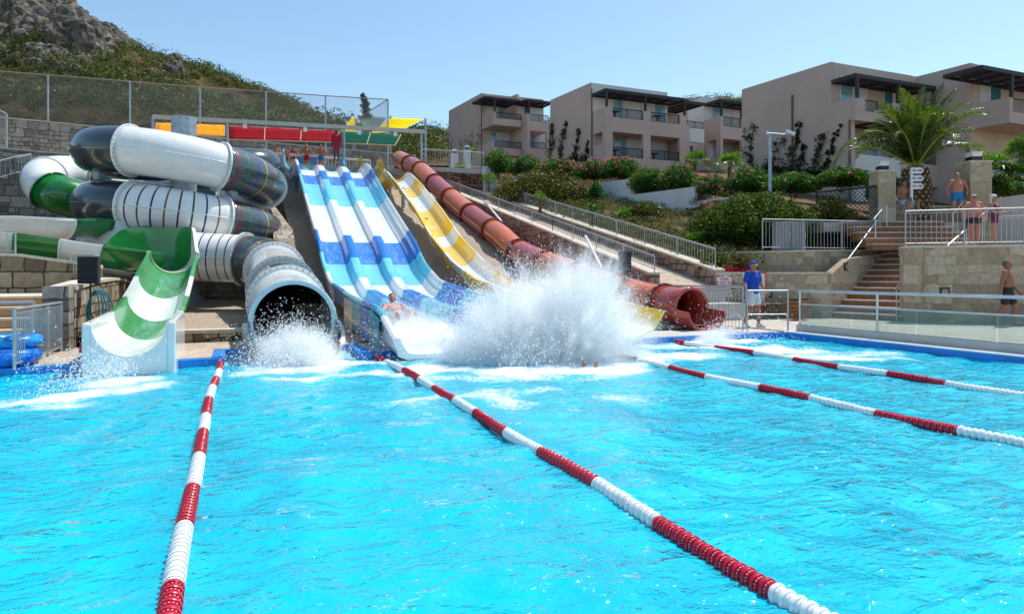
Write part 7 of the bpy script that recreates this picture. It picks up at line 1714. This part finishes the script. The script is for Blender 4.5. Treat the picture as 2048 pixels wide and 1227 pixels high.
def person(label, loc, yaw, hgt=1.75, pose=None, skin=(.42, .19, .11), build=1.0, hair=(.03, .02, .015), hair_len=0, clothes=(), female=False, belly=0, glasses=None, cap=None, vox=.011, shoes=None, group=None, turn=0):
    """local frame: x to the person's left.. y is where the person faces, z up; pose keys override joints"""
    J = dict(pel=V3(0, 0, .93), waist=V3(0, .0, 1.08), chest=V3(0, .0, 1.28), neck=V3(0, -.01, 1.475), head=V3(0, .01, 1.625),
             shL=V3(-.19, -.01, 1.42), shR=V3(.19, -.01, 1.42), elL=V3(-.24, -.03, 1.13), elR=V3(.24, -.03, 1.13), wrL=V3(-.25, .05, .88), wrR=V3(.25, .05, .88), hdL=None, hdR=None,
             hpL=V3(-.09, 0, .9), hpR=V3(.09, 0, .9), knL=V3(-.10, .02, .49), knR=V3(.10, .02, .49), anL=V3(-.10, -.02, .085), anR=V3(.10, -.02, .085), tL=V3(-.12, .16, .03), tR=V3(.12, .16, .03))
    for k, v in (pose or {}).items(): J[k] = V3(*v)
    s = hgt/1.75; t = thing('person', label, 'person', group, loc, yaw); b = build; sk = skinmat('skin_%d' % int(skin[0]*1000+skin[1]*100), skin)
    P_ = []; w_ = b*(.92 if female else 1)
    P_ += ellipse_loft([(J['pel']+V3(0, 0, -.04), .155*w_*(1.08 if female else 1), .11*b), (J['waist'], .14*w_+belly*.35, .105*b+belly*.5), (J['waist'].lerp(J['chest'], .5)+V3(0, belly*.3, 0), .145*w_+belly*.3, .11*b+belly*.5), (J['chest'], .165*w_, .12*b+belly*.2), (J['chest'].lerp(J['neck'], .62), .155*w_, .095*b)])
    P_.append(('c', J['shL'].lerp(J['neck'], .1), .062*b, J['neck']+V3(-.02, 0, -.01), .06)); P_.append(('c', J['shR'].lerp(J['neck'], .1), .062*b, J['neck']+V3(.02, 0, -.01), .06))
    P_.append(('c', J['neck']-V3(0, 0, .03), .062*b, J['head']-V3(0, .01, .06), .055))
    for S_ in 'LR':
        sg = -1 if S_ == 'L' else 1; P_.append(('e', J['chest']+V3(sg*.075, .075*b+belly*.1, .03), (.075*b, .05*b*(1.3 if female else 1), .06)))
        P_.append(('c', J['sh'+S_], .062*b, J['el'+S_], .042*b)); P_.append(('c', J['el'+S_], .043*b, J['wr'+S_], .028*b)); P_.append(('e', J['sh'+S_], (.07*b, .065*b, .07*b)))
        hp = J['hp'+S_]; P_.append(('c', hp, .092*b, J['kn'+S_], .056*b)); P_.append(('c', J['kn'+S_], .055*b, J['kn'+S_].lerp(J['an'+S_], .35)-V3(0, .012, 0), .056*b)); P_.append(('c', J['kn'+S_].lerp(J['an'+S_], .35)-V3(0, .012, 0), .056*b, J['an'+S_], .036*b))
        P_.append(('e', hp+V3(0, -.06, -.0), (.09*b, .08*b, .09)))
        an, to = J['an'+S_], J['t'+S_]; P_.append(('c', an-V3(0, .03, .03), .038, to, .026)); P_.append(('c', an, .035, to+V3(0, -.06, .02), .03))
        # hand: palm, four fingers, thumb
        wr = J['wr'+S_]; d = (wr-J['el'+S_]).normalized() if J['hd'+S_] is None else (J['hd'+S_]-wr).normalized(); f = V3(0, 1, 0)
        side = d.cross(V3(1, 0, 0)*sg); side = side.normalized() if side.length > .2 else V3(0, 1, 0); pn = d.cross(side).normalized(); pc = wr+d*.085
        for k in range(4): P_.append(('c', wr+d*.015+side*(k-1.5)*.012, .017, wr+d*.09+side*(k-1.5)*.02, .0135))
        for k, ln in enumerate((.062, .075, .072, .056)):
            r0 = wr+d*.09+side*(k-1.5)*.0215; cu = -pn*sg*.35; m1 = r0+(d+cu*.5).normalized()*ln*.55; m2 = m1+(d+cu*1.6).normalized()*ln*.5; P_.append(('c', r0, .0095, m1, .0088)); P_.append(('c', m1, .0088, m2, .0075))
        th0 = wr+d*.03+side*.028; th1 = th0+(d*.6+side*.7).normalized()*.045; P_.append(('c', th0, .014, th1, .011)); P_.append(('c', th1, .011, th1+(d+side*.2).normalized()*.035, .009))
    hd = J['head']; RH_ = Matrix.Rotation(turn, 3, 'Z')
    def hp_(x, y, z): return hd+RH_@V3(x, y, z)
    P_ += [('e', hp_(0, -.012, .03), (.074, .092, .085), RH_), ('e', hp_(0, .02, -.03), (.06, .072, .078), RH_), ('e', hp_(0, .05, -.075), (.036, .035, .028), RH_), ('e', hp_(0, .097, -.012), (.012, .02, .022), RH_), ('c', hp_(0, .088, .03), .010, hp_(0, .104, -.018), .013),
           ('e', hp_(-.077, -.005, 0), (.012, .022, .033), RH_), ('e', hp_(.077, -.005, 0), (.012, .022, .033), RH_), ('c', hp_(-.035, .075, .033), .012, hp_(.035, .075, .033), .012), ('c', hp_(-.02, .083, -.052), .008, hp_(.02, .083, -.052), .008)]
    S4 = Matrix.Diagonal((s, s, s, 1)); me = capsules_mesh(P_, vox, 'body'); me.transform(S4); me.materials.append(sk); body = new_obj('body', me, t)
    EYE = mat('eye_dark', (.02, .015, .012), .2); LIP = mat('lip_tone', (skin[0]*.75, skin[1]*.5, skin[2]*.55), .5)
    if glasses is None:
        for sx in (-1, 1):
            m = MB(); c = hp_(sx*.032, .079, .012); m.lathe(c*s, [(.001, -.006), (.011, -.003), (.011, .004), (.002, .008)], 10, axis=RH_@V3(0, 1, 0)); m.build('eye', EYE, t)
    else:
        gm = mat('sunglass_'+('yellow' if glasses == 'y' else 'black'), (.6, .55, .0) if glasses == 'y' else (.01, .01, .012), .2); m = MB()
        for sx in (-1, 1): m.box(hp_(sx*.036, .094, .012)*s, (.062, .014, .04), M=RH_); m.box(hp_(sx*.078, .04, .018)*s, (.006, .11, .012), M=RH_)
        m.box(hp_(0, .1, .02)*s, (.03, .012, .01), M=RH_); m.build('sunglasses', gm, t, bevel=.003)
    m = MB(); m.rod(hp_(-.022, .089, -.05)*s, hp_(.022, .089, -.05)*s, .006, 6); m.build('mouth', LIP, t)
    if cap:
        q = [('e', hp_(0, -.012, .05), (.082, .1, .075), RH_), ('e', hp_(0, -.08, .02), (.05, .035, .04), RH_), ('c', hp_(0, -.1, .0), .02, hp_(.02, -.12, -.05), .01)]; me = capsules_mesh(q, vox, 'bandana'); me.transform(S4); me.materials.append(cap); new_obj('bandana', me, t)
    elif hair is not None:
        q = [('e', hp_(0, -.03, .05), (.08, .088, .075), RH_), ('e', hp_(0, -.055, .0), (.074, .06, .07), RH_)]
        if hair_len: q += [('e', hp_(0, -.06, -.05), (.07, .05, .09), RH_), ('e', hp_(0, -.01, .055), (.088, .1, .08), RH_)]
        me = capsules_mesh(q, vox, 'hair'); me.transform(S4); me.materials.append(mat('hair_%d' % int(hair[0]*100), hair, .8, var=.4, vscale=60, bmp=.5, bscale=120)); new_obj('hair', me, t)
    for c in clothes:
        kind, cm = c[0], c[1]; q = []
        if kind in ('shorts', 'trunks', 'briefs'):
            ln = {'shorts': .62, 'trunks': .30, 'briefs': .1}[kind]; fl = .022 if kind == 'shorts' else .008
            q += ellipse_loft([(J['pel']+V3(0, 0, -.05), .165*w_*(1.06 if female else 1), .122*b), (J['pel'].lerp(J['waist'], .55 if kind != 'briefs' else .2), .152*w_+belly*.3, .118*b+belly*.35)])
            for S_ in 'LR': k2 = J['hp'+S_].lerp(J['kn'+S_], ln); q.append(('c', J['hp'+S_]+V3(0, 0, .01), .1*b+fl*.3, k2, (.1-.04*ln)*b+fl)); q.append(('e', J['hp'+S_]+V3(0, -.055, 0), (.1*b, .09*b, .1)))
        if kind == 'shirt':
            q += ellipse_loft([(J['pel']+V3(0, 0, -.02), .178*w_, .135*b), (J['waist'], .172*w_+belly*.3, .135*b+belly*.4), (J['chest'], .19*w_, .148*b), (J['chest'].lerp(J['neck'], .66), .165*w_, .12*b)])+[('e', J['chest']+V3(0, .07*b, .03), (.16*b, .085*b, .08)), ('e', J['waist']+V3(0, .01, .05), (.172*w_, .145*b, .16))]
            for S_ in 'LR': q.append(('c', J['sh'+S_], .078*b, J['sh'+S_].lerp(J['el'+S_], .68), .066*b)); q.append(('c', J['sh'+S_], .072*b, J['neck']+V3(0, 0, -.035), .062))
        if kind == 'swimsuit':
            q += ellipse_loft([(J['pel']+V3(0, 0, -.06), .17*w_, .125*b), (J['waist'], .15*w_+belly*.35, .118*b+belly*.5), (J['waist'].lerp(J['chest'], .5)+V3(0, belly*.3, 0), .152*w_+belly*.3, .12*b+belly*.5), (J['chest']+V3(0, .012, 0), .168*w_, .125*b)])
            for S_ in 'LR': sg = -1 if S_ == 'L' else 1; q.append(('c', J['chest']+V3(sg*.08, .09, .03), .055, J['chest']+V3(sg*.1, .02, .17), .022)); q.append(('c', J['chest']+V3(sg*.09, -.05, .05), .05, J['chest']+V3(sg*.1, -.0, .17), .022)); q.append(('e', J['chest']+V3(sg*.075, .085*b, .03), (.085*b, .066*b, .07))); q.append(('c', J['hp'+S_], .105*b, J['hp'+S_].lerp(J['kn'+S_], .12), .1*b))
        if kind == 'bikini':
            q += [('e', J['chest']+V3(-.07, .07, .03), (.075, .07, .055)), ('e', J['chest']+V3(.07, .07, .03), (.075, .07, .055))]+ellipse_loft([(J['chest']+V3(0, 0, .0), .172*w_, .126*b), (J['chest']+V3(0, 0, .02), .172*w_, .126*b)])
        me = capsules_mesh(q, max(.010, vox), kind, 2); me.transform(S4); me.materials.append(cm); new_obj({'bikini': 'bikini_top'}.get(kind, kind), me, t)
    if shoes:
        for S_ in 'LR':
            an, to = J['an'+S_], J['t'+S_]; q = [('c', an-V3(0, .04, .035), .045, to, .036), ('c', an-V3(0, .02, 0), .042, to+V3(0, -.08, .015), .036)]; me = capsules_mesh(q, .01, 'shoe'); me.transform(S4); me.materials.append(shoes); new_obj('shoe', me, t)
    return t
TAN, RED_S, DK = (.36, .165, .09), (.5, .2, .13), (.25, .11, .06)
def ground_at(u, D, z): q = P(u, 548, D); return (q.x, q.y, z)
YC = -TH                       # yaw whose local y points away from the camera
back = YC; front = YC+math.pi
BLUSH = mat('blue_polo', (.004, .05, .36), .8, var=.15, vscale=8); WSH = mat('white_shorts', (.62, .62, .64), .8, var=.1); NAVY = mat('navy_trunks', (.01, .012, .025), .7); BTR = mat('bright_blue_trunks', (.005, .18, .42), .7); RTR = mat('red_trunks', (.4, .01, .03), .7); MAUV = mat('maroon_swimsuit', (.13, .004, .05), .6); REDSH = mat('red_tshirt', (.36, .005, .012), .8)
LILAC = mat('pale_lilac_shorts', (.5, .48, .66), .8); SHOE = mat('white_shoes', (.65, .62, .62), .6); BLK = mat('black_trunks', (.01, .01, .012), .7)
# lifeguard walking to the right along the pool deck
person('lifeguard in blue polo, white shorts, blue bandana and yellow sunglasses, walking on the deck', ground_at(1506, 16.9, Z0), front+.55, 1.73,
    dict(elL=(-.28, .02, 1.16), wrL=(-.36, .10, .93), elR=(.27, -.06, 1.14), wrR=(.31, -.02, .88), knL=(-.09, .10, .50), anL=(-.08, .12, .09), tL=(-.09, .3, .04), knR=(.08, .02, .49), anR=(.06, -.22, .13), tR=(.07, -.08, .03)), TAN, 1.0, None, 0, (('shorts', WSH), ('shirt', BLUSH)), glasses='y', cap=BLUSH, shoes=SHOE, vox=.009, turn=.25)
# man far right walking
person('bare chested grey haired man in black trunks walking in front of the right wall', ground_at(2014, 17.3, Z0), front+.75, 1.76,
    dict(elL=(-.28, .04, 1.13), wrL=(-.36, .18, .92), elR=(.26, -.07, 1.13), wrR=(.28, -.08, .86), knL=(-.1, .16, .5), anL=(-.1, .16, .09), tL=(-.1, .34, .04), knR=(.09, -.04, .49), anR=(.08, -.28, .15), tR=(.08, -.16, .03)), (.28, .125, .07), 1.08, (.09, .085, .08), 0, (('shorts', BLK),), belly=.05, vox=.009, turn=.1)
# man in blue trunks, top landing
person('bare chested older man in bright blue trunks standing at the top of the stairs', ground_at(1915, 23.5, TZ), front-.25, 1.78,
    dict(elL=(-.33, -.06, 1.16), wrL=(-.27, .08, .93), elR=(.33, -.08, 1.16), wrR=(.27, .04, .92), knL=(-.13, .02, .5), anL=(-.15, -.02, .085), tL=(-.18, .15, .03), knR=(.13, .02, .5), anR=(.16, -.02, .085), tR=(.2, .14, .03)), (.42, .19, .11), 1.1, (.05, .045, .04), 0, (('trunks', BTR),), belly=.06, vox=.01, turn=-.35)
# seated man
sq = P(1806, 438, 24.1)
person('young man in pale lilac shorts sitting on the low planter wall', (sq.x, sq.y, pw-.46), front+.1, 1.76,
    dict(pel=(0, -.05, .58), waist=(0, -.03, .74), chest=(0, .01, .93), neck=(0, .03, 1.13), head=(.0, .07, 1.28), shL=(-.19, .02, 1.07), shR=(.19, .02, 1.07), elL=(-.25, .08, .80), elR=(.25, .1, .80), wrL=(-.10, .3, .68), wrR=(.08, .3, .68), hpL=(-.09, -.02, .56), hpR=(.09, -.02, .56), knL=(-.27, .42, .55), knR=(.13, .44, .55), anL=(-.30, .40, .10), anR=(.10, .42, .10), tL=(-.34, .56, .05), tR=(.11, .58, .05)), (.33, .15, .09), 1.0, (.02, .012, .01), 0, (('shorts', LILAC),), vox=.01)
# man with sunglasses
person('heavy sunburnt man with grey hair, sunglasses and dark briefs at the terrace railing', ground_at(1948, 20.9, LZ), front-.05, 1.74,
    dict(elL=(-.28, .10, 1.14), wrL=(-.04, .27, 1.02), elR=(.36, .0, 1.16), wrR=(.42, .12, .94), hdR=(.44, .2, .93)), (.52, .2, .145), 1.2, (.32, .31, .3), 0, (('briefs', NAVY),), belly=.11, glasses='b', vox=.01)
# woman
person('white haired woman in maroon swimsuit and sunglasses leaning on the railing', ground_at(1987, 20.3, LZ), front+.62, 1.66,
    dict(elL=(-.24, .18, 1.18), wrL=(-.12, .40, 1.15), elR=(.24, .10, 1.14), wrR=(.10, .36, 1.12), hdL=(-.05, .5, 1.15), hdR=(.0, .46, 1.12)), (.4, .18, .12), 1.02, (.6, .6, .6), 1, (('swimsuit', MAUV),), True, .05, 'b', vox=.01)
# riders waiting at the top
PR = 'swimmers queueing at the top of the slides'
ty = 41.0
def top(u, D): return ground_at(u, D, PZ)
hips = dict(elL=(-.36, -.06, 1.16), wrL=(-.22, .06, .96), elR=(.36, -.06, 1.16), wrR=(.22, .06, .96))
person('man in red trunks with hands on hips at the top of the blue slide', top(613, 40.8), front+.1, 1.78, hips, RED_S, 1.05, clothes=(('trunks', RTR),), vox=.016, group=PR)
person('man in blue trunks with elbows out at the top of the blue slide', top(642, 40.8), front-.1, 1.74, hips, RED_S, 1.05, clothes=(('trunks', BTR),), vox=.016, group=PR)
person('girl in bikini standing between the boy and the man in red trunks', top(587, 40.8), front+.1, 1.68, dict(elL=(-.3, .02, 1.15), wrL=(-.2, .1, .95)), RED_S, .9, (.02, .012, .01), 1, (('bikini', NAVY), ('briefs', NAVY)), True, vox=.016, group=PR)
person('small boy waiting among the riders above the slides', top(572, 40.2), front, 1.42, None, RED_S, .95, clothes=(('trunks', RTR),), vox=.016, group=PR)
person('person with dark hair behind the railing left of the boy', top(554, 40.6), front+.2, 1.66, dict(elL=(-.3, .08, 1.16), wrL=(-.15, .2, 1.02)), RED_S, .95, (.03, .02, .015), 1, (('briefs', NAVY),), True, vox=.016, group=PR)
person('bare chested rider half hidden behind the grey tube', top(526, 40.6), front, 1.7, None, RED_S, 1, clothes=(('trunks', NAVY),), vox=.016, group=PR)
person('attendant in red shirt and red shorts standing tall above the slides', ground_at(673, 37.6, PZ+.15), front+.05, 1.84, None, (.1, .045, .03), 1.08, clothes=(('shorts', RTR), ('shirt', REDSH)), vox=.014)
person('person in dark clothes standing by the start of the red tube', ground_at(795, 43, PZ), front+.4, 1.72, None, TAN, 1, clothes=(('shirt', mat('dark_red_shirt', (.2, .01, .01), .8)), ('shorts', NAVY)), vox=.018)
# rider sliding out of the left lane, lying back with knees up
rp = Vector((BXC-1.06, 13.25, interp(13.25, bprof)-RH+.02))
person('rider leaning back in the left lane at the foot of the blue slide', rp, math.pi, 1.72,
    dict(pel=(0, 0, .13), waist=(0, -.12, .22), chest=(0, -.28, .28), neck=(0, -.44, .40), head=(0, -.52, .52), shL=(-.18, -.40, .36), shR=(.18, -.40, .36), elL=(-.28, -.18, .26), elR=(.28, -.18, .26), wrL=(-.24, .05, .18), wrR=(.24, .05, .18), hpL=(-.09, .02, .13), hpR=(.09, .02, .13), knL=(-.15, .38, .30), knR=(.15, .38, .30), anL=(-.16, .74, .14), anR=(.16, .74, .14), tL=(-.18, .82, .26), tR=(.18, .82, .26)), RED_S, 1, clothes=(('shorts', mat('teal_trunks', (.01, .12, .14), .7)),), vox=.012)
# rider's legs and foot breaking the water at the splash
q = P(1190, 722, 11.4); t = person('swimmer plunging into the splash, feet just above the water', (q.x, q.y, -.13), math.pi*.8, 1.72,
    dict(pel=(0, 0, .0), waist=(0, -.14, .03), chest=(0, -.32, .06), neck=(0, -.5, .08), head=(0, -.62, .12), shL=(-.18, -.46, .05), shR=(.18, -.46, .05), elL=(-.3, -.3, -.02), elR=(.3, -.3, -.02), wrL=(-.34, -.08, .02), wrR=(.34, -.08, .02), hpL=(-.09, .02, 0), hpR=(.09, .02, 0), knL=(-.1, .4, .02), knR=(.1, .4, .02), anL=(-.1, .78, .03), anR=(.1, .78, .05), tL=(-.1, .85, .16), tR=(.1, .86, .18)), RED_S, 1, clothes=(('shorts', NAVY),), vox=.012)
